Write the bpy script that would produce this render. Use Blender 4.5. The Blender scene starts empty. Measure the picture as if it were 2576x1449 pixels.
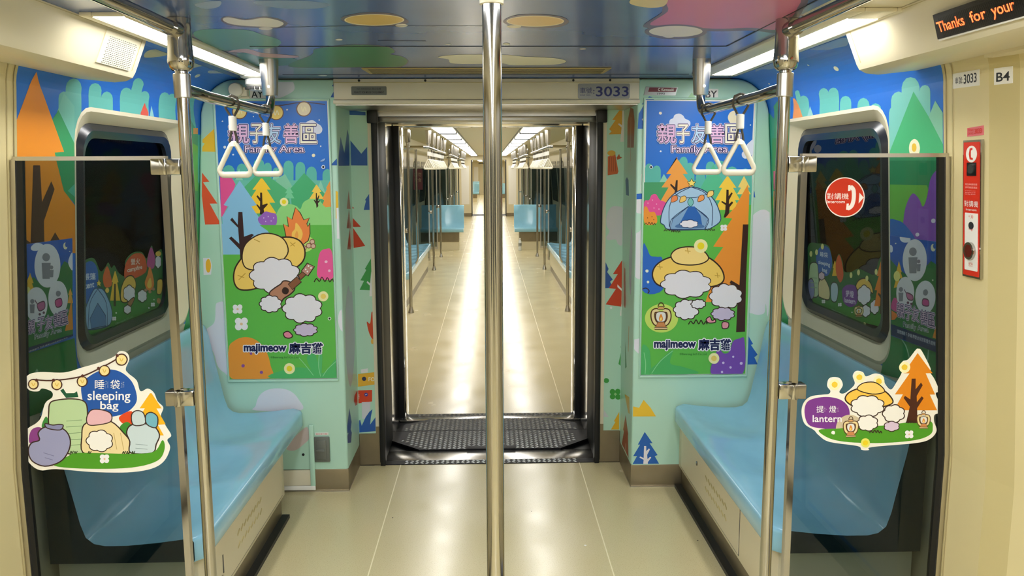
import bpy, bmesh, math, random
from mathutils import Vector, Matrix
from mathutils.geometry import tessellate_polygon
random.seed(7)
PI=math.pi
scene=bpy.context.scene
col=scene.collection

# ---------------- camera, world, exposure ----------------
cam_d=bpy.data.cameras.new('camera'); cam=bpy.data.objects.new('camera',cam_d); col.objects.link(cam)
cam_d.sensor_width=36.0; cam_d.lens=2112/2576*36; cam_d.clip_start=.02; cam_d.clip_end=200
def look(p,yw,r):
    F=Vector((math.sin(yw)*math.cos(p),math.cos(yw)*math.cos(p),-math.sin(p)))
    R=Vector((math.cos(yw),-math.sin(yw),0)); U=R.cross(F)
    R2=R*math.cos(r)+U*math.sin(r); U2=-R*math.sin(r)+U*math.cos(r)
    m=Matrix((R2,U2,-F)).transposed().to_4x4(); m.translation=(.005,0,1.66); return m
cam.matrix_world=look(.1418,.0267,-.0042)
scene.camera=cam
w=bpy.data.worlds.new('world'); scene.world=w; w.use_nodes=True
w.node_tree.nodes['Background'].inputs[0].default_value=(.01,.012,.015,1)
w.node_tree.nodes['Background'].inputs[1].default_value=.3
vs=scene.view_settings; vs.view_transform='Standard'; vs.look='None'; vs.gamma=1; vs.use_curve_mapping=False
vs.exposure=0.48
LAMP=17.0        # strength of the ceiling lamps' diffusers in the near car
LAMP_FAR=7.5    # the same in the cars beyond

# ---------------- materials ----------------
def lin(h):
    out=[]
    for i in (0,2,4):
        c=int(h[i:i+2],16)/255; out.append(c/12.92 if c<=.04045 else ((c+.055)/1.055)**2.4)
    return out
MATS={}
def mat(key,rgb=None,rough=.4,metal=0,spec=.5,bump=0,bscale=200,noise=0,nscale=30,emit=0,coat=0):
    if key in MATS: return MATS[key]
    m=bpy.data.materials.new(key); m.use_nodes=True; n=m.node_tree; b=n.nodes['Principled BSDF']
    b.inputs['Base Color'].default_value=(*rgb,1); b.inputs['Roughness'].default_value=rough; b.inputs['Metallic'].default_value=metal
    b.inputs['Specular IOR Level'].default_value=spec
    if coat: b.inputs['Coat Weight'].default_value=coat; b.inputs['Coat Roughness'].default_value=.08
    if noise or bump:
        tc=n.nodes.new('ShaderNodeTexCoord')
    if noise:
        t=n.nodes.new('ShaderNodeTexNoise'); t.inputs['Scale'].default_value=nscale; t.inputs['Detail'].default_value=5
        r=n.nodes.new('ShaderNodeValToRGB'); r.color_ramp.elements[0].position=.35; r.color_ramp.elements[1].position=.7
        r.color_ramp.elements[0].color=(*[c*(1-noise) for c in rgb],1); r.color_ramp.elements[1].color=(*[min(1,c*(1+noise*.4)) for c in rgb],1)
        n.links.new(tc.outputs['Object'],t.inputs['Vector']); n.links.new(t.outputs['Fac'],r.inputs[0]); n.links.new(r.outputs[0],b.inputs['Base Color'])
    if bump:
        t=n.nodes.new('ShaderNodeTexNoise'); t.inputs['Scale'].default_value=bscale; t.inputs['Detail'].default_value=3
        u=n.nodes.new('ShaderNodeBump'); u.inputs['Strength'].default_value=bump; u.inputs['Distance'].default_value=.002
        n.links.new(tc.outputs['Object'],t.inputs['Vector']); n.links.new(t.outputs['Fac'],u.inputs['Height']); n.links.new(u.outputs[0],b.inputs['Normal'])
    if emit:
        b.inputs['Emission Color'].default_value=(*rgb,1); b.inputs['Emission Strength'].default_value=emit
    MATS[key]=m; return m
def ink(h): return mat('print_'+h,lin(h),.34,0,.35)
def glassy(key,tint,fres=1.0,rough=.0):
    m=bpy.data.materials.new(key); m.use_nodes=True; n=m.node_tree; n.nodes.remove(n.nodes['Principled BSDF'])
    t=n.nodes.new('ShaderNodeBsdfTransparent'); t.inputs[0].default_value=(*tint,1)
    g=n.nodes.new('ShaderNodeBsdfGlossy'); g.inputs['Roughness'].default_value=rough
    f=n.nodes.new('ShaderNodeFresnel'); f.inputs[0].default_value=1.45
    mu=n.nodes.new('ShaderNodeMath'); mu.operation='MULTIPLY'; mu.inputs[1].default_value=fres
    x=n.nodes.new('ShaderNodeMixShader'); n.links.new(f.outputs[0],mu.inputs[0]); n.links.new(mu.outputs[0],x.inputs[0])
    n.links.new(t.outputs[0],x.inputs[1]); n.links.new(g.outputs[0],x.inputs[2]); n.links.new(x.outputs[0],n.nodes['Material Output'].inputs[0])
    MATS[key]=m; return m
mat('cream',lin('dcd2b4'),.42,0,.4,bump=.05,bscale=500)
mat('cream_dark',lin('c2b482'),.45,0,.4)
mat('mint',lin('b4dcc8'),.3,0,.45)
mat('wrap_blue',lin('2473d6'),.34,0,.4)
mat('ceil_blue',lin('5470ad'),.2,0,.6,noise=.1,nscale=2.5)
mat('ivory',lin('ddd5bb'),.35,0,.4)
mat('seat_blue',lin('8cc2d9'),.17,0,.5,coat=.3,noise=.04,nscale=9)
mat('chrome',(.46,.445,.41),.11,1)
mat('brushed',(.60,.57,.52),.28,1)
mat('dull_steel',(.34,.33,.30),.26,1)
mat('mirror',(.66,.63,.58),.09,1)
mat('kick',lin('8d8168'),.34,.75,.5,noise=.12,nscale=6)
mat('charcoal',lin('3a3d3c'),.12,0,.6)
mat('rubber',lin('17181a'),.45,0,.4)
mat('gasket',lin('23262c'),.22,0,.5)
mat('white',lin('e9e7e0'),.35,0,.4)
mat('handle_white',lin('ece6d2'),.28,0,.5)
mat('cord',lin('4b463c'),.5,0,.3)
mat('grey_box',lin('6f736c'),.4,.2,.4)
mat('dark_hole',lin('1a1a18'),.6)
mat('tread',(.03,.03,.032),.6,1)
mat('tread_raised',(.85,.84,.82),.45,1)  # paler than the plate: bright glints of the lozenges put into the colour
mat('gangway_dark',lin('2c2f2f'),.5,0,.2)
mat('sill',(.42,.41,.40),.22,1,noise=.15,nscale=14)
mat('tunnel',lin('14171a'),.8)
mat('pillar',lin('d6c897'),.42,0,.4,bump=.05,bscale=500)
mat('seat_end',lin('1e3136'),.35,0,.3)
mat('far_ceiling',lin('cabd8e'),.4,0,.4)
mat('far_cream',lin('d9cfae'),.4,0,.4)
mat('plate',lin('8f9393'),.3,.5)
mat('led_off',lin('2b2a2d'),.2,0,.5)
mat('led_on',(1,.12,.03),.5,emit=2.6)
mat('navy',lin('1c2766'),.4)
mat('red',lin('d2301c'),.3,0,.5)
mat('red_dark',lin('5a1410'),.15,0,.6)
mat('maroon_dark',lin('45121c'),.4)
mat('seam',lin('efe4bd'),.35)
mat('maroon',lin('6a1626'),.35)
mat('black',lin('121214'),.35)
mat('ink_dark',lin('2a2c30'),.4)
mat('lamp',(1,.99,.97),.5,emit=LAMP)
mat('lamp_far',(1,.98,.94),.5,emit=LAMP_FAR)
mat('lamp_unseen',(.95,.98,1),.5,emit=16)  # diffusers of the added, unseen panels
mat('bottle',lin('d8dcda'),.1,0,.5)
mat('vent',lin('b9a668'),.4,.2)
mat('yellow_tag',lin('e0b23c'),.4)
glassy('tinted',(.59,.64,.655),.45)
glassy('window_glass',(.30,.33,.35),.12)
# vinyl floor: cream with fine speckle
def floor_mat():
    m=mat('vinyl',lin('d2c59a'),.22,0,.5); n=m.node_tree; b=n.nodes['Principled BSDF']
    tc=n.nodes.new('ShaderNodeTexCoord')
    a=n.nodes.new('ShaderNodeTexNoise'); a.inputs['Scale'].default_value=220; a.inputs['Detail'].default_value=2
    r=n.nodes.new('ShaderNodeValToRGB'); e=r.color_ramp.elements
    e[0].position=.33; e[0].color=(*lin('c3b48a'),1); e[1].position=.46; e[1].color=(*lin('d2c59a'),1)
    q=n.nodes.new('ShaderNodeTexNoise'); q.inputs['Scale'].default_value=3.2; q.inputs['Detail'].default_value=6
    mr=n.nodes.new('ShaderNodeMapRange'); mr.inputs[1].default_value=.3; mr.inputs[2].default_value=.75; mr.inputs[3].default_value=.17; mr.inputs[4].default_value=.29
    n.links.new(tc.outputs['Object'],a.inputs[0]); n.links.new(tc.outputs['Object'],q.inputs[0])
    n.links.new(a.outputs['Fac'],r.inputs[0]); n.links.new(r.outputs[0],b.inputs['Base Color'])
    n.links.new(q.outputs['Fac'],mr.inputs[0]); n.links.new(mr.outputs[0],b.inputs['Roughness'])
floor_mat()

# ---------------- mesh builder ----------------
class MB:
    def __init__(s): s.v=[]; s.f=[]; s.m=[]; s.keys=[]; s.sm=[]
    def k(s,key):
        if key not in s.keys: s.keys.append(key)
        return s.keys.index(key)
    def add(s,vs,fs,key,smooth=False):
        b=len(s.v); s.v+= [tuple(v) for v in vs]; i=s.k(key)
        for f in fs: s.f.append([b+j for j in f]); s.m.append(i); s.sm.append(smooth)
    def bm(s,bm,key,smooth=False):
        bm.verts.ensure_lookup_table(); s.add([v.co[:] for v in bm.verts],[[v.index for v in f.verts] for f in bm.faces],key,smooth); bm.free()
    def box(s,x0,x1,y0,y1,z0,z1,key,bev=0,seg=2):
        x0,x1=sorted((x0,x1));y0,y1=sorted((y0,y1));z0,z1=sorted((z0,z1))
        b=bmesh.new(); bmesh.ops.create_cube(b,size=1)
        for v in b.verts: v.co=(x0+(v.co.x+.5)*(x1-x0),y0+(v.co.y+.5)*(y1-y0),z0+(v.co.z+.5)*(z1-z0))
        if bev: bmesh.ops.bevel(b,geom=b.edges[:],offset=bev,segments=seg,profile=.5,affect='EDGES')
        b.verts.index_update(); s.bm(b,key,bool(bev))
    def tube(s,path,r,key,n=16,cap=True):
        path=[Vector(p) for p in path]; rs=r if isinstance(r,(list,tuple)) else [r]*len(path)
        vs=[]; prev=None
        for i,p in enumerate(path):
            d=(path[min(i+1,len(path)-1)]-path[max(i-1,0)]).normalized()
            if prev is None:
                a=Vector((0,0,1)) if abs(d.z)<.9 else Vector((1,0,0)); u=d.cross(a).normalized()
            else: u=(prev-d*prev.dot(d)).normalized()
            prev=u; w_=d.cross(u)
            for j in range(n):
                t=2*PI*j/n; vs.append(p+(u*math.cos(t)+w_*math.sin(t))*rs[i])
        fs=[]
        for i in range(len(path)-1):
            for j in range(n): fs.append([i*n+j,i*n+(j+1)%n,(i+1)*n+(j+1)%n,(i+1)*n+j])
        s.add(vs,fs,key,True)
        if cap:
            s.add(vs[:n],[list(range(n))[::-1]],key); s.add(vs[-n:],[list(range(n))],key)
    def lathe(s,prof,c,key,n=24,axis='z'):
        vs=[];fs=[]
        for r,h in prof:
            for j in range(n):
                t=2*PI*j/n; a,b=r*math.cos(t),r*math.sin(t)
                vs.append((c[0]+a,c[1]+b,c[2]+h) if axis=='z' else ((c[0]+a,c[1]+h,c[2]+b) if axis=='y' else (c[0]+h,c[1]+a,c[2]+b)))
        for i in range(len(prof)-1):
            for j in range(n): fs.append([i*n+j,i*n+(j+1)%n,(i+1)*n+(j+1)%n,(i+1)*n+j])
        fs.append(list(range(n))[::-1]); fs.append([(len(prof)-1)*n+j for j in range(n)])
        s.add(vs,fs,key,True)
    def extrude(s,loop,fn,o0,o1,key,smooth=False,side_key=None):
        # loop of 2D points, fn(u,v,o) -> 3D; solid between offsets o0 and o1
        n=len(loop); vs=[fn(u,v,o0) for u,v in loop]+[fn(u,v,o1) for u,v in loop]
        tri=tessellate_polygon([[Vector((u,v,0)) for u,v in loop]])
        s.add(vs,[[i+n for i in t] for t in tri]+[list(t)[::-1] for t in tri],key,False)
        s.add(vs,[[i,(i+1)%n,(i+1)%n+n,i+n] for i in range(n)],side_key or key,smooth)
    def build(s,name,parent=None,sharp=35):
        me=bpy.data.meshes.new(name); off=Vector(parent_loc(parent)) if parent else Vector()
        me.from_pydata([tuple(Vector(v)-off) for v in s.v],[],s.f)
        for k in s.keys: me.materials.append(MATS[k])
        me.polygons.foreach_set('material_index',s.m); me.polygons.foreach_set('use_smooth',s.sm)
        me.update()
        if any(s.sm): me.set_sharp_from_angle(angle=math.radians(sharp))
        o=bpy.data.objects.new(name,me); col.objects.link(o)
        if parent: o.parent=parent
        return o
def parent_loc(p):
    v=Vector()
    while p: v+=p.location; p=p.parent
    return v
def tag(o,label=None,cat=None,group=None,kind=None):
    if label: o['label']=label
    if cat: o['category']=cat
    if group: o['group']=group
    if kind: o['kind']=kind
    return o
def thing(name,loc,label,cat,group=None):
    o=bpy.data.objects.new(name,None); o.empty_display_size=.05; o.location=loc; col.objects.link(o); return tag(o,label,cat,group)
def struct(mb,name,parent=None):
    o=mb.build(name,parent)
    if not parent: o['kind']='structure'
    return o
def copy_tree(o,parent=None):
    c=o.copy(); col.objects.link(c); c.parent=parent
    for ch in list(o.children): copy_tree(ch,c)
    return c

# ---------------- car body profile ----------------
PROF=[(1.475,0),(1.479,.74),(1.416,1.69),(1.40,1.90)]
for k in range(1,17):
    a=k/16*PI/2; PROF.append((1.205+.195*math.cos(a),1.90+.195*math.sin(a)))
PROF.append((0,2.095))
SL=[0]
for a,b in zip(PROF,PROF[1:]): SL.append(SL[-1]+math.dist(a,b))
def px_at(z):
    for a,b in zip(PROF,PROF[1:]):
        if a[1]<=z<=b[1] and b[1]>a[1]: return a[0]+(b[0]-a[0])*(z-a[1])/(b[1]-a[1])
    return 0
def wall_pt(side,y,sv,off=0):
    i=0
    while i<len(SL)-2 and sv>SL[i+1]: i+=1
    a,b=PROF[i],PROF[i+1]; L=SL[i+1]-SL[i]; t=(sv-SL[i])/L; tx,tz=(b[0]-a[0])/L,(b[1]-a[1])/L
    return (side*(a[0]+tx*L*t-tz*off),y,a[1]+tz*L*t+tx*off)
def surf_of(code):
    k=code[0]; sd=-1 if code.endswith('-') else 1
    return {'E':lambda u,v,o:(u,4.2-o,v),'C':lambda u,v,o:(u,v,2.095-o),'W':lambda u,v,o:wall_pt(sd,u,v,o),'N':lambda u,v,o:wall_pt(sd,u,v,o-.05),
            'J':lambda u,v,o:(sd*(.737-o),u,v),'D':lambda u,v,o:(u,4.585-o,v),'G':lambda u,v,o:(u,2.56-o,v)}[k]

# ---------------- flat printed artwork laid on a surface ----------------
def inside_cut(poly,a,b,keep_left=True):
    out=[];n=len(poly)
    def sd(p): return ((b[0]-a[0])*(p[1]-a[1])-(b[1]-a[1])*(p[0]-a[0]))*(1 if keep_left else -1)
    for i in range(n):
        p,q=poly[i],poly[(i+1)%n]; d0,d1=sd(p),sd(q)
        if d0>=0: out.append(p)
        if (d0>0 and d1<0) or (d0<0 and d1>0):
            t=d0/(d0-d1); out.append((p[0]+(q[0]-p[0])*t,p[1]+(q[1]-p[1])*t))
    return out if len(out)>2 else []
def ccw(l):
    A=sum(l[i][0]*l[(i+1)%len(l)][1]-l[(i+1)%len(l)][0]*l[i][1] for i in range(len(l)))
    return l if A>0 else l[::-1]
def clip_to(poly,conv):
    for i in range(len(conv)):
        poly=inside_cut(poly,conv[i],conv[(i+1)%len(conv)])
        if not poly: return []
    return poly
def subtract(poly,conv):
    out=[]
    for i in range(len(conv)):
        a,b=conv[i],conv[(i+1)%len(conv)]
        o=inside_cut(poly,a,b,False)
        if o: out.append(o)
        poly=inside_cut(poly,a,b)
        if not poly: break
    return out
def split_v(polys,vs):
    for v in vs:
        res=[]
        for p in polys:
            lo=inside_cut(p,(0,v),(1,v),False); hi=inside_cut(p,(0,v),(1,v),True)
            if lo: res.append(lo)
            if hi: res.append(hi)
        polys=res
    return polys
def catmull(pts,closed,n=6):
    out=[];N=len(pts)
    rng=range(N) if closed else range(N-1)
    for i in rng:
        g=(lambda j:pts[j%N]) if closed else (lambda j:pts[min(max(j,0),N-1)])
        p0,p1,p2,p3=g(i-1),g(i),g(i+1),g(i+2)
        for k in range(n):
            t=k/n
            out.append(tuple(.5*(2*p1[d]+(p2[d]-p0[d])*t+(2*p0[d]-5*p1[d]+4*p2[d]-p3[d])*t*t+(3*p1[d]-p0[d]-3*p2[d]+p3[d])*t**3) for d in (0,1)))
    if not closed: out.append(pts[-1])
    return out
def stroke(pts,w,closed):
    quads=[];n=len(pts);L=[];R=[]
    for i in range(n):
        a=pts[(i-1)%n] if closed else pts[max(i-1,0)]; b=pts[(i+1)%n] if closed else pts[min(i+1,n-1)]
        dx,dy=b[0]-a[0],b[1]-a[1]; l=math.hypot(dx,dy) or 1e-9
        nx,ny=-dy/l*w/2,dx/l*w/2
        L.append((pts[i][0]+nx,pts[i][1]+ny));R.append((pts[i][0]-nx,pts[i][1]-ny))
    for i in range(n if closed else n-1):
        j=(i+1)%n; quads.append([L[i],R[i],R[j],L[j]])
    return quads
FONT_CACHE={}
def glyph(txt,off):
    key=(txt,off)
    if key in FONT_CACHE: return FONT_CACHE[key]
    c=bpy.data.curves.new('t','FONT'); c.body=txt; c.offset=off; c.resolution_u=3
    o=bpy.data.objects.new('t',c); col.objects.link(o)
    dg=bpy.context.evaluated_depsgraph_get(); dg.update(); e=o.evaluated_get(dg); m=e.to_mesh()
    vs=[(v.co.x,v.co.y) for v in m.vertices]; fs=[tuple(p.vertices) for p in m.polygons]
    e.to_mesh_clear(); bpy.data.objects.remove(o); bpy.data.curves.remove(c)
    FONT_CACHE[key]=(vs,fs); return vs,fs
def text_tris(txt,bl,br,tl,off=0,sh=(0,0)):
    if off>.013:      # wide outlines: the glyph repeated around a ring
        out=[]
        for i in range(10): out+=text_tris(txt,bl,br,tl,.012 if off<.2 else 0,((off-.012)*math.cos(i*PI/5),(off-.012)*math.sin(i*PI/5)))
        return out
    v0,_=glyph(txt,0); vs,fs=glyph(txt,off)
    x0=min(v[0] for v in v0);x1=max(v[0] for v in v0);y0=min(v[1] for v in v0);y1=max(v[1] for v in v0)
    def mp(p):
        a=(p[0]+sh[0]-x0)/(x1-x0); b=(p[1]+sh[1]-y0)/(y1-y0)
        return (bl[0]+(br[0]-bl[0])*a+(tl[0]-bl[0])*b, bl[1]+(br[1]-bl[1])*a+(tl[1]-bl[1])*b)
    q=[mp(v) for v in vs]
    return [[q[i] for i in f] for f in fs]
def put_text(mb,txt,fn,bl,br,tl,key,o=.0006,off=.02):
    if any(ord(c)>0x2e80 for c in txt): off=0
    for p in text_tris(txt,bl,br,tl,min(off,.013)): mb.add([fn(u,v,o) for u,v in p],[list(range(len(p)))],key)
def read_pts(s): return [tuple(float(c)/1000 for c in p.split(',')) for p in s.split()]
def lay(mb,name,code,clip=None,hole=None,base=.0003,step=.000026,splits=()):
    fn=surf_of(code)
    for li,it in enumerate(ART[name]):
        o=base+step*li; polys=[]; ring=0
        if it[0]=='T':
            polys=text_tris(it[2],it[3],it[4],it[5],it[6]); ring=len(polys)/10 if it[6]>.013 else 0
        else:
            pts=read_pts(it[2])
            if it[0]=='B':
                c,a,b=read_pts(it[2]); n=it[3]; e=it[4]; la=math.dist(c,a); lb=math.dist(c,b); pts=[]
                for i in range(n*6):
                    t=2*PI*i/(n*6); r=.86+.14*abs(math.sin(n*t/2)); ka=r+e/la; kb=r+e/lb
                    pts.append((c[0]+(a[0]-c[0])*ka*math.cos(t)+(b[0]-c[0])*kb*math.sin(t),c[1]+(a[1]-c[1])*ka*math.cos(t)+(b[1]-c[1])*kb*math.sin(t)))
                polys=[[pts[i] for i in t] for t in tessellate_polygon([[Vector((p[0],p[1],0)) for p in pts]])]
            elif it[0] in 'PS':
                if it[0]=='S': pts=catmull(pts,True,5)
                polys=[[pts[i] for i in t] for t in tessellate_polygon([[Vector((p[0],p[1],0)) for p in pts]])]
            else:
                closed=pts[0]==pts[-1]
                if closed: pts=pts[:-1]
                if it[0]=='L': pts=catmull(pts,closed,4)
                polys=stroke(pts,it[3],closed)
        if clip: polys=[q for q in (clip_to(p,clip) for p in polys) if q]
        if hole:
            polys=[r for p in polys for r in subtract(p,hole)]
        if splits: polys=split_v(polys,splits)
        ink(it[1])
        for pi,p in enumerate(polys):
            oo=o+(2e-6*int(pi/ring) if ring else (2e-6*(pi%3) if it[0] in 'LK' else 0))
            mb.add([fn(u,v,oo) for u,v in p],[list(range(len(p)))],'print_'+it[1])
def rrect(x0,x1,y0,y1,r,n=5):
    pts=[]
    for cx,cy,a0 in ((x1-r,y1-r,0),(x0+r,y1-r,PI/2),(x0+r,y0+r,PI),(x1-r,y0+r,1.5*PI)):
        for i in range(n+1):
            a=a0+PI/2*i/n; pts.append((cx+r*math.cos(a),cy+r*math.sin(a)))
    return pts
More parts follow.
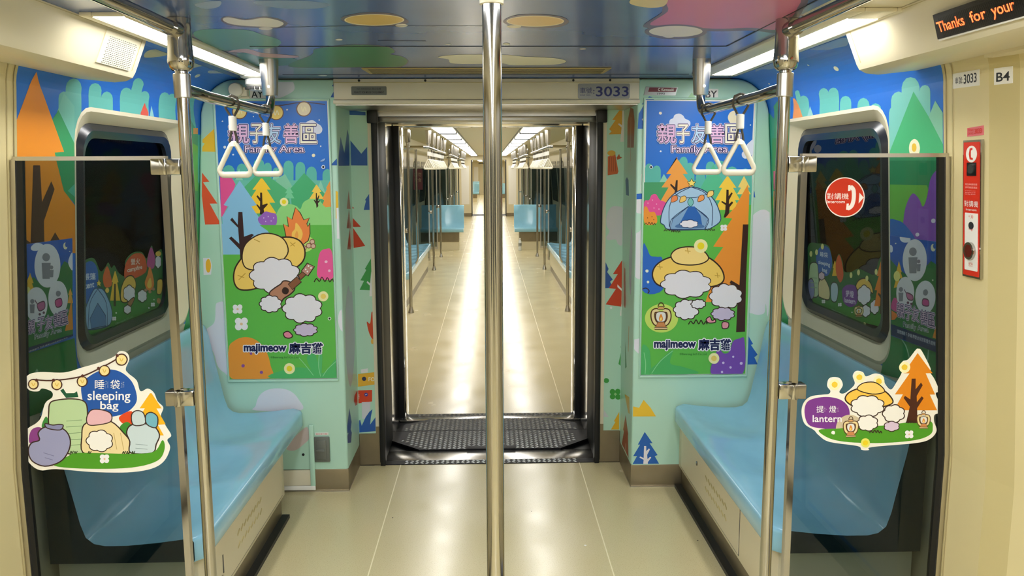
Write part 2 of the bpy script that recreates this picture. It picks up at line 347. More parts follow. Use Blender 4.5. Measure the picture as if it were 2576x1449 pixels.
ART={
 'poster_left':[
  ('P','2c74d2','-1321,1992 -780,1992 -774,605 -1317,611'),
  ('L','4a2c30','-1319,1971 -1180,1980 -1029,1965 -904,1981 -789,1971',0.0042),
  ('S','7a5640','-1167,1937 -1173,1919 -1187,1906 -1206,1901 -1224,1906 -1237,1919 -1241,1938 -1235,1956 -1221,1969 -1202,1974 -1184,1969 -1171,1956'),
  ('S','f2d98c','-1172,1937 -1177,1922 -1189,1910 -1206,1906 -1221,1910 -1232,1922 -1236,1938 -1231,1953 -1219,1965 -1202,1969 -1187,1965 -1176,1953'),
  ('L','f7ecc0','-1215,1949 -1209,1926 -1200,1947 -1193,1927',0.0048),
  ('S','7a5640','-991,1932 -996,1914 -1011,1901 -1029,1896 -1047,1901 -1060,1914 -1064,1932 -1059,1950 -1045,1964 -1026,1969 -1008,1964 -995,1950'),
  ('S','f0d070','-996,1932 -1001,1916 -1013,1905 -1029,1901 -1045,1905 -1056,1916 -1060,1932 -1055,1948 -1042,1960 -1026,1964 -1010,1960 -999,1948'),
  ('L','f7ecc0','-1039,1944 -1033,1920 -1023,1942 -1016,1922',0.0048),
  ('S','7a5640','-856,1949 -862,1931 -876,1918 -894,1913 -913,1918 -926,1931 -930,1950 -924,1968 -910,1981 -892,1986 -873,1981 -860,1968'),
  ('S','ecdcb8','-861,1949 -866,1934 -878,1922 -894,1918 -910,1922 -921,1934 -925,1950 -920,1965 -908,1977 -892,1981 -876,1977 -865,1965'),
  ('L','f7ecc0','-905,1961 -898,1938 -889,1959 -882,1939',0.0048),
  ('S','e4ecf6','-1285,1892 -1286,1889 -1289,1888 -1292,1889 -1293,1892 -1291,1894 -1289,1896 -1286,1894'),
  ('S','e4ecf6','-970,1946 -972,1943 -975,1942 -978,1943 -979,1946 -977,1949 -974,1950 -971,1949'),
  ('S','e4ecf6','-1241,1731 -1242,1728 -1246,1727 -1249,1728 -1250,1731 -1248,1734 -1245,1735 -1242,1734'),
  ('S','e4ecf6','-814,1770 -816,1768 -818,1766 -821,1768 -822,1770 -821,1773 -818,1774 -815,1773'),
  ('S','e4ecf6','-988,1785 -989,1783 -991,1782 -993,1783 -994,1785 -993,1787 -991,1788 -989,1787'),
  ('S','e4ecf6','-1278,1767 -1280,1762 -1285,1760 -1289,1762 -1291,1767 -1289,1772 -1284,1774 -1279,1772'),
  ('S','e4ecf6','-1136,1914 -1136,1912 -1138,1911 -1140,1912 -1141,1914 -1140,1916 -1138,1916 -1136,1916'),
  ('S','e4ecf6','-818,1896 -818,1894 -821,1893 -823,1894 -824,1896 -823,1899 -821,1900 -818,1899'),
  ('S','efe6c8','-846,1726 -848,1722 -851,1719 -855,1718 -859,1719 -862,1722 -863,1726 -862,1730 -858,1733 -854,1734 -850,1733 -847,1730'),
  ('S','dfe3f4','-904,1859 -891,1878 -874,1892 -850,1895 -831,1880 -815,1870 -807,1851 -818,1832 -847,1830 -890,1832'),
  ('P','5fb9ac','-1316,1398 -1303,1644 -1298,1662 -1286,1676 -1270,1681 -1254,1676 -1244,1662 -1240,1643 -1253,1398'),
  ('P','5fb9ac','-1245,1398 -1232,1658 -1228,1673 -1218,1684 -1206,1688 -1193,1684 -1184,1673 -1182,1658 -1194,1397'),
  ('P','5fb9ac','-1194,1397 -1182,1650 -1179,1662 -1172,1670 -1162,1673 -1152,1670 -1146,1662 -1144,1650 -1156,1397'),
  ('P','5fb9ac','-1163,1397 -1149,1680 -1145,1696 -1135,1707 -1122,1712 -1108,1707 -1099,1696 -1096,1680 -1109,1397'),
  ('P','5fb9ac','-1112,1397 -1099,1669 -1096,1681 -1089,1689 -1079,1692 -1070,1689 -1063,1680 -1061,1669 -1073,1396'),
  ('P','5fb9ac','-1068,1396 -1057,1648 -1054,1658 -1048,1665 -1039,1668 -1031,1665 -1025,1658 -1023,1648 -1034,1396'),
  ('P','5fb9ac','-1014,1396 -1003,1674 -999,1688 -990,1698 -977,1702 -966,1698 -957,1688 -954,1673 -966,1396'),
  ('P','5fb9ac','-956,1396 -945,1667 -941,1681 -932,1692 -920,1695 -908,1691 -900,1681 -897,1666 -907,1396'),
  ('P','5fb9ac','-902,1396 -893,1642 -889,1657 -879,1668 -866,1672 -854,1668 -845,1657 -842,1642 -851,1395'),
  ('P','5fb9ac','-822,1395 -814,1632 -810,1646 -801,1656 -790,1660 -778,1656 -770,1646 -768,1632 -776,1395'),
  ('P','6cc0ae','-1314,1607 -774,1604 -773,1390 -1318,1393'),
  ('P','8fd0b8','-1220,1665 -1242,1607 -1204,1607'),
  ('P','8fd0b8','-1039,1662 -1060,1609 -1023,1609'),
  ('P','8fd0b8','-824,1604 -856,1527 -798,1527'),
  ('P','86c9a8','-997,1636 -1042,1610 -1038,1533 -941,1532'),
  ('P','4bb079','-903,1641 -974,1564 -969,1425 -775,1424 -776,1507'),
  ('P','54b47c','-1114,1654 -1200,1572 -1208,1427 -969,1425 -988,1557'),
  ('P','79cfa0','-980,1576 -1001,1542 -990,1542 -1007,1517 -956,1517 -970,1542 -960,1542'),
  ('P','e8599a','-1315,1624 -1256,1617 -1241,1587 -1277,1495 -1314,1427 -1319,1430'),
  ('P','8cc3e8','-1220,1606 -1304,1486 -1280,1478 -1314,1430 -1318,1241 -1011,1239 -1169,1478 -1142,1484'),
  ('P','f9cc3e','-1116,1615 -1160,1560 -1141,1560 -1185,1497 -1156,1497 -1192,1444 -1048,1443 -1080,1496 -1051,1496 -1089,1560 -1070,1560 -1108,1615'),
  ('P','8cc3e8','-1220,1606 -1142,1485 -1169,1478 -1085,1343 -1212,1343'),
  ('P','3a2620','-1123,1546 -1113,1546 -1114,1485 -1090,1493 -1088,1487 -1109,1465 -1106,1438 -1130,1438 -1127,1458 -1144,1485 -1140,1489 -1127,1475 -1125,1502 -1142,1528 -1136,1533 -1124,1519'),
  ('S','94d884','-1054,1377 -1045,1445 -1016,1484 -981,1489 -948,1479 -929,1464 -911,1498 -869,1517 -835,1507 -812,1483 -775,1480 -774,1375'),
  ('S','9a66c4','-1140,1416 -1120,1438 -1100,1453 -1080,1448 -1049,1438 -1048,1396 -1064,1384 -1122,1387'),
  ('S','d8c6ea','-1108,1421 -1109,1419 -1111,1418 -1113,1419 -1114,1421 -1113,1423 -1110,1424 -1108,1423'),
  ('S','d8c6ea','-1086,1428 -1086,1426 -1089,1425 -1091,1426 -1091,1428 -1090,1430 -1088,1431 -1086,1430'),
  ('S','d8c6ea','-1059,1421 -1060,1419 -1062,1418 -1064,1419 -1065,1421 -1064,1423 -1062,1424 -1060,1423'),
  ('S','d8c6ea','-1099,1404 -1100,1402 -1102,1401 -1104,1402 -1105,1404 -1104,1406 -1102,1407 -1100,1406'),
  ('S','d8c6ea','-1072,1406 -1073,1404 -1075,1403 -1077,1404 -1078,1406 -1077,1408 -1075,1409 -1073,1408'),
  ('P','f7cf5a','-847,1583 -870,1549 -860,1547 -883,1514 -811,1513 -832,1547 -822,1549 -843,1583'),
  ('P','3a2620','-850,1542 -845,1542 -845,1515 -836,1532 -833,1528 -842,1503 -832,1507 -830,1504 -841,1492 -840,1478 -849,1468 -851,1488 -862,1507 -859,1510 -852,1502'),
  ('P','f0a04c','-780,1599 -799,1566 -794,1563 -820,1512 -810,1507 -819,1485 -805,1472 -774,1475 -775,1599'),
  ('S','f3ecae','-987,1500 -990,1489 -998,1482 -1008,1479 -1019,1482 -1026,1489 -1028,1500 -1025,1510 -1017,1517 -1007,1520 -997,1517 -990,1510'),
  ('S','f0dc2c','-997,1500 -999,1494 -1003,1490 -1008,1489 -1013,1490 -1017,1494 -1018,1500 -1017,1505 -1013,1509 -1007,1510 -1002,1509 -998,1505'),
  ('P','63bb4e','-1362,1261 -1355,1387 -708,1384 -735,563 -1399,571'),
  ('P','8cc3e8','-1141,1392 -1355,1393 -1363,1241 -1021,1239 -1094,1357'),
  ('P','3e2a2a','-1234,1451 -1214,1451 -1212,1329 -1173,1343 -1163,1337 -1205,1294 -1211,1166 -1236,1166 -1236,1265 -1287,1322 -1274,1330 -1237,1294 -1239,1373 -1276,1412 -1266,1424 -1240,1388'),
  ('S','bfe07a','-865,1292 -874,1270 -898,1254 -930,1248 -962,1254 -984,1270 -992,1293 -982,1315 -959,1331 -927,1337 -895,1331 -872,1314'),
  ('P','f08a48','-953,1472 -930,1445 -914,1410 -886,1420 -900,1391 -896,1376 -885,1395 -886,1341 -896,1307 -931,1282 -980,1288 -1003,1313 -1009,1352 -1016,1391 -991,1376 -996,1428 -972,1413'),
  ('K','3a2620','-953,1472 -930,1445 -914,1410 -886,1420 -900,1391 -896,1376 -885,1395 -886,1341 -896,1307 -931,1282 -980,1288 -1003,1313 -1009,1352 -1016,1391 -991,1376 -996,1428 -972,1413 -953,1472',0.0039),
  ('S','f8c860','-954,1396 -935,1376 -922,1342 -935,1307 -955,1298 -974,1317 -975,1347 -960,1366'),
  ('S','f2a850','-950,1356 -944,1332 -954,1312 -962,1332'),
  ('S','8a5a44','-863,1302 -865,1295 -870,1290 -877,1288 -884,1290 -889,1295 -890,1302 -888,1309 -883,1314 -876,1316 -869,1314 -865,1309'),
  ('S','d8b8a4','-867,1302 -868,1297 -872,1293 -877,1292 -882,1293 -885,1297 -886,1302 -885,1307 -881,1310 -876,1312 -872,1310 -868,1307'),
  ('S','8a5a44','-881,1282 -883,1275 -888,1270 -895,1268 -902,1270 -907,1276 -908,1282 -906,1289 -901,1294 -894,1296 -887,1294 -882,1289'),
  ('S','d8b8a4','-885,1282 -886,1277 -890,1274 -895,1272 -900,1274 -903,1277 -904,1282 -903,1287 -899,1291 -894,1292 -889,1291 -886,1287'),
  ('S','8a5a44','-859,1280 -861,1273 -866,1268 -873,1266 -880,1268 -885,1273 -886,1280 -884,1287 -879,1292 -872,1294 -865,1292 -860,1286'),
  ('S','d8b8a4','-863,1280 -864,1275 -868,1271 -873,1270 -878,1271 -881,1275 -882,1280 -881,1285 -877,1288 -872,1290 -867,1288 -864,1285'),
  ('S','8a5a44','-906,1270 -908,1263 -913,1258 -920,1256 -927,1258 -932,1263 -933,1270 -931,1277 -926,1282 -919,1284 -912,1282 -907,1277'),
  ('S','d8b8a4','-910,1270 -911,1265 -915,1262 -920,1260 -925,1262 -928,1265 -929,1270 -928,1275 -924,1279 -919,1280 -914,1279 -911,1275'),
  ('S','ee5f9e','-853,1121 -854,1188 -840,1248 -812,1265 -782,1253 -779,1121'),
  ('S','f3c3da','-804,1201 -807,1196 -812,1194 -817,1196 -819,1201 -816,1206 -811,1208 -806,1206'),
  ('S','f3c3da','-790,1156 -792,1151 -797,1149 -802,1151 -803,1156 -801,1161 -796,1162 -792,1160'),
  ('L','3a2620','-875,1099 -862,1117 -848,1102 -835,1124 -821,1101 -808,1121 -797,1099 -784,1114 -777,1099',0.005),
  ('S','f5cf6a','-1272,1141 -1253,1191 -1198,1251 -1104,1305 -1005,1326 -941,1309 -915,1260 -926,1205 -980,1161 -1074,1112 -1169,1068 -1240,1063 -1269,1091'),
  ('L','3a2620','-1272,1141 -1253,1191 -1198,1251 -1104,1305 -1005,1326 -941,1309 -915,1260 -926,1205 -980,1161 -1074,1112 -1169,1068 -1240,1063 -1269,1091 -1272,1141',0.0072),
  ('S','f8d98a','-1226,1234 -1204,1295 -1140,1338 -1075,1343 -1017,1315 -997,1255 -1032,1206 -1099,1173 -1170,1162 -1216,1179'),
  ('L','3a2620','-1226,1234 -1204,1295 -1140,1338 -1075,1343 -1017,1315 -997,1255 -1032,1206 -1099,1173 -1170,1162 -1216,1179 -1226,1234',0.006),
  ('L','c99c3c','-1163,1316 -1134,1302',0.0039),
  ('L','c99c3c','-985,1299 -964,1279',0.0039),
  ('L','c99c3c','-1253,1136 -1221,1124',0.0038),
  ('L','c99c3c','-1249,1113 -1214,1146',0.0039),
  ('L','c99c3c','-986,1280 -960,1298',0.0038),
  ('B','3a2620','-1068,1134 -940,1133 -1072,1042',9,0.0025),
  ('B','e9e6ee','-1068,1134 -940,1133 -1072,1042',9,-0.0025),
  ('S','b98468','-1076,1068 -1042,1090 -1026,1106 -993,1100 -972,1067 -995,1039 -1029,1017 -1047,995 -1074,998 -1095,1018 -1099,1046'),
  ('L','3a2620','-1076,1068 -1042,1090 -1026,1106 -993,1100 -972,1067 -995,1039 -1029,1017 -1047,995 -1074,998 -1095,1018 -1099,1046 -1076,1068',0.0061),
  ('S','3a2620','-1002,1056 -1005,1047 -1011,1040 -1020,1038 -1029,1041 -1035,1047 -1037,1056 -1034,1065 -1028,1072 -1019,1074 -1010,1071 -1004,1065'),
  ('P','8a5a3e','-1004,1089 -959,1128 -938,1100 -984,1061'),
  ('K','3a2620','-1004,1089 -959,1128 -938,1100 -984,1061 -1004,1089',0.0044),
  ('P','8a5a3e','-953,1133 -928,1155 -914,1136 -941,1111'),
  ('K','3a2620','-953,1133 -928,1155 -914,1136 -941,1111 -953,1133',0.0044),
  ('P','c09080','-936,1155 -905,1195 -870,1177 -904,1130'),
  ('K','3a2620','-936,1155 -905,1195 -870,1177 -904,1130 -936,1155',0.0055),
  ('S','f0ece8','-910,1163 -911,1160 -914,1159 -917,1160 -918,1163 -917,1166 -914,1168 -911,1166'),
  ('S','f0ece8','-895,1180 -897,1177 -900,1175 -903,1177 -904,1180 -903,1183 -900,1184 -896,1183'),
  ('S','f0ece8','-902,1152 -903,1149 -906,1148 -909,1149 -910,1152 -909,1155 -906,1157 -903,1155'),
  ('S','f0ece8','-883,1170 -884,1167 -888,1166 -891,1167 -892,1170 -890,1174 -887,1175 -884,1174'),
  ('B','3a2620','-1096,990 -1039,989 -1098,945',9,0.0025),
  ('B','e9e6ee','-1096,990 -1039,989 -1098,945',9,-0.0025),
  ('B','3a2620','-938,966 -836,965 -941,890',9,0.0025),
  ('B','e9e6ee','-938,966 -836,965 -941,890',9,-0.0025),
  ('B','3a2620','-926,856 -865,856 -927,822',9,0.0025),
  ('B','cfc0dc','-926,856 -865,856 -927,822',9,-0.0025),
  ('S','e58aa0','-1037,840 -1014,849 -993,826 -1010,814 -1032,820'),
  ('L','3a2620','-1037,840 -1014,849 -993,826 -1010,814 -1032,820 -1037,840',0.0056),
  ('S','ee9a38','-1316,761 -1286,803 -1241,821 -1197,816 -1155,788 -1124,736 -1110,674 -1113,610 -1312,610'),
  ('S','8a4f9a','-1240,674 -1243,668 -1249,665 -1255,668 -1257,674 -1254,680 -1248,682 -1242,680'),
  ('S','8a4f9a','-1149,639 -1152,633 -1158,630 -1164,633 -1166,639 -1163,645 -1157,647 -1152,645'),
  ('S','8a4f9a','-1199,737 -1201,732 -1206,730 -1210,732 -1212,737 -1210,742 -1205,744 -1201,742'),
  ('S','52b668','-1118,611 -1022,656 -933,660 -857,631 -822,653 -776,704 -774,607'),
  ('S','52b668','-926,706 -891,745 -876,705 -857,619 -885,614'),
  ('S','5abd70','-864,734 -848,722 -857,625 -872,671'),
  ('L','8fd49a','-965,712 -933,672 -896,620',0.0034),
  ('L','8fd49a','-862,728 -868,671 -860,614',0.0034),
  ('L','8fd49a','-777,693 -822,653 -849,614',0.0034),
  ('S','f3ecae','-806,1026 -810,1014 -820,1004 -832,1001 -845,1004 -854,1014 -857,1027 -853,1040 -843,1049 -830,1052 -818,1049 -809,1039'),
  ('S','eed06a','-818,1026 -820,1020 -825,1015 -832,1013 -838,1015 -843,1020 -845,1027 -843,1033 -838,1038 -831,1040 -824,1038 -820,1033'),
  ('S','f3ecae','-988,656 -992,642 -1003,632 -1017,628 -1030,632 -1040,643 -1043,657 -1039,671 -1028,682 -1014,685 -1001,681 -991,671'),
  ('S','f0dc2c','-1001,656 -1003,649 -1009,644 -1016,642 -1023,644 -1028,649 -1030,657 -1028,664 -1022,670 -1015,672 -1008,669 -1003,664'),
  ('S','f0eef2','-1260,975 -1264,966 -1273,962 -1282,966 -1285,976 -1281,985 -1272,988 -1263,984'),
  ('S','f0eef2','-1237,976 -1241,967 -1250,963 -1259,967 -1262,976 -1258,985 -1249,989 -1240,985'),
  ('S','f0eef2','-1261,954 -1265,945 -1274,942 -1283,946 -1286,955 -1282,964 -1273,968 -1264,964'),
  ('S','f0eef2','-1238,955 -1242,946 -1252,942 -1260,946 -1264,955 -1259,964 -1250,968 -1242,964'),
  ('S','e6c39a','-1256,965 -1258,961 -1262,960 -1265,961 -1267,965 -1265,969 -1261,970 -1258,969'),
  ('S','f0eef2','-1243,903 -1249,891 -1261,886 -1273,891 -1278,904 -1272,916 -1260,921 -1248,916'),
  ('S','f0eef2','-1213,904 -1219,892 -1231,887 -1243,892 -1247,905 -1242,917 -1229,922 -1218,917'),
  ('S','f0eef2','-1245,875 -1250,862 -1263,857 -1275,863 -1279,875 -1274,888 -1261,893 -1249,887'),
  ('S','f0eef2','-1214,876 -1220,863 -1232,858 -1244,864 -1249,876 -1243,888 -1231,894 -1219,888'),
  ('S','e6c39a','-1239,889 -1241,884 -1246,882 -1251,884 -1253,889 -1251,894 -1246,896 -1241,894'),
  ('S','d8e6d0','-795,912 -797,908 -800,905 -804,904 -809,905 -812,908 -813,913 -812,917 -808,920 -804,922 -799,920 -796,917'),
  ('S','222222','-799,912 -800,910 -802,908 -804,908 -807,908 -808,910 -809,913 -808,915 -806,917 -804,918 -802,917 -800,915'),
  ('T','e3dff2','親',(-1.2617,1.7874),(-1.1669,1.7871),(-1.2571,1.8776),0.075),
  ('T','e3dff2','子',(-1.1587,1.7871),(-1.0978,1.7869),(-1.1544,1.8773),0.075),
  ('T','e3dff2','友',(-1.0796,1.7868),(-1.0133,1.7866),(-1.0755,1.8771),0.075),
  ('T','e3dff2','善',(-0.9956,1.7865),(-0.9268,1.7863),(-0.9917,1.8768),0.075),
  ('T','e3dff2','區',(-0.9153,1.7863),(-0.8369,1.786),(-0.9117,1.8766),0.075),
  ('T','2b2a66','親',(-1.2617,1.7874),(-1.1669,1.7871),(-1.2571,1.8776),0.045),
  ('T','2b2a66','子',(-1.1587,1.7871),(-1.0978,1.7869),(-1.1544,1.8773),0.045),
  ('T','2b2a66','友',(-1.0796,1.7868),(-1.0133,1.7866),(-1.0755,1.8771),0.045),
  ('T','2b2a66','善',(-0.9956,1.7865),(-0.9268,1.7863),(-0.9917,1.8768),0.045),
  ('T','2b2a66','區',(-0.9153,1.7863),(-0.8369,1.786),(-0.9117,1.8766),0.045),
  ('T','e9bfe4','親',(-1.2617,1.7874),(-1.1669,1.7871),(-1.2571,1.8776),0.012),
  ('T','f6efdc','子',(-1.1587,1.7871),(-1.0978,1.7869),(-1.1544,1.8773),0.012),
  ('T','bcd8f2','友',(-1.0796,1.7868),(-1.0133,1.7866),(-1.0755,1.8771),0.012),
  ('T','ecc0e2','善',(-0.9956,1.7865),(-0.9268,1.7863),(-0.9917,1.8768),0.012),
  ('T','f6efdc','區',(-0.9153,1.7863),(-0.8369,1.786),(-0.9117,1.8766),0.012),
  ('T','e3dff2','Family Area',(-1.1868,1.7318),(-0.9001,1.7307),(-1.1847,1.7748),0.1),
  ('T','2b2a66','Family Area',(-1.1868,1.7318),(-0.9001,1.7307),(-1.1847,1.7748),0.065),
  ('T','f3dcef','Family Area',(-1.1868,1.7318),(-0.9001,1.7307),(-1.1847,1.7748),0.0),
  ('S','d8e2f0','-799,1669 -800,1665 -804,1661 -809,1660 -813,1661 -817,1665 -818,1669 -816,1674 -813,1678 -808,1679 -803,1678 -800,1674'),
  ('S','222222','-803,1669 -804,1667 -806,1665 -808,1664 -811,1665 -813,1667 -814,1669 -813,1672 -811,1674 -808,1675 -805,1674 -804,1672'),
  ('S','8fb4e6','-823,1698 -801,1711 -799,1705 -809,1696'),
  ('T','f2f0f8','majimeow',(-1.2398,0.7376),(-1.0301,0.7354),(-1.2374,0.7857),0.13),
  ('T','f2f0f8','麻吉貓',(-1.0123,0.7364),(-0.8463,0.7347),(-1.0101,0.7892),0.13),
  ('T','1c2150','majimeow',(-1.2398,0.7376),(-1.0301,0.7354),(-1.2374,0.7857),0.045),
  ('T','1c2150','麻吉貓',(-1.0123,0.7364),(-0.8463,0.7347),(-1.0101,0.7892),0.045),
  ('T','1f5a2c',"©Benrong Int'l Co.,Ltd.",(-1.1075,0.7089),(-0.9659,0.7074),(-1.1069,0.722),0.0),
 ],
 'poster_right':[
  ('P','2c74d2','784,1986 1315,1978 1308,603 779,605'),
  ('S','e4ecf6','862,1739 861,1736 858,1735 854,1736 853,1739 854,1742 858,1744 861,1742'),
  ('S','e4ecf6','1128,1925 1127,1922 1124,1921 1122,1922 1120,1925 1122,1927 1124,1928 1127,1927'),
  ('S','e4ecf6','1305,1867 1304,1864 1301,1863 1299,1864 1298,1867 1299,1869 1301,1870 1304,1869'),
  ('S','efe6d8','860,1925 859,1922 856,1919 852,1918 849,1919 846,1922 845,1925 846,1929 848,1932 852,1932 856,1932 858,1929'),
  ('S','dfe3f4','897,1882 904,1896 916,1901 923,1916 945,1923 965,1913 975,1899 998,1887 1002,1872 994,1862 950,1853 905,1862'),
  ('S','efe3c2','1249,1903 1246,1886 1235,1875 1220,1870 1204,1875 1193,1887 1188,1903 1192,1919 1202,1931 1218,1936 1233,1931 1244,1919'),
  ('S','2c74d2','1255,1920 1253,1911 1248,1906 1241,1903 1233,1906 1228,1912 1225,1920 1227,1928 1232,1934 1240,1936 1247,1934 1253,1928'),
  ('S','dfe3f4','1283,1760 1302,1785 1319,1792 1319,1722 1304,1726'),
  ('S','dfe3f4','1300,1722 1298,1712 1292,1705 1282,1702 1273,1705 1266,1712 1263,1722 1265,1731 1272,1738 1281,1741 1290,1738 1298,1731'),
  ('P','5fb9ac','785,1450 781,1656 784,1668 791,1677 800,1680 810,1677 818,1668 821,1656 825,1450'),
  ('P','5fb9ac','822,1450 818,1645 821,1658 829,1667 839,1670 850,1667 857,1657 860,1645 865,1449'),
  ('P','5fb9ac','939,1449 934,1670 937,1684 946,1695 958,1699 971,1695 980,1684 984,1669 989,1449'),
  ('P','5fb9ac','959,1449 953,1690 956,1702 963,1710 973,1713 983,1710 990,1701 993,1690 999,1449'),
  ('P','5fb9ac','989,1449 984,1658 986,1671 994,1680 1006,1684 1017,1680 1025,1671 1028,1658 1034,1448'),
  ('P','5fb9ac','1039,1448 1035,1611 1038,1625 1046,1636 1059,1640 1071,1636 1080,1625 1084,1610 1089,1448'),
  ('P','5fb9ac','1091,1448 1085,1662 1088,1676 1096,1686 1108,1689 1120,1686 1129,1675 1132,1661 1139,1448'),
  ('P','5fb9ac','1134,1448 1128,1657 1131,1675 1142,1688 1157,1693 1173,1688 1185,1675 1190,1656 1196,1448'),
  ('P','5fb9ac','1189,1448 1183,1623 1187,1643 1199,1658 1217,1664 1234,1658 1247,1643 1253,1622 1259,1447'),
  ('P','5fb9ac','1259,1447 1253,1616 1257,1634 1268,1648 1284,1654 1300,1648 1313,1634 1318,1615 1324,1447'),
  ('P','5fb9ac','783,1597 1316,1595 1319,1447 780,1450'),
  ('P','8fd0b8','876,1628 854,1587 901,1587'),
  ('P','4b9f6c','748,1587 946,1588 949,1449 750,1450'),
  ('P','58bd92','1122,1674 1056,1547 1059,1448 1319,1447 1315,1546 1201,1546'),
  ('P','63bb4e','750,1475 1338,1472 1372,559 765,566'),
  ('P','f3a44c','943,1709 887,1628 913,1628 865,1562 900,1561 852,1476 1039,1476 987,1561 1022,1561 970,1628 996,1628 936,1709'),
  ('P','3a2620','937,1597 946,1597 945,1528 932,1528 932,1547 908,1574 912,1580 933,1562'),
  ('S','e8559c','782,1494 804,1499 816,1523 838,1528 859,1499 889,1484 875,1434 845,1422 780,1440'),
  ('S','f5b5d4','802,1484 801,1482 799,1481 797,1482 796,1484 797,1486 799,1487 801,1486'),
  ('S','f5b5d4','824,1499 824,1497 821,1496 819,1497 818,1499 819,1501 821,1502 823,1501'),
  ('S','f5b5d4','845,1479 844,1477 842,1476 840,1477 839,1479 840,1481 842,1482 844,1481'),
  ('S','f5b5d4','833,1459 832,1457 830,1456 828,1457 827,1459 827,1462 830,1462 832,1462'),
  ('S','f5b5d4','858,1454 857,1452 855,1451 852,1452 852,1454 852,1456 854,1457 857,1456'),
  ('S','f09a3c','780,1460 795,1464 808,1440 835,1437 845,1385 786,1380'),
  ('S','7a4a20','801,1410 800,1408 798,1408 796,1408 796,1410 796,1412 798,1413 800,1412'),
  ('S','7a4a20','823,1416 822,1414 820,1414 819,1414 818,1416 819,1418 820,1418 822,1418'),
  ('S','7a4a20','832,1401 832,1399 830,1399 828,1399 827,1401 828,1403 830,1404 832,1403'),
  ('L','3a2620','784,1376 791,1385 799,1377 806,1389 814,1377 821,1388 828,1375 834,1384 839,1375',0.003),
  ('P','f9cf4c','1192,1615 1153,1559 1170,1558 1137,1497 1162,1497 1139,1448 1264,1447 1237,1497 1262,1497 1225,1558 1242,1558 1199,1615'),
  ('P','f6d878','1278,1617 1250,1561 1265,1558 1246,1526 1316,1526 1295,1558 1310,1560 1278,1617'),
  ('P','3a2620','1192,1549 1203,1548 1204,1517 1218,1536 1224,1531 1207,1497 1207,1477 1222,1491 1228,1484 1211,1462 1209,1433 1198,1410 1182,1410 1189,1438 1190,1472 1168,1487 1171,1493 1192,1482'),
  ('P','f0983a','1298,1573 1243,1472 1243,1467 1190,1408 1226,1405 1134,1264 1185,1261 1096,1128 1148,1128 1102,981 1305,979 1308,1328 1308,1526'),
  ('P','3e2622','1281,1375 1309,1375 1307,1076 1311,825 1265,823 1268,1046 1223,1077 1230,1092 1274,1066'),
  ('S','a9cbe8','864,1390 875,1449 903,1503 947,1542 1014,1563 1081,1544 1132,1497 1159,1443 1166,1393 1122,1359 1087,1351 914,1350 881,1375'),
  ('L','28406a','864,1390 875,1449 903,1503 947,1542 1014,1563 1081,1544 1132,1497 1159,1443 1166,1393 1122,1359 1087,1351 914,1350 881,1375 864,1390',0.0045),
  ('P','84a9d0','999,1463 925,1404 914,1352 1087,1351 1105,1404 1034,1463'),
  ('K','28406a','999,1463 925,1404 914,1352 1087,1351 1105,1404 1034,1463 999,1463',0.0035),
  ('P','2f68b8','1004,1466 1034,1466 1065,1421 1077,1361 951,1362 980,1419'),
  ('S','5078ac','949,1360 951,1377 1011,1384 1071,1376 1077,1359'),
  ('L','28406a','1011,1562 938,1523 907,1464 909,1365',0.0035),
  ('L','28406a','1016,1562 1086,1532 1123,1463 1124,1369',0.0035),
  ('L','28406a','914,1350 920,1404 1004,1468',0.0035),
  ('L','28406a','1089,1351 1105,1404 1039,1458',0.0035),
  ('L','28406a','930,1535 963,1513 1012,1510 1067,1517 1131,1546',0.003),
  ('S','f08a54','916,1488 920,1516 943,1520 945,1498'),
  ('L','6a4a20','916,1488 920,1516 943,1520 945,1498 916,1488',0.003),
  ('S','f5cc74','959,1486 964,1513 986,1518 988,1496'),
  ('L','6a4a20','959,1486 964,1513 986,1518 988,1496 959,1486',0.003),
  ('S','f09a54','1050,1490 1055,1517 1077,1522 1079,1500'),
  ('L','6a4a20','1050,1490 1055,1517 1077,1522 1079,1500 1050,1490',0.003),
  ('S','f7d47c','1097,1512 1101,1539 1124,1544 1126,1522'),
  ('L','6a4a20','1097,1512 1101,1539 1124,1544 1126,1522 1097,1512',0.003),
  ('S','7cc4c0','1012,1510 1028,1488 1014,1466 998,1488'),
  ('L','2a6a6a','1012,1510 1028,1488 1014,1466 998,1488 1012,1510',0.003),
  ('P','fadf74','1015,1605 1023,1591 1036,1589 1027,1577 1030,1566 1016,1572 1002,1566 1004,1578 994,1589 1008,1591'),
  ('K','3a2620','1015,1605 1023,1591 1036,1589 1027,1577 1030,1566 1016,1572 1002,1566 1004,1578 994,1589 1008,1591 1015,1605',0.0034),
  ('B','28406a','1008,1379 1056,1379 1009,1358',7,0.0017),
  ('B','ece8f2','1008,1379 1056,1379 1009,1358',7,-0.0017),
  ('L','3a2620','882,1343 888,1351 896,1344 902,1355 909,1344 915,1354 922,1342 928,1350 932,1342',0.003),
  ('L','3a2620','919,1338 925,1345 932,1339 937,1349 944,1338 950,1347 955,1337 961,1344 964,1337',0.003),
  ('L','3a2620','1089,1344 1095,1353 1103,1345 1109,1356 1117,1345 1123,1355 1129,1344 1136,1351 1140,1344',0.003),
  ('S','f0eef2','1185,1365 1182,1359 1176,1357 1170,1359 1167,1366 1170,1372 1176,1374 1182,1372'),
  ('S','f0eef2','1201,1366 1198,1360 1192,1357 1186,1360 1183,1366 1185,1372 1191,1375 1198,1372'),
  ('S','f0eef2','1185,1351 1183,1345 1177,1342 1170,1345 1168,1351 1170,1358 1176,1360 1183,1357'),
  ('S','f0eef2','1201,1352 1199,1346 1192,1343 1186,1346 1183,1352 1186,1358 1192,1361 1198,1358'),
  ('S','e6c39a','1188,1358 1187,1356 1184,1355 1182,1356 1180,1358 1182,1361 1184,1362 1187,1361'),
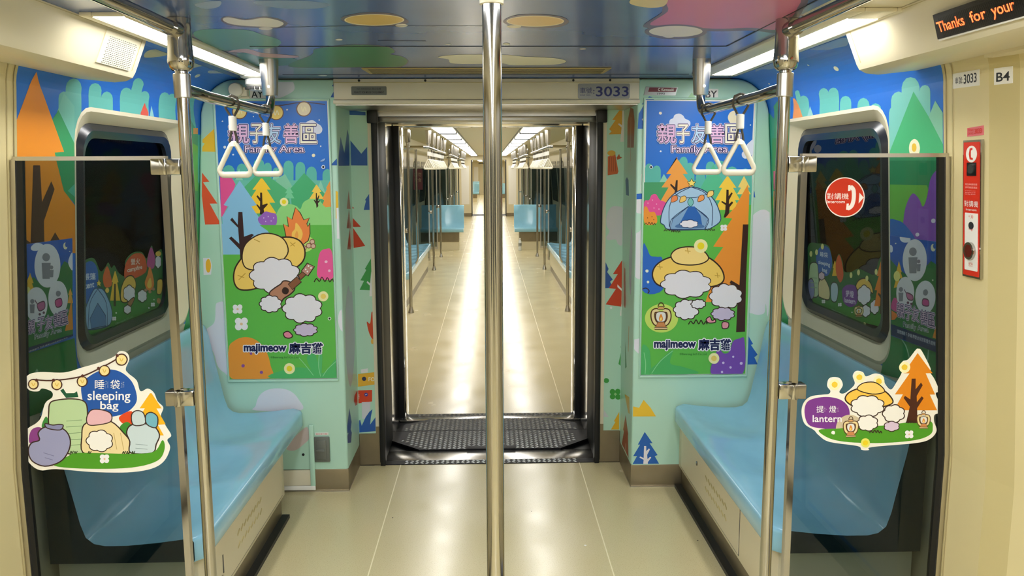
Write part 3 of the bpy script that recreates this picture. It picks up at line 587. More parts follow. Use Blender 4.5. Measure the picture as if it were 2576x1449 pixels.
  ('S','2f6bc8','778,1268 796,1262 816,1220 850,1214 878,1198 882,1046 776,1047'),
  ('S','e6ecd8','808,1142 806,1137 800,1134 795,1137 792,1142 794,1148 800,1150 806,1148'),
  ('S','e6ecd8','813,1086 811,1081 806,1079 802,1081 800,1086 801,1091 806,1093 811,1091'),
  ('L','3a2620','778,1050 797,1055 813,1041 806,1027',0.005),
  ('S','c8e06a','964,898 953,861 923,834 880,825 838,835 806,863 794,900 805,937 836,963 877,973 920,963 951,935'),
  ('S','f5cf6a','828,1120 845,1170 906,1208 1006,1224 1101,1213 1170,1162 1194,1106 1173,1072 1106,1056 1005,1051 915,1057 853,1074'),
  ('L','3a2620','828,1120 845,1170 906,1208 1006,1224 1101,1213 1170,1162 1194,1106 1173,1072 1106,1056 1005,1051 915,1057 853,1074 828,1120',0.0073),
  ('S','f8d98a','920,1220 949,1253 1010,1264 1072,1252 1112,1207 1080,1179 1013,1171 946,1183'),
  ('L','3a2620','920,1220 949,1253 1010,1264 1072,1252 1112,1207 1080,1179 1013,1171 946,1183 920,1220',0.0061),
  ('L','c99c3c','851,1164 879,1161',0.0039),
  ('L','c99c3c','862,1178 868,1150',0.0039),
  ('L','c99c3c','1146,1117 1174,1114',0.0039),
  ('L','c99c3c','1157,1131 1163,1103',0.004),
  ('L','c99c3c','991,1244 1019,1241',0.0039),
  ('L','c99c3c','1002,1258 1008,1230',0.0039),
  ('S','f3ecae','1105,1267 1101,1250 1089,1238 1072,1233 1054,1238 1041,1250 1036,1268 1040,1285 1052,1297 1070,1302 1087,1297 1100,1284'),
  ('S','f0dc2c','1088,1267 1086,1258 1080,1252 1071,1250 1062,1252 1055,1259 1053,1268 1055,1276 1061,1283 1070,1285 1079,1283 1086,1276'),
  ('B','3a2620','1001,1073 1133,1072 1003,1000',9,0.0025),
  ('B','e9e6ee','1001,1073 1133,1072 1003,1000',9,-0.0025),
  ('B','3a2620','1005,943 1072,943 1006,889',9,0.0026),
  ('B','e9e6ee','1005,943 1072,943 1006,889',9,-0.0026),
  ('B','3a2620','1206,1010 1293,1009 1208,944',9,0.0025),
  ('B','e9e6ee','1206,1010 1293,1009 1208,944',9,-0.0025),
  ('B','3a2620','1194,919 1256,918 1195,884',9,0.0025),
  ('B','cdbfdc','1194,919 1256,918 1195,884',9,-0.0025),
  ('B','3a2620','1066,971 1105,971 1066,946',9,0.0026),
  ('B','e9e6ee','1066,971 1105,971 1066,946',9,-0.0026),
  ('S','e79aa8','1108,891 1127,905 1139,885 1153,891 1156,876 1122,873'),
  ('L','3a2620','1108,891 1127,905 1139,885 1153,891 1156,876 1122,873 1108,891',0.0051),
  ('S','e79aa8','1193,876 1223,873 1222,847 1194,844'),
  ('L','3a2620','1193,876 1223,873 1222,847 1194,844 1193,876',0.0051),
  ('L','5a3a22','859,959 868,977 882,977 892,958',0.0051),
  ('L','5a3a22','864,940 838,935 836,899 854,870 899,869 917,899 912,934 886,940',0.026),
  ('L','e9d49c','864,940 838,935 836,899 854,870 899,869 917,899 912,934 886,940',0.0136),
  ('S','e6e4de','856,930 895,930 903,904 892,881 861,881 849,905'),
  ('L','5a3a22','856,930 895,930 903,904 892,881 861,881 849,905 856,930',0.0045),
  ('S','e58b2e','876,922 886,899 882,885 870,885 866,900'),
  ('S','f5dc7c','877,906 881,896 876,886 871,894'),
  ('P','d9a56a','857,946 864,959 886,959 893,946'),
  ('K','5a3a22','857,946 864,959 886,959 893,946 857,946',0.004),
  ('P','cf8a55','860,880 893,880 904,852 850,853'),
  ('K','5a3a22','860,880 893,880 904,852 850,853 860,880',0.004),
  ('P','e8c79a','844,853 910,852 910,842 845,842'),
  ('K','5a3a22','844,853 910,852 910,842 845,842 844,853',0.004),
  ('L','3a2620','1018,866 1029,883 1044,869 1056,890 1071,868 1082,888 1095,866 1106,880 1114,866',0.0051),
  ('S','52b668','778,607 780,740 794,763 820,734 827,682 828,607'),
  ('S','4fb062','828,607 867,670 939,732 929,664 992,645 1073,610'),
  ('L','8fd49a','792,722 802,665 800,610',0.0034),
  ('L','8fd49a','942,730 878,676 834,612',0.0034),
  ('S','7d4fb0','1147,603 1156,690 1177,736 1206,712 1234,724 1250,775 1284,790 1309,781 1304,602'),
  ('S','d8c6ea','1210,663 1208,659 1204,657 1199,659 1197,664 1199,668 1203,670 1208,668'),
  ('S','d8c6ea','1259,695 1258,691 1254,689 1250,691 1248,695 1250,699 1254,700 1258,699'),
  ('S','d8c6ea','1248,639 1246,634 1242,632 1238,634 1236,639 1237,643 1242,645 1246,643'),
  ('S','d8c6ea','1304,660 1302,654 1297,652 1291,654 1289,660 1291,665 1296,667 1302,665'),
  ('S','d8c6ea','1204,615 1203,611 1198,609 1194,611 1192,616 1194,620 1198,622 1202,620'),
  ('S','f3ecae','1182,687 1179,673 1169,662 1155,659 1141,663 1131,673 1126,687 1130,702 1140,712 1154,715 1168,712 1178,701'),
  ('S','eed06a','1169,687 1167,680 1162,674 1155,672 1148,674 1142,680 1140,687 1142,695 1147,700 1154,702 1161,700 1167,694'),
  ('T','e3dff2','親',(0.8419,1.7804),(0.9305,1.7801),(0.8401,1.8703),0.075),
  ('T','e3dff2','子',(0.9374,1.78),(0.998,1.7798),(0.9353,1.8701),0.075),
  ('T','e3dff2','友',(1.0114,1.7798),(1.0819,1.7795),(1.009,1.8699),0.075),
  ('T','e3dff2','善',(1.1017,1.7795),(1.1733,1.7792),(1.099,1.8696),0.075),
  ('T','e3dff2','區',(1.1782,1.7792),(1.2598,1.779),(1.1753,1.8694),0.075),
  ('T','2b2a66','親',(0.8419,1.7804),(0.9305,1.7801),(0.8401,1.8703),0.045),
  ('T','2b2a66','子',(0.9374,1.78),(0.998,1.7798),(0.9353,1.8701),0.045),
  ('T','2b2a66','友',(1.0114,1.7798),(1.0819,1.7795),(1.009,1.8699),0.045),
  ('T','2b2a66','善',(1.1017,1.7795),(1.1733,1.7792),(1.099,1.8696),0.045),
  ('T','2b2a66','區',(1.1782,1.7792),(1.2598,1.779),(1.1753,1.8694),0.045),
  ('T','e9bfe4','親',(0.8419,1.7804),(0.9305,1.7801),(0.8401,1.8703),0.012),
  ('T','f6efdc','子',(0.9374,1.78),(0.998,1.7798),(0.9353,1.8701),0.012),
  ('T','bcd8f2','友',(1.0114,1.7798),(1.0819,1.7795),(1.009,1.8699),0.012),
  ('T','ecc0e2','善',(1.1017,1.7795),(1.1733,1.7792),(1.099,1.8696),0.012),
  ('T','f6efdc','區',(1.1782,1.7792),(1.2598,1.779),(1.1753,1.8694),0.012),
  ('T','e3dff2','Family Area',(0.9121,1.723),(1.1909,1.722),(0.9111,1.7676),0.1),
  ('T','2b2a66','Family Area',(0.9121,1.723),(1.1909,1.722),(0.9111,1.7676),0.065),
  ('T','f3dcef','Family Area',(0.9121,1.723),(1.1909,1.722),(0.9111,1.7676),0.0),
  ('S','d8e2f0','820,1663 818,1658 815,1655 811,1654 806,1655 803,1658 802,1663 803,1667 806,1670 811,1672 815,1670 818,1667'),
  ('S','222222','816,1663 816,1660 814,1658 811,1657 808,1658 806,1660 805,1663 806,1665 808,1667 811,1668 813,1667 815,1665'),
  ('T','f2f0f8','majimeow',(0.8456,0.7346),(1.057,0.7325),(0.8446,0.7852),0.13),
  ('T','f2f0f8','麻吉貓',(1.0741,0.7323),(1.2389,0.7307),(1.0725,0.7887),0.13),
  ('T','1c2150','majimeow',(0.8456,0.7346),(1.057,0.7325),(0.8446,0.7852),0.045),
  ('T','1c2150','麻吉貓',(1.0741,0.7323),(1.2389,0.7307),(1.0725,0.7887),0.045),
  ('T','1f5a2c',"©Benrong Int'l Co.,Ltd.",(0.9766,0.7034),(1.1187,0.7019),(0.9763,0.7178),0.0),
 ],
 'end_left':[
  ('P','e45a38','-1417,1664 -1369,1600 -1400,1597 -1336,1493 -1373,1493 -1324,1391 -1402,1390'),
  ('P','f2c23e','-1328,1860 -1402,1795 -1382,1785 -1409,1747 -1328,1745'),
  ('S','d8dcea','-1372,980 -1361,998 -1328,996 -1318,905 -1314,891 -1317,637 -1347,638 -1378,673 -1395,742 -1431,810 -1428,858 -1383,898'),
  ('P','e4e2ec','-1421,1224 -1387,1224 -1379,1188 -1386,1140 -1423,1138'),
  ('S','efb73a','-1384,1184 -1387,1167 -1392,1154 -1399,1150 -1405,1154 -1409,1167 -1410,1184 -1408,1202 -1402,1214 -1395,1219 -1389,1214 -1385,1202'),
  ('S','dfe2ea','-1061,2096 -964,2102 -939,2074 -939,2038 -990,2009 -1024,2001 -1065,2012'),
  ('P','2b5fae','-738,2080 -754,2058 -740,2056'),
  ('P','2b5fae','-741,2041 -763,2005 -739,2004'),
  ('P','2b5fae','-775,1677 -737,1716 -738,1677'),
  ('P','f0c23c','-753,1553 -733,1543 -730,1422 -757,1415'),
  ('P','e8e8ee','-752,1468 -728,1471 -730,1315 -755,1315'),
  ('S','e4e4ec','-757,940 -739,960 -720,954 -720,844 -750,852 -762,893'),
  ('S','dcdde8','-1198,438 -1197,462 -1178,512 -1139,543 -1081,553 -1020,539 -978,495 -970,435'),
  ('S','cdbfba','-939,346 -931,288 -963,253 -1006,223 -1047,227 -1039,254 -981,318'),
 ],
 'end_right':[
  ('P','2d6ac0','796,2007 759,1968 772,1968 746,1923 742,1850 782,1850 780,1980 827,1980 812,2001'),
  ('K','e4e6ee','764,1898 780,1886',0.01),
  ('P','9ed09a','1006,2025 974,1982 1040,1982'),
  ('S','dfe0ec','1315,1343 1323,1410 1375,1448 1416,1433 1438,1389 1430,924 1414,969 1406,918 1348,918 1325,970'),
  ('P','2f66bc','1317,824 1302,763 1306,651 1384,652 1366,689 1382,703 1345,755 1357,759'),
  ('P','e4e6f0','1303,777 1320,742 1332,745 1322,686 1331,612 1307,612'),
  ('P','2f6bc8','1313,1543 1335,1539 1340,1509 1316,1513'),
  ('P','2f6bc8','734,1530 775,1532 776,1505 732,1502'),
  ('P','e6e4ea','732,1502 776,1503 777,1430 747,1434 731,1448'),
  ('S','e0e0ea','735,1313 756,1340 777,1336 777,1122 741,1114 734,1191'),
  ('S','e0e0ea','733,783 754,791 777,787 776,718 755,724 735,752'),
  ('L','e8ece8','740,1599 737,1554',0.003),
  ('L','e8ece8','766,1629 759,1539',0.003),
  ('P','f0c43c','796,470 773,428 737,437 738,382 862,381 833,428'),
  ('P','2f67b8','805,298 770,230 782,230 747,168 767,168 740,117 885,123 860,166 875,172 832,236 847,237'),
  ('P','ece8ee','803,222 814,222 815,194 829,209 834,203 820,174 822,151 836,163 842,159 824,134 826,117 800,117 802,147 780,160 783,166 802,157'),
 ],
 'jamb_left':[
  ('P','a63e22','4492,1550 4412,1454 4531,1447'),
  ('P','a63e22','4483,1451 4388,1354 4521,1344'),
  ('P','a63e22','4482,1347 4386,1244 4500,1233'),
  ('L','c8b4a8','4475,1412 4496,1314 4499,1176',0.0113),
  ('S','b9bfcb','4382,1052 4438,1013 4494,997 4529,834 4531,707 4453,574 4352,517 4272,602 4241,729 4261,883 4310,993'),
  ('P','2b57a0','4294,1819 4393,1741 4508,1867 4554,1829 4540,1676 4206,1675 4221,1718'),
  ('P','b8402a','4568,439 4467,436 4449,411 4482,375 4553,362'),
  ('P','2f4f96','4293,418 4212,344 4171,318 4246,299 4134,279 4311,224 4344,268 4312,295 4350,325'),
 ],
 'jamb_right':[
  ('P','98452f','4399,1967 4478,1901 4478,1765 4274,1760 4264,1890 4304,1953'),
  ('K','c0a89c','4375,1917 4366,1692',0.0111),
  ('P','a8432a','4512,1124 4492,907 4457,910 4486,1118'),
  ('S','b9bfcb','4307,1367 4269,1261 4282,1104 4291,1008 4331,1034 4364,1173 4335,1271'),
  ('P','2d4f8a','4472,1611 4520,1595 4493,1515 4400,1514 4422,1596'),
  ('P','3f8a4a','4450,727 4436,580 4388,600'),
  ('K','c9a86a','4336,832 4347,692',0.0167),
  ('P','9c4a2a','4397,331 4471,225 4444,223 4516,122 4281,125 4317,240 4306,253'),
  ('K','d8c8c0','4375,178 4393,94',0.0091),
  ('P','d8b044','4438,436 4288,460 4268,374 4316,368'),
 ],
 'surround_left':[
  ('P','c63f1f','-744,1467 -725,1448 -742,1446 -744,1406 -693,1348 -738,1347 -672,1243 -748,1231'),
  ('P','3e9a4e','-642,1176 -678,1117 -670,1112 -704,1054 -684,1052 -710,1002 -642,999'),
  ('P','e6e6ea','-644,1104 -651,1037 -667,1051 -670,1041 -653,1025 -657,966 -640,966'),
  ('P','2b5fae','-642,1527 -667,1492 -661,1489 -675,1439 -640,1439'),
  ('S','cc4a26','-648,877 -638,856 -641,729 -663,755 -676,823 -658,814'),
  ('S','e0b050','-640,712 -641,704 -644,699 -648,697 -652,699 -655,704 -656,712 -655,720 -652,725 -648,727 -643,725 -640,720'),
  ('P','e6b23c','-733,528 -638,538 -640,467 -735,455'),
  ('S','333a5a','-688,500 -690,494 -694,490 -700,488 -706,490 -710,494 -712,501 -710,507 -705,511 -700,513 -694,511 -690,506'),
  ('T','f4ecd8','FO',(-0.6751,0.4872),(-0.6415,0.4869),(-0.6745,0.508),0.02),
  ('P','e6e6ea','-717,554 -677,560 -678,536 -716,533'),
  ('P','2b5da6','-742,1970 -650,1960 -650,1942 -742,1945'),
  ('P','2b5da6','-738,1814 -679,1740 -647,1776 -648,1677 -741,1678'),
  ('P','d8482a','-736,434 -657,436 -659,370 -739,359'),
  ('S','3f3f9a','-681,410 -683,404 -686,400 -692,399 -697,401 -700,405 -702,410 -700,415 -696,419 -691,420 -686,419 -682,415'),
  ('K','f0eef6','-697,407 -686,413',0.003),
  ('K','f3dcd4','-737,407 -728,408',0.0026),
  ('K','f3dcd4','-738,398 -728,399',0.0026),
  ('K','f3dcd4','-738,390 -728,391',0.0026),
  ('P','d5d6e0','-717,366 -668,368 -671,323 -698,270 -718,270'),
  ('P','2a5cab','-742,250 -729,266 -721,230 -698,279 -676,310 -658,325 -668,283 -674,236 -643,278 -644,198 -739,190'),
 ],
 'surround_right':[
  ('P','d6a236','708,1964 671,1915 688,1913 655,1866 668,1854 652,1838 722,1840 727,1964'),
  ('P','dcd8d4','724,1963 739,1963 743,1800 716,1798 722,1874 703,1891 707,1897 724,1887'),
  ('P','c8622a','649,1720 690,1733 708,1640 703,1627 650,1619'),
  ('S','d8a83a','691,1738 688,1731 680,1725 669,1723 658,1725 650,1731 647,1738 650,1746 658,1751 669,1753 680,1751 688,1746'),
  ('P','b85a26','697,1714 711,1734 715,1720 728,1714 702,1702'),
  ('K','7a3416','659,1716 658,1640',0.002),
  ('K','7a3416','669,1716 670,1640',0.0021),
  ('K','7a3416','679,1716 681,1640',0.0021),
  ('K','7a3416','689,1716 693,1640',0.0021),
  ('S','cfd0d6','648,1406 672,1447 707,1451 736,1438 742,1373 740,1282 733,1238 711,1244 697,1270 659,1266 646,1282 663,1315 647,1348'),
  ('P','2b56a0','644,1145 661,1107 653,1090 685,1048 670,1036 688,1002 644,1000'),
  ('P','cc4526','736,1157 685,1078 712,1078 664,1000 703,996 647,909 750,893 747,1115'),
  ('P','ece6e6','711,1021 738,993 740,980 711,1006'),
  ('P','ece6e6','745,980 735,913 728,845 736,843'),
  ('S','e8e8ea','684,890 683,887 681,884 677,884 674,884 672,887 670,890 671,894 674,896 677,897 681,896 683,894'),
  ('P','3f9a48','746,738 733,665 739,656 723,570 755,544 755,716'),
  ('S','3f9a48','671,475 669,468 664,463 656,461 649,463 643,468 641,476 643,482 648,488 656,489 664,487 669,482'),
  ('S','3f9c3e','707,410 705,402 699,396 691,394 684,396 678,402 676,410 678,418 683,424 691,426 699,424 705,418'),
  ('S','3f9c3e','737,410 735,402 730,397 722,395 714,397 708,403 706,411 708,419 714,425 721,427 729,424 735,419'),
  ('S','3f9c3e','708,381 706,373 700,368 693,366 685,368 679,374 677,382 679,390 684,396 692,398 700,395 706,390'),
  ('S','3f9c3e','739,380 737,372 732,366 724,364 716,366 710,372 708,380 710,389 716,394 724,396 731,394 737,388'),
  ('S','9cd08a','715,396 714,392 711,390 708,389 704,390 702,392 701,396 702,399 704,402 708,403 711,402 714,399'),
  ('P','dfae2e','731,293 702,239 710,234 673,167 697,160 666,106 732,95'),
  ('P','e6e0e4','708,151 730,135 730,122 708,142'),
  ('P','c9ccd0','644,305 672,264 643,264'),
 ],
 'ceiling':[
  ('S','8aa0c4','-776,2344 -733,2304 -691,2294 -723,2375 -768,2400'),
  ('S','7c92be','-603,2296 -528,2281 -458,2295 -417,2334 -434,2374 -479,2399 -555,2391 -604,2343'),
  ('S','6a6076','-774,2559 -737,2513 -702,2559 -638,2518 -602,2559 -598,2637 -642,2721 -690,2716 -743,2706 -785,2658'),
  ('S','e2dedb','-771,2569 -743,2531 -707,2578 -644,2540 -614,2578 -610,2637 -644,2699 -684,2693 -736,2678 -772,2638'),
  ('S','d8d4d8','-666,2727 -673,2741 -683,2752 -695,2756 -705,2752 -710,2741 -709,2727 -702,2713 -692,2703 -680,2699 -671,2703 -666,2713'),
  ('S','5b9a93','-948,2833 -871,2742 -757,2753 -731,2844 -704,2942 -718,3047 -782,3159 -893,3188 -973,3218 -980,3073'),
  ('S','4f8f88','-950,3312 -856,3312 -765,3446 -793,3630 -951,3708 -987,3629'),
  ('S','c9a6b0','-961,3248 -876,3173 -847,3280 -782,3328 -732,3378 -762,3429 -873,3411 -907,3280'),
  ('S','6a6076','-624,3174 -522,3088 -419,3069 -350,3131 -342,3251 -367,3321 -327,3397 -322,3558 -376,3734 -490,3745 -812,3759 -826,3630 -677,3345'),
  ('S','3f8459','-626,3188 -525,3106 -423,3087 -354,3147 -346,3262 -371,3328 -331,3401 -326,3554 -378,3720 -490,3731 -806,3744 -821,3622 -676,3352'),
  ('S','6a6076','-424,2549 -365,2467 -312,2449 -260,2475 -230,2587 -256,2657 -344,2688 -405,2657'),
  ('S','f3e6c8','-241,2571 -258,2620 -295,2658 -342,2672 -386,2658 -413,2621 -417,2572 -397,2525 -361,2491 -316,2479 -276,2491 -248,2524'),
  ('S','dcba6a','-245,2571 -261,2614 -296,2647 -341,2659 -382,2647 -408,2615 -413,2572 -395,2530 -360,2500 -318,2490 -279,2500 -252,2530'),
  ('S','ece6dc','-240,2669 -244,2684 -252,2695 -262,2699 -271,2695 -277,2684 -278,2669 -274,2655 -266,2644 -256,2640 -247,2644 -241,2655'),
  ('S','e8e4da','-488,2955 -491,2965 -497,2973 -504,2975 -509,2973 -513,2965 -512,2955 -509,2945 -503,2937 -497,2934 -491,2937 -488,2945'),
  ('S','d8d4d0','-124,3067 -125,3074 -130,3079 -136,3081 -141,3079 -145,3074 -146,3067 -144,3060 -140,3055 -134,3053 -129,3055 -125,3060'),
  ('S','d8d4d0','-750,4067 -756,4082 -766,4092 -777,4096 -787,4092 -793,4081 -793,4066 -787,4052 -777,4041 -766,4038 -756,4042 -750,4052'),
  ('L','1c2a50','-370,2973 -289,2981 -208,2986',0.0136),
  ('K','3a3f60','-645,2706 -450,2678 -9,2677',0.0064),
  ('S','ddd6b6','-194,3414 -150,3355 -72,3329 5,3337 82,3345 151,3396 269,3437 326,3542 286,3653 117,3675 60,3606 -51,3628 -145,3604 -155,3475'),
  ('S','6a6076','51,2598 82,2499 141,2477 213,2509 248,2597 228,2692 154,2712 83,2680'),
  ('S','f3e2c0','233,2590 226,2638 196,2674 152,2688 107,2674 74,2638 61,2591 71,2545 101,2512 142,2500 184,2512 218,2544'),
  ('S','e2be7e','229,2590 221,2632 193,2664 152,2675 109,2664 77,2632 65,2591 75,2550 103,2522 142,2511 183,2521 214,2550'),
  ('S','e6d9bc','109,2688 107,2701 99,2711 88,2715 76,2711 68,2701 64,2688 67,2674 75,2665 86,2661 97,2665 106,2674'),
  ('S','e0d8b8','83,3058 82,3070 77,3080 71,3083 65,3080 60,3070 58,3058 60,3045 64,3036 70,3032 76,3036 81,3045'),
  ('S','d8d4d0','367,3178 366,3187 362,3193 356,3196 350,3193 344,3187 342,3178 342,3170 346,3163 352,3161 359,3163 364,3170'),
  ('S','6a6076','488,2686 497,2445 477,2224 795,2222 883,2396 964,2794 850,2762 739,2778 587,2731'),
  ('S','c8709c','501,2643 511,2433 485,2214 776,2212 860,2384 930,2731 834,2708 724,2724 574,2672'),
  ('S','6a6076','713,2786 719,2864 695,2924 648,2946 590,2923 540,2864 511,2786 511,2712 536,2661 580,2643 632,2661 681,2712'),
  ('S','e6e1de','697,2778 699,2834 677,2877 636,2893 588,2877 547,2834 524,2778 525,2724 548,2685 587,2672 631,2685 672,2724'),
  ('S','e0dcda','629,2876 630,2893 626,2906 617,2911 606,2906 596,2893 589,2876 589,2859 593,2847 602,2843 613,2847 623,2859'),
  ('S','d8c69a','386,2318 387,2234 464,2234 483,2351 444,2374'),
 ],
 'wall_left':[
  ('P','6cb8ac','2893,1720 2893,1933 2896,1949 2911,1962 2934,1969 2963,1968 2988,1958 3001,1943 3004,1722'),
  ('P','6cb8ac','2844,1719 2846,1896 2850,1907 2864,1915 2881,1920 2899,1918 2912,1912 2916,1902 2915,1720'),
  ('P','6cc3b8','3056,1793 3054,1938 3056,1952 3068,1963 3090,1969 3115,1968 3138,1960 3150,1947 3155,1797'),
  ('P','6cc3b8','3150,1796 3150,1918 3155,1931 3170,1942 3192,1948 3218,1946 3238,1938 3247,1926 3248,1801'),
  ('P','6cc3b8','3311,1803 3306,1944 3307,1959 3320,1971 3344,1977 3374,1976 3401,1968 3416,1954 3426,1808'),
  ('P','6cc3b8','3426,1808 3387,1994 3380,2008 3386,2019 3403,2026 3430,2025 3460,2017 3481,2005 3532,1812'),
  ('P','6cc3b8','3497,1811 3486,1954 3485,1966 3496,1975 3515,1980 3539,1979 3561,1973 3575,1962 3591,1815'),
  ('P','6cc3b8','3697,1819 3680,1962 3678,1976 3689,1987 3713,1994 3744,1993 3774,1985 3793,1972 3818,1824'),
  ('P','6cc3b8','3790,1823 3768,1968 3766,1980 3775,1990 3796,1995 3823,1995 3850,1988 3868,1976 3898,1827'),
  ('P','8ad0cc','3038,1870 3018,1841 3058,1844'),
  ('P','8ad0cc','3276,1883 3253,1850 3305,1850'),
  ('P','9ad4d4','3609,1927 3580,1852 3656,1854'),
  ('P','e8614a','3539,1933 3499,1890 3502,1851 3577,1852 3579,1896'),
  ('P','78bfae','2881,1915 2837,1852 2952,1735 2952,1877'),
  ('P','3e9c63','2845,1857 2794,1816 2807,1568 2949,1562 2952,1752'),
  ('P','ea922c','2702,1965 2595,1807 2584,1713 2574,1433 3026,1363 2999,1492 2949,1543 2876,1593 2819,1719 2881,1722'),
  ('P','3c9a60','2999,1485 2949,1547 2876,1596 2827,1698 3032,1672'),
  ('P','58b69a','3002,1638 2903,1592 3000,1548'),
  ('P','4a2c28','2687,1677 2728,1677 2736,1561 2795,1626 2816,1600 2746,1499 2747,1422 2664,1430'),
  ('P','4a2c28','2592,1470 2664,1437 2663,1420 2583,1427'),
  ('P','4a2c28','2815,1458 2846,1429 2769,1420'),
  ('P','2f8040','2562,1091 2939,1076 2962,927 3017,838 2554,891'),
  ('L','a8cfae','2670,988 2688,1023 2701,980',0.0076),
  ('P','5fb8ae','4060,1500 4260,1500 4260,1830 4060,1830'),
  ('P','49a468','4040,860 4260,860 4260,1560 4160,1620 4060,1500'),
  ('P','5fb8ae','3972,2016 4056,2041 4179,1807 4052,1803'),
  ('P','4aa47c','4073,1896 4177,1839 4189,1557 4096,1559'),
  ('P','6cbf5a','4106,1786 4181,1775 4189,1557 4124,1558'),
  ('P','e9a04a','4111,1858 4176,1861 4177,1833 4113,1830'),
  ('P','3f9f5c','4004,890 4065,984 4103,1304 4197,1296 4210,822 4005,871'),
  ('S','d2c28c','3228,2151 3193,2185 3187,2221 3222,2242 3328,2200 3341,2161 3285,2128'),
  ('S','c2ccd2','3874,2170 3844,2201 3900,2271 3937,2290 3974,2219 3930,2167'),
  ('S','dfe0cc','3880,2132 3892,2127 3900,2120 3902,2113 3896,2108 3886,2105 3875,2107 3865,2111 3858,2118 3855,2125 3859,2131 3868,2133'),
  ('S','cfcab0','3572,2202 3575,2234 3651,2238 3710,2177 3691,2154'),
 ],
 'wall_right':[
  ('P','6cc3b8','3867,1818 3812,1994 3802,2000 3786,2003 3772,2004 3761,2001 3757,1995 3760,1989 3809,1815'),
  ('P','6cc3b8','3825,1816 3806,1952 3790,1965 3759,1973 3727,1974 3701,1968 3686,1956 3685,1942 3698,1811'),
  ('P','6cc3b8','3587,1806 3561,1966 3545,1978 3519,1985 3492,1986 3472,1980 3461,1970 3462,1957 3482,1802'),
  ('P','6cc3b8','3488,1802 3469,1958 3454,1970 3429,1977 3402,1978 3380,1973 3368,1962 3368,1949 3382,1798'),
  ('P','6cc3b8','3369,1797 3363,1915 3355,1927 3334,1935 3307,1936 3282,1931 3265,1920 3258,1907 3264,1793'),
  ('P','6cc3b8','3209,1790 3204,1893 3196,1906 3178,1914 3152,1916 3127,1910 3109,1899 3103,1886 3108,1786'),
  ('P','6cc3b8','3104,1786 3101,1868 3094,1879 3077,1887 3054,1889 3031,1884 3015,1874 3010,1861 3013,1782'),
  ('P','7cc6ba','2942,1706 2936,1889 2928,1904 2908,1913 2881,1915 2854,1908 2835,1896 2829,1880 2834,1704'),
  ('P','7cc6ba','2866,1705 2860,1926 2848,1942 2822,1953 2792,1954 2765,1947 2748,1932 2741,1915 2745,1703'),
  ('P','7cc6ba','2745,1703 2741,1903 2737,1913 2724,1919 2707,1920 2690,1916 2678,1907 2674,1897 2677,1702'),
  ('P','7cc6ba','2957,1706 2952,1849 2946,1860 2932,1867 2913,1868 2894,1864 2880,1855 2876,1844 2880,1705'),
  ('P','ef9a55','3858,1973 3835,1970 3760,1877 3814,1848 3898,1852'),
  ('P','9bd3cf','3676,1923 3734,1853 3613,1849'),
  ('P','4cb57a','2780,1906 2962,1702 2964,1594 2600,1602 2601,1729 2685,1819'),
  ('P','88c6aa','2645,1866 2685,1819 2602,1730 2601,1826'),
  ('S','f3eecb','2742,1721 2747,1706 2760,1695 2778,1691 2796,1695 2810,1707 2814,1722 2809,1738 2795,1748 2777,1752 2759,1747 2747,1736'),
  ('S','efc443','2764,1724 2766,1717 2772,1712 2780,1710 2788,1712 2793,1717 2795,1724 2793,1732 2787,1737 2779,1738 2771,1736 2766,1731'),
  ('P','2f9a62','2957,1683 2599,1680 2598,1432 2961,1401'),
  ('P','74c44e','2958,1599 2698,1602 2598,1432 2961,1401'),
  ('S','9058bc','2858,1409 2855,1476 2835,1531 2791,1572 2749,1556 2724,1531 2698,1563 2674,1625 2630,1655 2597,1666 2596,1412 2858,1398'),
  ('S','2f70c4','2960,1469 2903,1476 2846,1465 2781,1427 2771,1395 2961,1378'),
  ('S','e8e6f0','2645,1490 2649,1484 2659,1482 2668,1483 2672,1488 2668,1493 2659,1496 2649,1495'),
  ('S','e8e6f0','2747,1437 2751,1433 2760,1430 2769,1431 2773,1436 2769,1440 2760,1443 2751,1442'),
  ('P','2f8a4e','2967,1074 2594,1084 2593,948 3033,891'),
  ('L','a8d0b4','2872,1058 2838,1037 2816,1002',0.007),
  ('L','a8d0b4','2688,1058 2693,1019',0.0063),
  ('P','3aa088','4060,1500 4260,1500 4260,1950 4060,1860'),
  ('P','43a05e','4040,860 4260,860 4260,1500 4060,1550'),
  ('P','4aa478','4131,1956 4058,1977 4122,1544 4181,1543'),
  ('P','3f9a5c','4177,1804 4097,1802 4119,1546 4201,1544'),
  ('P','e0518e','4174,1642 4125,1642 4132,1551 4180,1550'),
  ('P','f0924a','4181,1544 4130,1546 4139,1427 4190,1424'),
  ('P','3f9f5c','4202,1276 4086,981 4015,926 4018,886 4235,845'),
  ('S','8fa3c9','3185,2244 3117,2245 2978,2246 2908,2194 3004,2146 3082,2149 3152,2158 3204,2187'),
  ('S','8fa3c9','3906,2188 3683,2238 3595,2203 3540,2201 3667,2164 3782,2161 3821,2185'),
  ('S','ece6c6','3279,2041 3293,2041 3302,2047 3301,2056 3288,2063 3274,2063 3267,2056 3268,2047'),
  ('S','dfe2e2','3460,2102 3466,2102 3469,2105 3467,2109 3462,2112 3456,2112 3454,2109 3455,2104'),
  ('S','dfe2e2','4016,2069 4024,2068 4030,2071 4030,2075 4023,2078 4015,2079 4010,2076 4010,2072'),
 ],
 'notice_left':[
  ('P','2560ba','2588,1436 2922,1430 2919,1088 2582,1093'),
  ('P','2f7a44','2586,1354 2623,1314 2670,1328 2725,1290 2796,1306 2865,1357 2920,1334 2918,1094 2582,1106'),
  ('S','e6e8f2','2659,1425 2687,1434 2725,1427 2727,1414 2691,1409 2661,1414'),
  ('S','e6e8f2','2588,1388 2603,1381 2602,1370 2589,1369'),
  ('S','e6e8f2','2922,1379 2898,1365 2892,1343 2921,1319'),
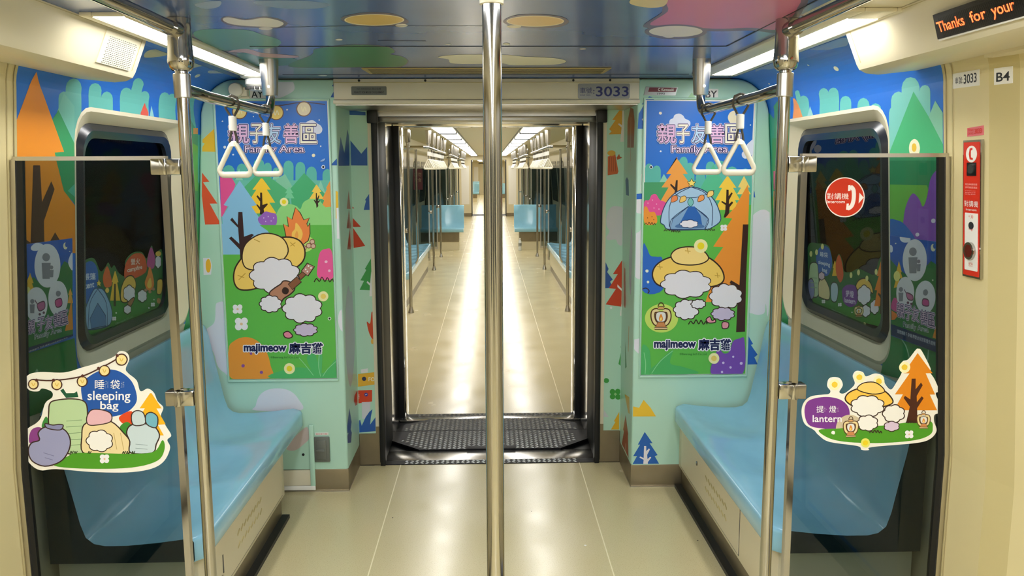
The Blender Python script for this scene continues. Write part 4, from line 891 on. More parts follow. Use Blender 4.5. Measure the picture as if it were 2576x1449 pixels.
  ('S','efe6c0','2886,1406 2884,1400 2879,1396 2872,1396 2865,1398 2860,1403 2858,1409 2860,1414 2865,1418 2872,1419 2879,1417 2884,1412'),
  ('S','2560ba','2890,1410 2889,1406 2885,1404 2880,1403 2876,1404 2872,1408 2871,1412 2872,1416 2876,1418 2881,1419 2886,1418 2889,1414'),
  ('S','e6e6d8','2632,1401 2630,1399 2626,1399 2622,1400 2621,1402 2622,1404 2626,1405 2630,1404'),
  ('S','e6e6d8','2906,1386 2905,1384 2902,1384 2899,1385 2897,1386 2899,1388 2902,1388 2905,1387'),
  ('P','f0bd3a','2650,1343 2625,1314 2635,1312 2621,1294 2672,1287 2659,1309 2669,1308 2646,1344'),
  ('P','f0bd3a','2632,1303 2601,1243 2667,1257'),
  ('S','f3ec8e','2651,1281 2648,1272 2640,1266 2629,1265 2618,1269 2610,1278 2608,1287 2611,1296 2619,1302 2630,1303 2641,1299 2649,1291'),
  ('P','f0b04a','2904,1259 2887,1237 2895,1235 2882,1210 2922,1203 2910,1233 2918,1232 2902,1259'),
  ('P','e8923a','2911,1219 2862,1116 2919,1111'),
  ('P','e8803a','2585,1186 2627,1162 2621,1128 2584,1128'),
  ('S','d04a94','2619,1204 2588,1195 2585,1170 2618,1159 2632,1182'),
  ('S','e4e4ea','2837,1344 2825,1309 2793,1286 2752,1282 2712,1297 2684,1327 2675,1363 2687,1397 2716,1420 2756,1425 2797,1412 2827,1382'),
  ('S','e4e4ea','2750,1226 2740,1198 2714,1182 2681,1180 2648,1194 2626,1218 2618,1247 2628,1273 2652,1290 2684,1293 2717,1281 2742,1256'),
  ('S','e4e4ea','2885,1226 2875,1197 2850,1179 2817,1177 2785,1190 2763,1216 2756,1246 2765,1274 2788,1292 2820,1295 2853,1283 2876,1258'),
  ('S','c46a9c','2690,1238 2729,1240 2733,1218 2704,1213 2691,1223'),
  ('L','5a3050','2690,1238 2729,1240 2733,1218 2704,1213 2691,1223 2690,1238',0.0037),
  ('S','6a3a5c','2709,1201 2707,1199 2701,1198 2696,1201 2694,1204 2696,1206 2702,1207 2707,1204'),
  ('S','6a3a5c','2734,1202 2732,1200 2727,1199 2721,1201 2719,1205 2721,1207 2727,1208 2732,1205'),
  ('S','d04a94','2799,1231 2838,1233 2843,1209 2809,1208'),
  ('L','5a3050','2799,1231 2838,1233 2843,1209 2809,1208 2799,1231',0.0039),
  ('S','8a8c96','2837,1250 2832,1244 2820,1242 2808,1247 2804,1255 2809,1261 2820,1262 2832,1257'),
  ('K','6a3a5c','2690,1237 2678,1248 2674,1254',0.0037),
  ('S','8a8c96','2770,1380 2762,1371 2745,1369 2729,1375 2722,1385 2730,1394 2746,1396 2763,1390'),
  ('P','8a8c96','2718,1367 2774,1361 2766,1309 2722,1315'),
  ('S','8a8c96','2790,1344 2786,1340 2778,1339 2771,1342 2768,1347 2771,1351 2779,1352 2787,1349'),
  ('P','8a8c96','2765,1339 2792,1336 2788,1312 2768,1314'),
  ('S','8a8c96','2670,1250 2666,1245 2657,1244 2649,1248 2646,1254 2649,1258 2658,1259 2666,1256'),
  ('P','8a8c96','2643,1244 2672,1240 2668,1212 2645,1216'),
  ('P','1d2c5e','2582,1111 2918,1094 2920,1057 2582,1066'),
  ('T','d8dcea','請禮讓親子.孕婦.帶嬰幼兒旅客優先使用',(2.6198,1.0864),(2.8769,1.08),(2.6202,1.0985),0.0),
  ('T','e3dff2','親',(2.6266,1.1507),(2.6702,1.1492),(2.6281,1.1936),0.08),
  ('T','e3dff2','子',(2.6844,1.1485),(2.7299,1.147),(2.6858,1.1923),0.08),
  ('T','e3dff2','友',(2.7328,1.1443),(2.78,1.1427),(2.7342,1.1889),0.08),
  ('T','e3dff2','善',(2.7862,1.1436),(2.8353,1.1419),(2.7875,1.1891),0.08),
  ('T','e3dff2','區',(2.831,1.1417),(2.8817,1.1399),(2.8322,1.1879),0.08),
  ('T','2b2a66','親',(2.6266,1.1507),(2.6702,1.1492),(2.6281,1.1936),0.045),
  ('T','2b2a66','子',(2.6844,1.1485),(2.7299,1.147),(2.6858,1.1923),0.045),
  ('T','2b2a66','友',(2.7328,1.1443),(2.78,1.1427),(2.7342,1.1889),0.045),
  ('T','2b2a66','善',(2.7862,1.1436),(2.8353,1.1419),(2.7875,1.1891),0.045),
  ('T','2b2a66','區',(2.831,1.1417),(2.8817,1.1399),(2.8322,1.1879),0.045),
  ('T','e6c4e0','親',(2.6266,1.1507),(2.6702,1.1492),(2.6281,1.1936),0.0),
  ('T','e6c4e0','子',(2.6844,1.1485),(2.7299,1.147),(2.6858,1.1923),0.0),
  ('T','e6c4e0','友',(2.7328,1.1443),(2.78,1.1427),(2.7342,1.1889),0.0),
  ('T','e6c4e0','善',(2.7862,1.1436),(2.8353,1.1419),(2.7875,1.1891),0.0),
  ('T','e6c4e0','區',(2.831,1.1417),(2.8817,1.1399),(2.8322,1.1879),0.0),
  ('T','d8e0e4','Family Area',(2.6674,1.1224),(2.8377,1.1135),(2.6681,1.1429),0.05),
  ('T','2b3a4a','Family Area',(2.6674,1.1224),(2.8377,1.1135),(2.6681,1.1429),0.0),
 ],
 'notice_right':[
  ('P','2560ba','2944,1419 2599,1425 2595,1064 2938,1056'),
  ('P','2f7a44','2942,1334 2882,1307 2792,1285 2729,1314 2663,1359 2598,1341 2596,1084 2938,1074'),
  ('S','e6e8f2','2869,1422 2835,1428 2800,1422 2803,1409 2841,1403 2867,1409'),
  ('S','e6e8f2','2943,1385 2925,1381 2925,1364 2942,1360'),
  ('S','e6e8f2','2599,1371 2624,1348 2629,1324 2598,1318'),
  ('S','efe6c0','2636,1404 2638,1398 2643,1393 2651,1391 2658,1392 2663,1396 2665,1402 2663,1408 2658,1413 2651,1415 2644,1414 2638,1410'),
  ('S','2560ba','2631,1410 2633,1406 2636,1402 2641,1401 2646,1401 2649,1404 2651,1408 2649,1412 2646,1416 2641,1417 2636,1416 2633,1414'),
  ('S','e6e6d8','2896,1395 2897,1393 2902,1392 2906,1392 2907,1394 2906,1396 2901,1397 2897,1397'),
  ('S','e6e6d8','2648,1298 2649,1296 2652,1295 2656,1295 2657,1297 2656,1299 2652,1300 2649,1300'),
  ('P','f0bd3a','2878,1335 2899,1293 2891,1294 2905,1270 2852,1277 2866,1297 2858,1298 2878,1335'),
  ('P','f0bd3a','2893,1283 2917,1234 2859,1248'),
  ('S','f3ec8e','2870,1283 2873,1273 2882,1266 2894,1262 2905,1262 2914,1268 2917,1277 2914,1286 2905,1294 2893,1298 2882,1297 2873,1291'),
  ('P','f0b04a','2614,1257 2629,1231 2623,1232 2631,1207 2596,1213 2604,1235 2598,1236 2614,1257'),
  ('P','e8923a','2600,1218 2653,1108 2596,1107'),
  ('S','d04a94','2912,1200 2932,1180 2935,1156 2883,1153 2888,1192'),
  ('P','e8803a','2935,1150 2883,1142 2912,1120 2935,1115'),
  ('S','e4e4ea','2689,1359 2699,1323 2728,1293 2768,1279 2809,1283 2839,1306 2851,1341 2839,1379 2808,1408 2767,1421 2728,1415 2699,1392'),
  ('S','e4e4ea','2771,1238 2779,1210 2802,1186 2834,1173 2866,1175 2890,1192 2898,1219 2889,1249 2865,1273 2833,1285 2802,1282 2779,1264'),
  ('S','e4e4ea','2635,1246 2643,1218 2666,1194 2698,1182 2731,1183 2756,1199 2765,1226 2756,1255 2731,1278 2698,1290 2666,1287 2643,1271'),
  ('S','c46a9c','2826,1230 2784,1228 2782,1212 2815,1210'),
  ('L','5a3050','2826,1230 2784,1228 2782,1212 2815,1210 2826,1230',0.0042),
  ('S','6a3a5c','2806,1199 2808,1195 2815,1193 2821,1193 2824,1196 2821,1200 2815,1202 2808,1202'),
  ('S','6a3a5c','2782,1198 2784,1195 2791,1192 2797,1193 2799,1196 2797,1199 2791,1201 2784,1201'),
  ('S','d04a94','2713,1226 2680,1228 2678,1209 2716,1206'),
  ('L','5a3050','2713,1226 2680,1228 2678,1209 2716,1206 2713,1226',0.0039),
  ('S','8a8c96','2681,1253 2686,1245 2697,1240 2709,1241 2713,1248 2709,1256 2697,1261 2686,1260'),
  ('K','6a3a5c','2826,1229 2837,1237 2841,1240',0.0042),
  ('S','8a8c96','2754,1380 2761,1369 2779,1363 2798,1366 2805,1375 2798,1386 2779,1392 2761,1389'),
  ('P','8a8c96','2810,1355 2749,1362 2756,1307 2803,1301'),
  ('S','8a8c96','2730,1350 2733,1345 2741,1342 2749,1343 2753,1347 2749,1352 2741,1355 2733,1354'),
  ('P','8a8c96','2755,1338 2728,1342 2731,1317 2752,1314'),
  ('S','8a8c96','2849,1239 2853,1232 2864,1228 2874,1229 2879,1234 2874,1241 2864,1245 2853,1244'),
  ('P','8a8c96','2882,1223 2846,1228 2850,1197 2878,1192'),
  ('P','1d2c5e','2938,1100 2596,1104 2594,1064 2937,1059'),
  ('T','d8dcea','請禮讓親子.孕婦.帶嬰幼兒旅客優先使用',(2.8929,1.0758),(2.636,1.0834),(2.8928,1.0897),0.0),
  ('T','e3dff2','親',(2.8923,1.1358),(2.8396,1.1384),(2.8919,1.1862),0.08),
  ('T','e3dff2','子',(2.8373,1.1371),(2.7865,1.1396),(2.837,1.1866),0.08),
  ('T','e3dff2','友',(2.7876,1.1405),(2.7384,1.1429),(2.7874,1.1892),0.08),
  ('T','e3dff2','善',(2.7311,1.1399),(2.6839,1.1423),(2.7311,1.1877),0.08),
  ('T','e3dff2','區',(2.6828,1.1399),(2.6372,1.1422),(2.6829,1.1868),0.08),
  ('T','2b2a66','親',(2.8923,1.1358),(2.8396,1.1384),(2.8919,1.1862),0.045),
  ('T','2b2a66','子',(2.8373,1.1371),(2.7865,1.1396),(2.837,1.1866),0.045),
  ('T','2b2a66','友',(2.7876,1.1405),(2.7384,1.1429),(2.7874,1.1892),0.045),
  ('T','2b2a66','善',(2.7311,1.1399),(2.6839,1.1423),(2.7311,1.1877),0.045),
  ('T','2b2a66','區',(2.6828,1.1399),(2.6372,1.1422),(2.6829,1.1868),0.045),
  ('T','e6c4e0','親',(2.8923,1.1358),(2.8396,1.1384),(2.8919,1.1862),0.0),
  ('T','e6c4e0','子',(2.8373,1.1371),(2.7865,1.1396),(2.837,1.1866),0.0),
  ('T','e6c4e0','友',(2.7876,1.1405),(2.7384,1.1429),(2.7874,1.1892),0.0),
  ('T','e6c4e0','善',(2.7311,1.1399),(2.6839,1.1423),(2.7311,1.1877),0.0),
  ('T','e6c4e0','區',(2.6828,1.1399),(2.6372,1.1422),(2.6829,1.1868),0.0),
  ('T','d8e0e4','Family Area',(2.8466,1.102),(2.6778,1.1141),(2.8465,1.1247),0.05),
  ('T','2b3a4a','Family Area',(2.8466,1.102),(2.6778,1.1141),(2.8465,1.1247),0.0),
 ],
 'pane_left':[
  ('S','2c6a38','3044,1228 3073,1235 3086,1292 3123,1326 3199,1327 3251,1272 3292,1283 3319,1298 3347,1273 3373,1281 3412,1246 3480,1224 3472,1284 3542,1313 3640,1307 3691,1274 3726,1312 3752,1324 3779,1279 3834,1298 3872,1276 3877,1091 3855,1050 3799,1022 3624,1021 3345,1036 3040,1044'),
  ('P','3f8a3a','3043,1170 3209,1154 3495,1135 3869,1114 3859,1049 3799,1022 3624,1021 3345,1036 3040,1044'),
  ('S','2a66b4','3084,1181 3083,1269 3123,1314 3186,1316 3227,1281 3230,1219 3184,1174 3133,1164'),
  ('T','e8eef4','帳篷',(3.1171,1.254),(3.2108,1.2451),(3.1176,1.2795),0.01),
  ('T','e8eef4','tent',(3.1239,1.2209),(3.1973,1.2176),(3.1242,1.2388),0.02),
  ('S','d8552e','3464,1226 3480,1277 3550,1306 3640,1300 3682,1268 3688,1218 3590,1203 3495,1205'),
  ('T','f2e6dc','營火',(3.5295,1.2631),(3.62,1.2567),(3.5296,1.2899),0.01),
  ('T','f2e6dc','campfire',(3.4951,1.2318),(3.6434,1.2284),(3.4952,1.2551),0.02),
  ('S','e06a34','3291,1204 3271,1245 3308,1284 3340,1242 3346,1203'),
  ('P','f2c440','3376,1257 3347,1216 3358,1214 3332,1144 3425,1129 3398,1208 3410,1207 3382,1256'),
  ('P','3a2620','3370,1206 3384,1204 3386,1113 3363,1116'),
  ('S','c04a94','3743,1318 3708,1286 3700,1238 3770,1222 3783,1271'),
  ('S','c84a94','3043,1176 3084,1184 3108,1159 3113,1122 3042,1117'),
  ('P','e8802e','3042,1123 3082,1104 3070,1076 3041,1079'),
  ('S','8fb4d6','3112,1087 3126,1144 3189,1205 3227,1209 3280,1192 3340,1120 3347,1068 3305,1045 3149,1062'),
  ('L','28406a','3112,1087 3126,1144 3189,1205 3227,1209 3280,1192 3340,1120 3347,1068 3305,1045 3149,1062 3112,1087',0.0047),
  ('P','5c84b4','3226,1151 3162,1102 3174,1061 3298,1049 3292,1091'),
  ('K','28406a','3226,1151 3162,1102 3174,1061 3298,1049 3292,1091 3226,1151',0.0039),
  ('L','28406a','3227,1206 3163,1161 3146,1066',0.0039),
  ('L','28406a','3227,1206 3299,1139 3308,1047',0.0039),
  ('S','f0c860','3324,1187 3322,1182 3315,1179 3307,1179 3299,1182 3293,1186 3290,1192 3293,1196 3299,1199 3307,1199 3316,1197 3322,1192'),
  ('P','f4d860','3237,1244 3245,1231 3256,1227 3248,1222 3250,1211 3234,1220 3221,1217 3225,1226 3217,1233 3230,1234'),
  ('K','3a2620','3237,1244 3245,1231 3256,1227 3248,1222 3250,1211 3234,1220 3221,1217 3225,1226 3217,1233 3230,1234 3237,1244',0.0029),
  ('S','f0c45a','3428,1139 3437,1183 3480,1217 3542,1216 3577,1184 3566,1151 3495,1115 3448,1119'),
  ('L','3a2620','3428,1139 3437,1183 3480,1217 3542,1216 3577,1184 3566,1151 3495,1115 3448,1119 3428,1139',0.0054),
  ('B','3a2620','3513,1146 3574,1136 3513,1110',6,0.0023),
  ('B','e9e6ee','3513,1146 3574,1136 3513,1110',6,-0.0023),
  ('S','a8744c','3494,1108 3550,1123 3561,1111 3518,1087'),
  ('L','3a2620','3494,1108 3550,1123 3561,1111 3518,1087 3494,1108',0.0045),
  ('B','3a2620','3494,1081 3532,1075 3494,1061',6,0.0023),
  ('B','e9e6ee','3494,1081 3532,1075 3494,1061',6,-0.0023),
  ('B','3a2620','3645,1115 3697,1107 3645,1086',6,0.0024),
  ('B','e9e6ee','3645,1115 3697,1107 3645,1086',6,-0.0024),
  ('S','f08a3a','3726,1235 3765,1180 3771,1143 3735,1126 3691,1140 3671,1171 3700,1202'),
  ('S','f7cc5c','3730,1184 3748,1146 3718,1138 3695,1157'),
  ('S','b88a74','3700,1133 3695,1129 3683,1129 3671,1132 3666,1138 3671,1142 3683,1143 3695,1139'),
  ('S','b88a74','3744,1118 3739,1114 3726,1114 3714,1118 3709,1123 3714,1128 3726,1128 3739,1124'),
  ('S','b88a74','3784,1125 3778,1121 3766,1121 3753,1125 3748,1130 3753,1135 3766,1135 3778,1131'),
  ('S','f0c45a','3808,1138 3816,1162 3863,1160 3873,1129 3854,1094 3808,1101'),
  ('L','3a2620','3808,1138 3816,1162 3863,1160 3873,1129 3854,1094 3808,1101 3808,1138',0.0052),
  ('B','3a2620','3820,1245 3857,1241 3820,1213',6,0.0026),
  ('B','e9e6ee','3820,1245 3857,1241 3820,1213',6,-0.0026),
  ('S','f0c45a','3855,1278 3850,1273 3838,1270 3821,1270 3805,1273 3792,1279 3788,1285 3792,1290 3804,1293 3821,1293 3838,1290 3850,1284'),
  ('S','b88a54','3849,1062 3846,1056 3838,1052 3827,1052 3816,1056 3807,1062 3804,1069 3807,1075 3815,1079 3826,1079 3838,1075 3846,1069'),
  ('S','f0eef2','3368,1069 3365,1066 3358,1066 3351,1068 3348,1072 3351,1075 3358,1075 3365,1072'),
  ('S','f0eef2','3385,1066 3382,1063 3375,1063 3368,1066 3366,1069 3368,1072 3376,1072 3382,1070'),
  ('S','f0eef2','3368,1062 3365,1059 3358,1059 3351,1061 3348,1065 3351,1068 3358,1068 3365,1065'),
  ('S','f0eef2','3385,1059 3382,1056 3375,1056 3368,1059 3366,1062 3368,1065 3375,1065 3382,1062'),
  ('S','e6c39a','3371,1064 3370,1063 3367,1063 3364,1064 3363,1066 3364,1067 3367,1067 3370,1066'),
  ('S','f0eef2','3760,1062 3757,1059 3748,1059 3740,1062 3736,1066 3740,1069 3748,1069 3757,1066'),
  ('S','f0eef2','3782,1059 3778,1056 3770,1056 3761,1059 3757,1063 3761,1066 3770,1066 3778,1063'),
  ('S','f0eef2','3760,1054 3757,1051 3748,1051 3740,1054 3736,1058 3740,1061 3748,1061 3757,1058'),
  ('S','f0eef2','3782,1051 3778,1048 3770,1048 3761,1051 3758,1055 3761,1058 3770,1058 3778,1055'),
  ('S','e6c39a','3764,1057 3762,1056 3759,1056 3755,1057 3754,1059 3755,1060 3759,1060 3762,1059'),
  ('S','f0eef2','3392,1084 3390,1082 3384,1082 3379,1084 3377,1087 3379,1089 3384,1089 3390,1087'),
  ('S','f0eef2','3723,1050 3721,1047 3714,1047 3708,1050 3706,1052 3708,1055 3714,1055 3721,1052'),
  ('S','f0eef2','3779,1078 3776,1076 3771,1076 3766,1078 3764,1080 3766,1082 3771,1082 3776,1080'),
  ('T','a8c4a8',"©Benrong Int'l Co.,Ltd.",(3.3766,1.036),(3.5448,1.0371),(3.3767,1.0458),0),
 ],
 'pane_right':[
  ('S','2c6a38','3874,1285 3739,1316 3631,1315 3598,1276 3574,1237 3522,1291 3482,1262 3468,1223 3405,1227 3329,1250 3243,1244 3187,1245 3153,1298 3126,1320 3082,1294 3053,1274 3049,1070 3137,1060 3334,1036 3523,1036 3752,1033 3886,1065'),
  ('P','3f8a3a','3905,1077 3486,1138 3048,1155 3048,1052 3191,1043 3490,1021 3790,1019 3907,1038'),
  ('S','2a66b4','3763,1274 3702,1307 3632,1307 3598,1270 3600,1220 3654,1178 3745,1181 3771,1229'),
  ('T','e8eef4','睡袋',(3.7267,1.2573),(3.6403,1.2608),(3.7256,1.2805),0.01),
  ('T','e8eef4','sleeping',(3.747,1.2173),(3.6176,1.2196),(3.746,1.2393),0.02),
  ('T','e8eef4','bag',(3.7042,1.1876),(3.6503,1.1901),(3.7033,1.2094),0.02),
  ('S','b9d3a4','3866,1068 3860,1174 3838,1213 3780,1224 3753,1202 3754,1077'),
  ('L','3a2620','3866,1068 3860,1174 3838,1213 3780,1224 3753,1202 3754,1077 3866,1068',0.0055),
  ('S','8a90bc','3902,1062 3872,1127 3823,1142 3801,1107 3811,1061 3868,1029'),
  ('L','3a2620','3902,1062 3872,1127 3823,1142 3801,1107 3811,1061 3868,1029 3902,1062',0.0056),
  ('S','ecd9a0','3750,1078 3747,1137 3691,1166 3638,1138 3622,1104 3641,1073 3732,1070'),
  ('L','3a2620','3750,1078 3747,1137 3691,1166 3638,1138 3622,1104 3641,1073 3732,1070 3750,1078',0.0053),
  ('S','bcd0dc','3612,1134 3586,1159 3543,1158 3533,1125 3555,1080 3606,1078'),
  ('L','3a2620','3612,1134 3586,1159 3543,1158 3533,1125 3555,1080 3606,1078 3612,1134',0.0049),
  ('B','3a2620','3712,1171 3676,1175 3713,1152',6,0.0019),
  ('B','e6c8d4','3712,1171 3676,1175 3713,1152',6,-0.0019),
  ('K','8fb08a','3846,1146 3765,1154',0.0041),
  ('K','8fb08a','3847,1123 3766,1131',0.0041),
  ('K','8fb08a','3848,1100 3767,1109',0.0041),
  ('P','f0bd3a','3565,1256 3586,1222 3576,1223 3595,1186 3534,1194 3549,1226 3539,1228 3558,1256'),
  ('S','dc5f34','3547,1199 3552,1247 3517,1288 3486,1251 3476,1201 3510,1169'),
  ('S','7a3f96','3486,1145 3438,1169 3368,1176 3343,1153 3347,1106 3409,1079 3472,1086 3490,1117'),
  ('T','e8e0ee','提燈',(3.4552,1.1159),(3.3771,1.1226),(3.4542,1.1445),0.01),
  ('T','e8e0ee','lantern',(3.4656,1.0904),(3.3626,1.099),(3.4649,1.111),0.02),
  ('S','f0c45a','3353,1178 3322,1205 3264,1219 3216,1203 3200,1168 3244,1174 3331,1161'),
  ('L','3a2620','3353,1178 3322,1205 3264,1219 3216,1203 3200,1168 3244,1174 3331,1161 3353,1178',0.0054),
  ('B','3a2620','3280,1149 3216,1159 3281,1107',6,0.0021),
  ('B','e9e6ee','3280,1149 3216,1159 3281,1107',6,-0.0021),
  ('B','3a2620','3187,1116 3147,1123 3188,1086',6,0.002),
  ('B','e9e6ee','3187,1116 3147,1123 3188,1086',6,-0.002),
  ('B','3a2620','3267,1087 3222,1095 3268,1061',6,0.0021),
  ('B','e9e6ee','3267,1087 3222,1095 3268,1061',6,-0.0021),
  ('P','e8842a','3129,1307 3167,1241 3150,1243 3186,1183 3164,1186 3190,1119 3064,1140 3086,1197 3065,1200 3098,1250 3081,1252 3116,1309'),
  ('P','3a2620','3134,1230 3119,1232 3119,1198 3098,1214 3093,1208 3114,1178 3108,1102 3144,1096 3136,1159 3159,1171 3152,1178 3134,1173'),
  ('S','c6dc5a','3283,1084 3289,1072 3306,1060 3329,1053 3353,1052 3370,1058 3376,1068 3369,1081 3352,1092 3328,1099 3305,1100 3288,1094'),
  ('L','5a3a22','3342,1095 3334,1103 3321,1105 3314,1099',0.0032),
  ('L','5a3a22','3338,1088 3361,1082 3365,1068 3349,1059 3310,1066 3294,1080 3296,1093 3319,1091',0.0166),
  ('L','e9d49c','3338,1088 3361,1082 3365,1068 3349,1059 3310,1066 3294,1080 3296,1093 3319,1091',0.0086),
  ('S','e6e4de','3345,1083 3312,1089 3305,1080 3315,1070 3343,1065 3352,1072'),
  ('L','5a3a22','3345,1083 3312,1089 3305,1080 3315,1070 3343,1065 3352,1072 3345,1083',0.0029),
  ('S','e58b2e','3329,1083 3320,1076 3324,1070 3335,1068 3338,1073'),
  ('S','f5dc7c','3328,1077 3324,1074 3329,1069 3333,1072'),
  ('P','d9a56a','3344,1089 3338,1096 3318,1099 3313,1095'),
  ('K','5a3a22','3344,1089 3338,1096 3318,1099 3313,1095 3344,1089',0.0025),
  ('P','cf8a55','3344,1064 3314,1069 3306,1060 3353,1052'),
  ('K','5a3a22','3344,1064 3314,1069 3306,1060 3353,1052 3344,1064',0.0025),
  ('P','e8c79a','3358,1051 3301,1061 3301,1057 3358,1047'),
  ('K','5a3a22','3358,1051 3301,1061 3301,1057 3358,1047 3358,1051',0.0025),
  ('L','5a3a22','3091,1119 3085,1126 3075,1128 3069,1123',0.0026),
  ('L','5a3a22','3088,1114 3106,1109 3108,1097 3096,1090 3065,1095 3053,1107 3055,1118 3073,1116',0.0132),
  ('L','e9d49c','3088,1114 3106,1109 3108,1097 3096,1090 3065,1095 3053,1107 3055,1118 3073,1116',0.0069),
  ('S','e6e4de','3094,1110 3067,1114 3062,1107 3070,1098 3091,1094 3099,1100'),
  ('L','5a3a22','3094,1110 3067,1114 3062,1107 3070,1098 3091,1094 3099,1100 3094,1110',0.0023),
  ('S','e58b2e','3080,1109 3074,1103 3077,1098 3085,1097 3088,1101'),
  ('S','f5dc7c','3080,1104 3077,1101 3081,1098 3084,1100'),
  ('P','d9a56a','3093,1115 3088,1120 3073,1123 3068,1119'),
  ('K','5a3a22','3093,1115 3088,1120 3073,1123 3068,1119 3093,1115',0.002),
  ('P','cf8a55','3092,1094 3069,1098 3062,1090 3099,1083'),
  ('K','5a3a22','3092,1094 3069,1098 3062,1090 3099,1083 3092,1094',0.002),
  ('P','e8c79a','3103,1083 3059,1091 3059,1088 3103,1079'),
  ('K','5a3a22','3103,1083 3059,1091 3059,1088 3103,1079 3103,1083',0.002),
  ('S','e6e494','3384,1216 3386,1210 3391,1205 3398,1203 3405,1203 3410,1207 3411,1213 3409,1219 3404,1224 3397,1227 3390,1226 3385,1222'),
  ('S','e6e494','3313,1237 3315,1230 3320,1226 3326,1223 3333,1224 3338,1228 3340,1233 3338,1239 3332,1244 3326,1247 3319,1246 3314,1242'),
  ('S','e6e494','3237,1223 3239,1217 3244,1212 3250,1209 3257,1210 3261,1214 3263,1219 3261,1225 3256,1230 3250,1232 3244,1232 3239,1228'),
  ('S','e6e494','3158,1258 3159,1252 3164,1247 3170,1245 3176,1246 3180,1249 3182,1255 3180,1261 3176,1265 3170,1268 3164,1267 3159,1263'),
  ('S','e6e494','3677,1307 3680,1301 3686,1296 3694,1293 3702,1294 3708,1298 3710,1304 3707,1311 3701,1316 3693,1319 3685,1318 3679,1314'),
  ('S','e6e494','3746,1276 3749,1269 3755,1263 3764,1261 3772,1262 3778,1266 3780,1272 3777,1279 3771,1284 3762,1287 3754,1286 3748,1282'),
  ('S','e6e494','3813,1262 3816,1255 3822,1249 3831,1246 3840,1247 3846,1251 3848,1258 3845,1265 3838,1270 3830,1273 3821,1272 3815,1268'),
  ('S','e6e494','3263,1031 3265,1024 3270,1019 3276,1016 3283,1017 3287,1020 3289,1026 3287,1032 3282,1037 3276,1040 3269,1040 3264,1036'),
  ('S','f0eef2','3690,1061 3694,1058 3702,1055 3710,1055 3713,1058 3709,1062 3701,1064 3694,1064'),
  ('S','f0eef2','3671,1065 3674,1061 3682,1059 3690,1059 3693,1061 3690,1065 3682,1068 3674,1067'),
  ('S','f0eef2','3691,1054 3694,1050 3702,1048 3710,1048 3713,1050 3710,1054 3702,1057 3694,1057'),
  ('S','f0eef2','3671,1058 3674,1054 3682,1051 3690,1051 3693,1054 3690,1058 3682,1060 3674,1060'),
  ('S','e6c39a','3687,1058 3689,1057 3692,1056 3695,1056 3696,1057 3695,1058 3692,1059 3688,1059'),
  ('S','f0eef2','3512,1076 3515,1072 3522,1070 3529,1070 3532,1073 3529,1076 3522,1078 3515,1078'),
  ('S','f0eef2','3494,1079 3497,1076 3504,1073 3512,1073 3514,1076 3511,1079 3504,1082 3497,1082'),
  ('S','f0eef2','3512,1069 3515,1066 3522,1063 3530,1063 3533,1066 3530,1069 3522,1072 3515,1072'),
  ('S','f0eef2','3494,1072 3498,1069 3505,1066 3512,1066 3515,1069 3512,1072 3504,1075 3497,1075'),
  ('S','e6c39a','3509,1073 3510,1072 3513,1070 3516,1070 3518,1072 3516,1073 3513,1074 3510,1074'),
  ('S','f0eef2','3130,1056 3132,1053 3138,1051 3144,1051 3146,1053 3143,1057 3138,1059 3132,1059'),
  ('S','f0eef2','3115,1059 3118,1056 3124,1054 3129,1054 3132,1056 3129,1060 3123,1062 3118,1062'),
  ('S','f0eef2','3130,1050 3132,1047 3138,1045 3144,1045 3146,1047 3144,1050 3138,1053 3132,1052'),
  ('S','f0eef2','3116,1053 3118,1050 3124,1048 3129,1048 3132,1050 3129,1053 3123,1056 3118,1056'),
  ('S','e6c39a','3127,1054 3128,1052 3131,1052 3133,1052 3134,1053 3133,1054 3131,1055 3128,1055'),
  ('S','f0eef2','3385,1061 3387,1059 3391,1058 3396,1058 3397,1059 3395,1061 3391,1063 3387,1063'),
  ('S','f0eef2','3064,1284 3066,1283 3069,1281 3073,1282 3074,1283 3073,1285 3069,1286 3066,1286'),
  ('T','a8c4a8',"©Benrong Int'l Co.,Ltd.",(3.6042,1.0331),(3.4388,1.0315),(3.6039,1.0417),0),
 ],
 'sticker_left':[
  ('S','f1ede2','-1431,1013 -1418,1036 -1382,1044 -1309,1042 -1254,1057 -1198,1073 -1155,1090 -1136,1107 -1114,1102 -1108,1081 -1121,1052 -1114,1037 -1090,1014 -1081,980 -1058,988 -1040,975 -1030,947 -1014,927 -1023,899 -1010,868 -995,837 -1008,822 -1001,796 -1022,754 -1063,729 -1138,718 -1248,721 -1358,732 -1408,729 -1440,754 -1452,799 -1441,857 -1407,882 -1391,901 -1375,945 -1352,964 -1353,982 -1380,992 -1393,983 -1420,987'),
  ('P','1d5a3c','-1326,985 -1316,991 -1308,976 -1284,976 -1275,982 -1272,963 -1310,961'),
  ('S','1f56a8','-1262,975 -1254,1011 -1219,1038 -1182,1050 -1140,1043 -1106,1012 -1093,967 -1101,936 -1137,908 -1196,898 -1247,912'),
  ('S','dd4a1e','-1152,898 -1112,916 -1103,874 -1139,875'),
  ('S','3c8a30','-1152,866 -1127,882 -1110,859 -1118,833 -1148,834'),
  ('P','f2b41e','-1052,973 -1087,925 -1071,925 -1103,874 -1078,871 -1099,838 -1018,837 -1034,871 -1010,873 -1035,924 -1019,924 -1047,973'),
  ('S','8a3f8a','-1433,818 -1426,857 -1402,869 -1385,856 -1390,818'),
  ('S','3c8a40','-1392,869 -1375,903 -1366,862'),
  ('S','b9d3a2','-1368,869 -1366,920 -1360,945 -1341,954 -1292,958 -1254,948 -1248,912 -1257,835 -1259,784 -1318,782 -1339,823'),
  ('L','3a2620','-1368,869 -1366,920 -1360,945 -1341,954 -1292,958 -1254,948 -1248,912 -1257,835 -1259,784 -1318,782 -1339,823 -1368,869',0.004),
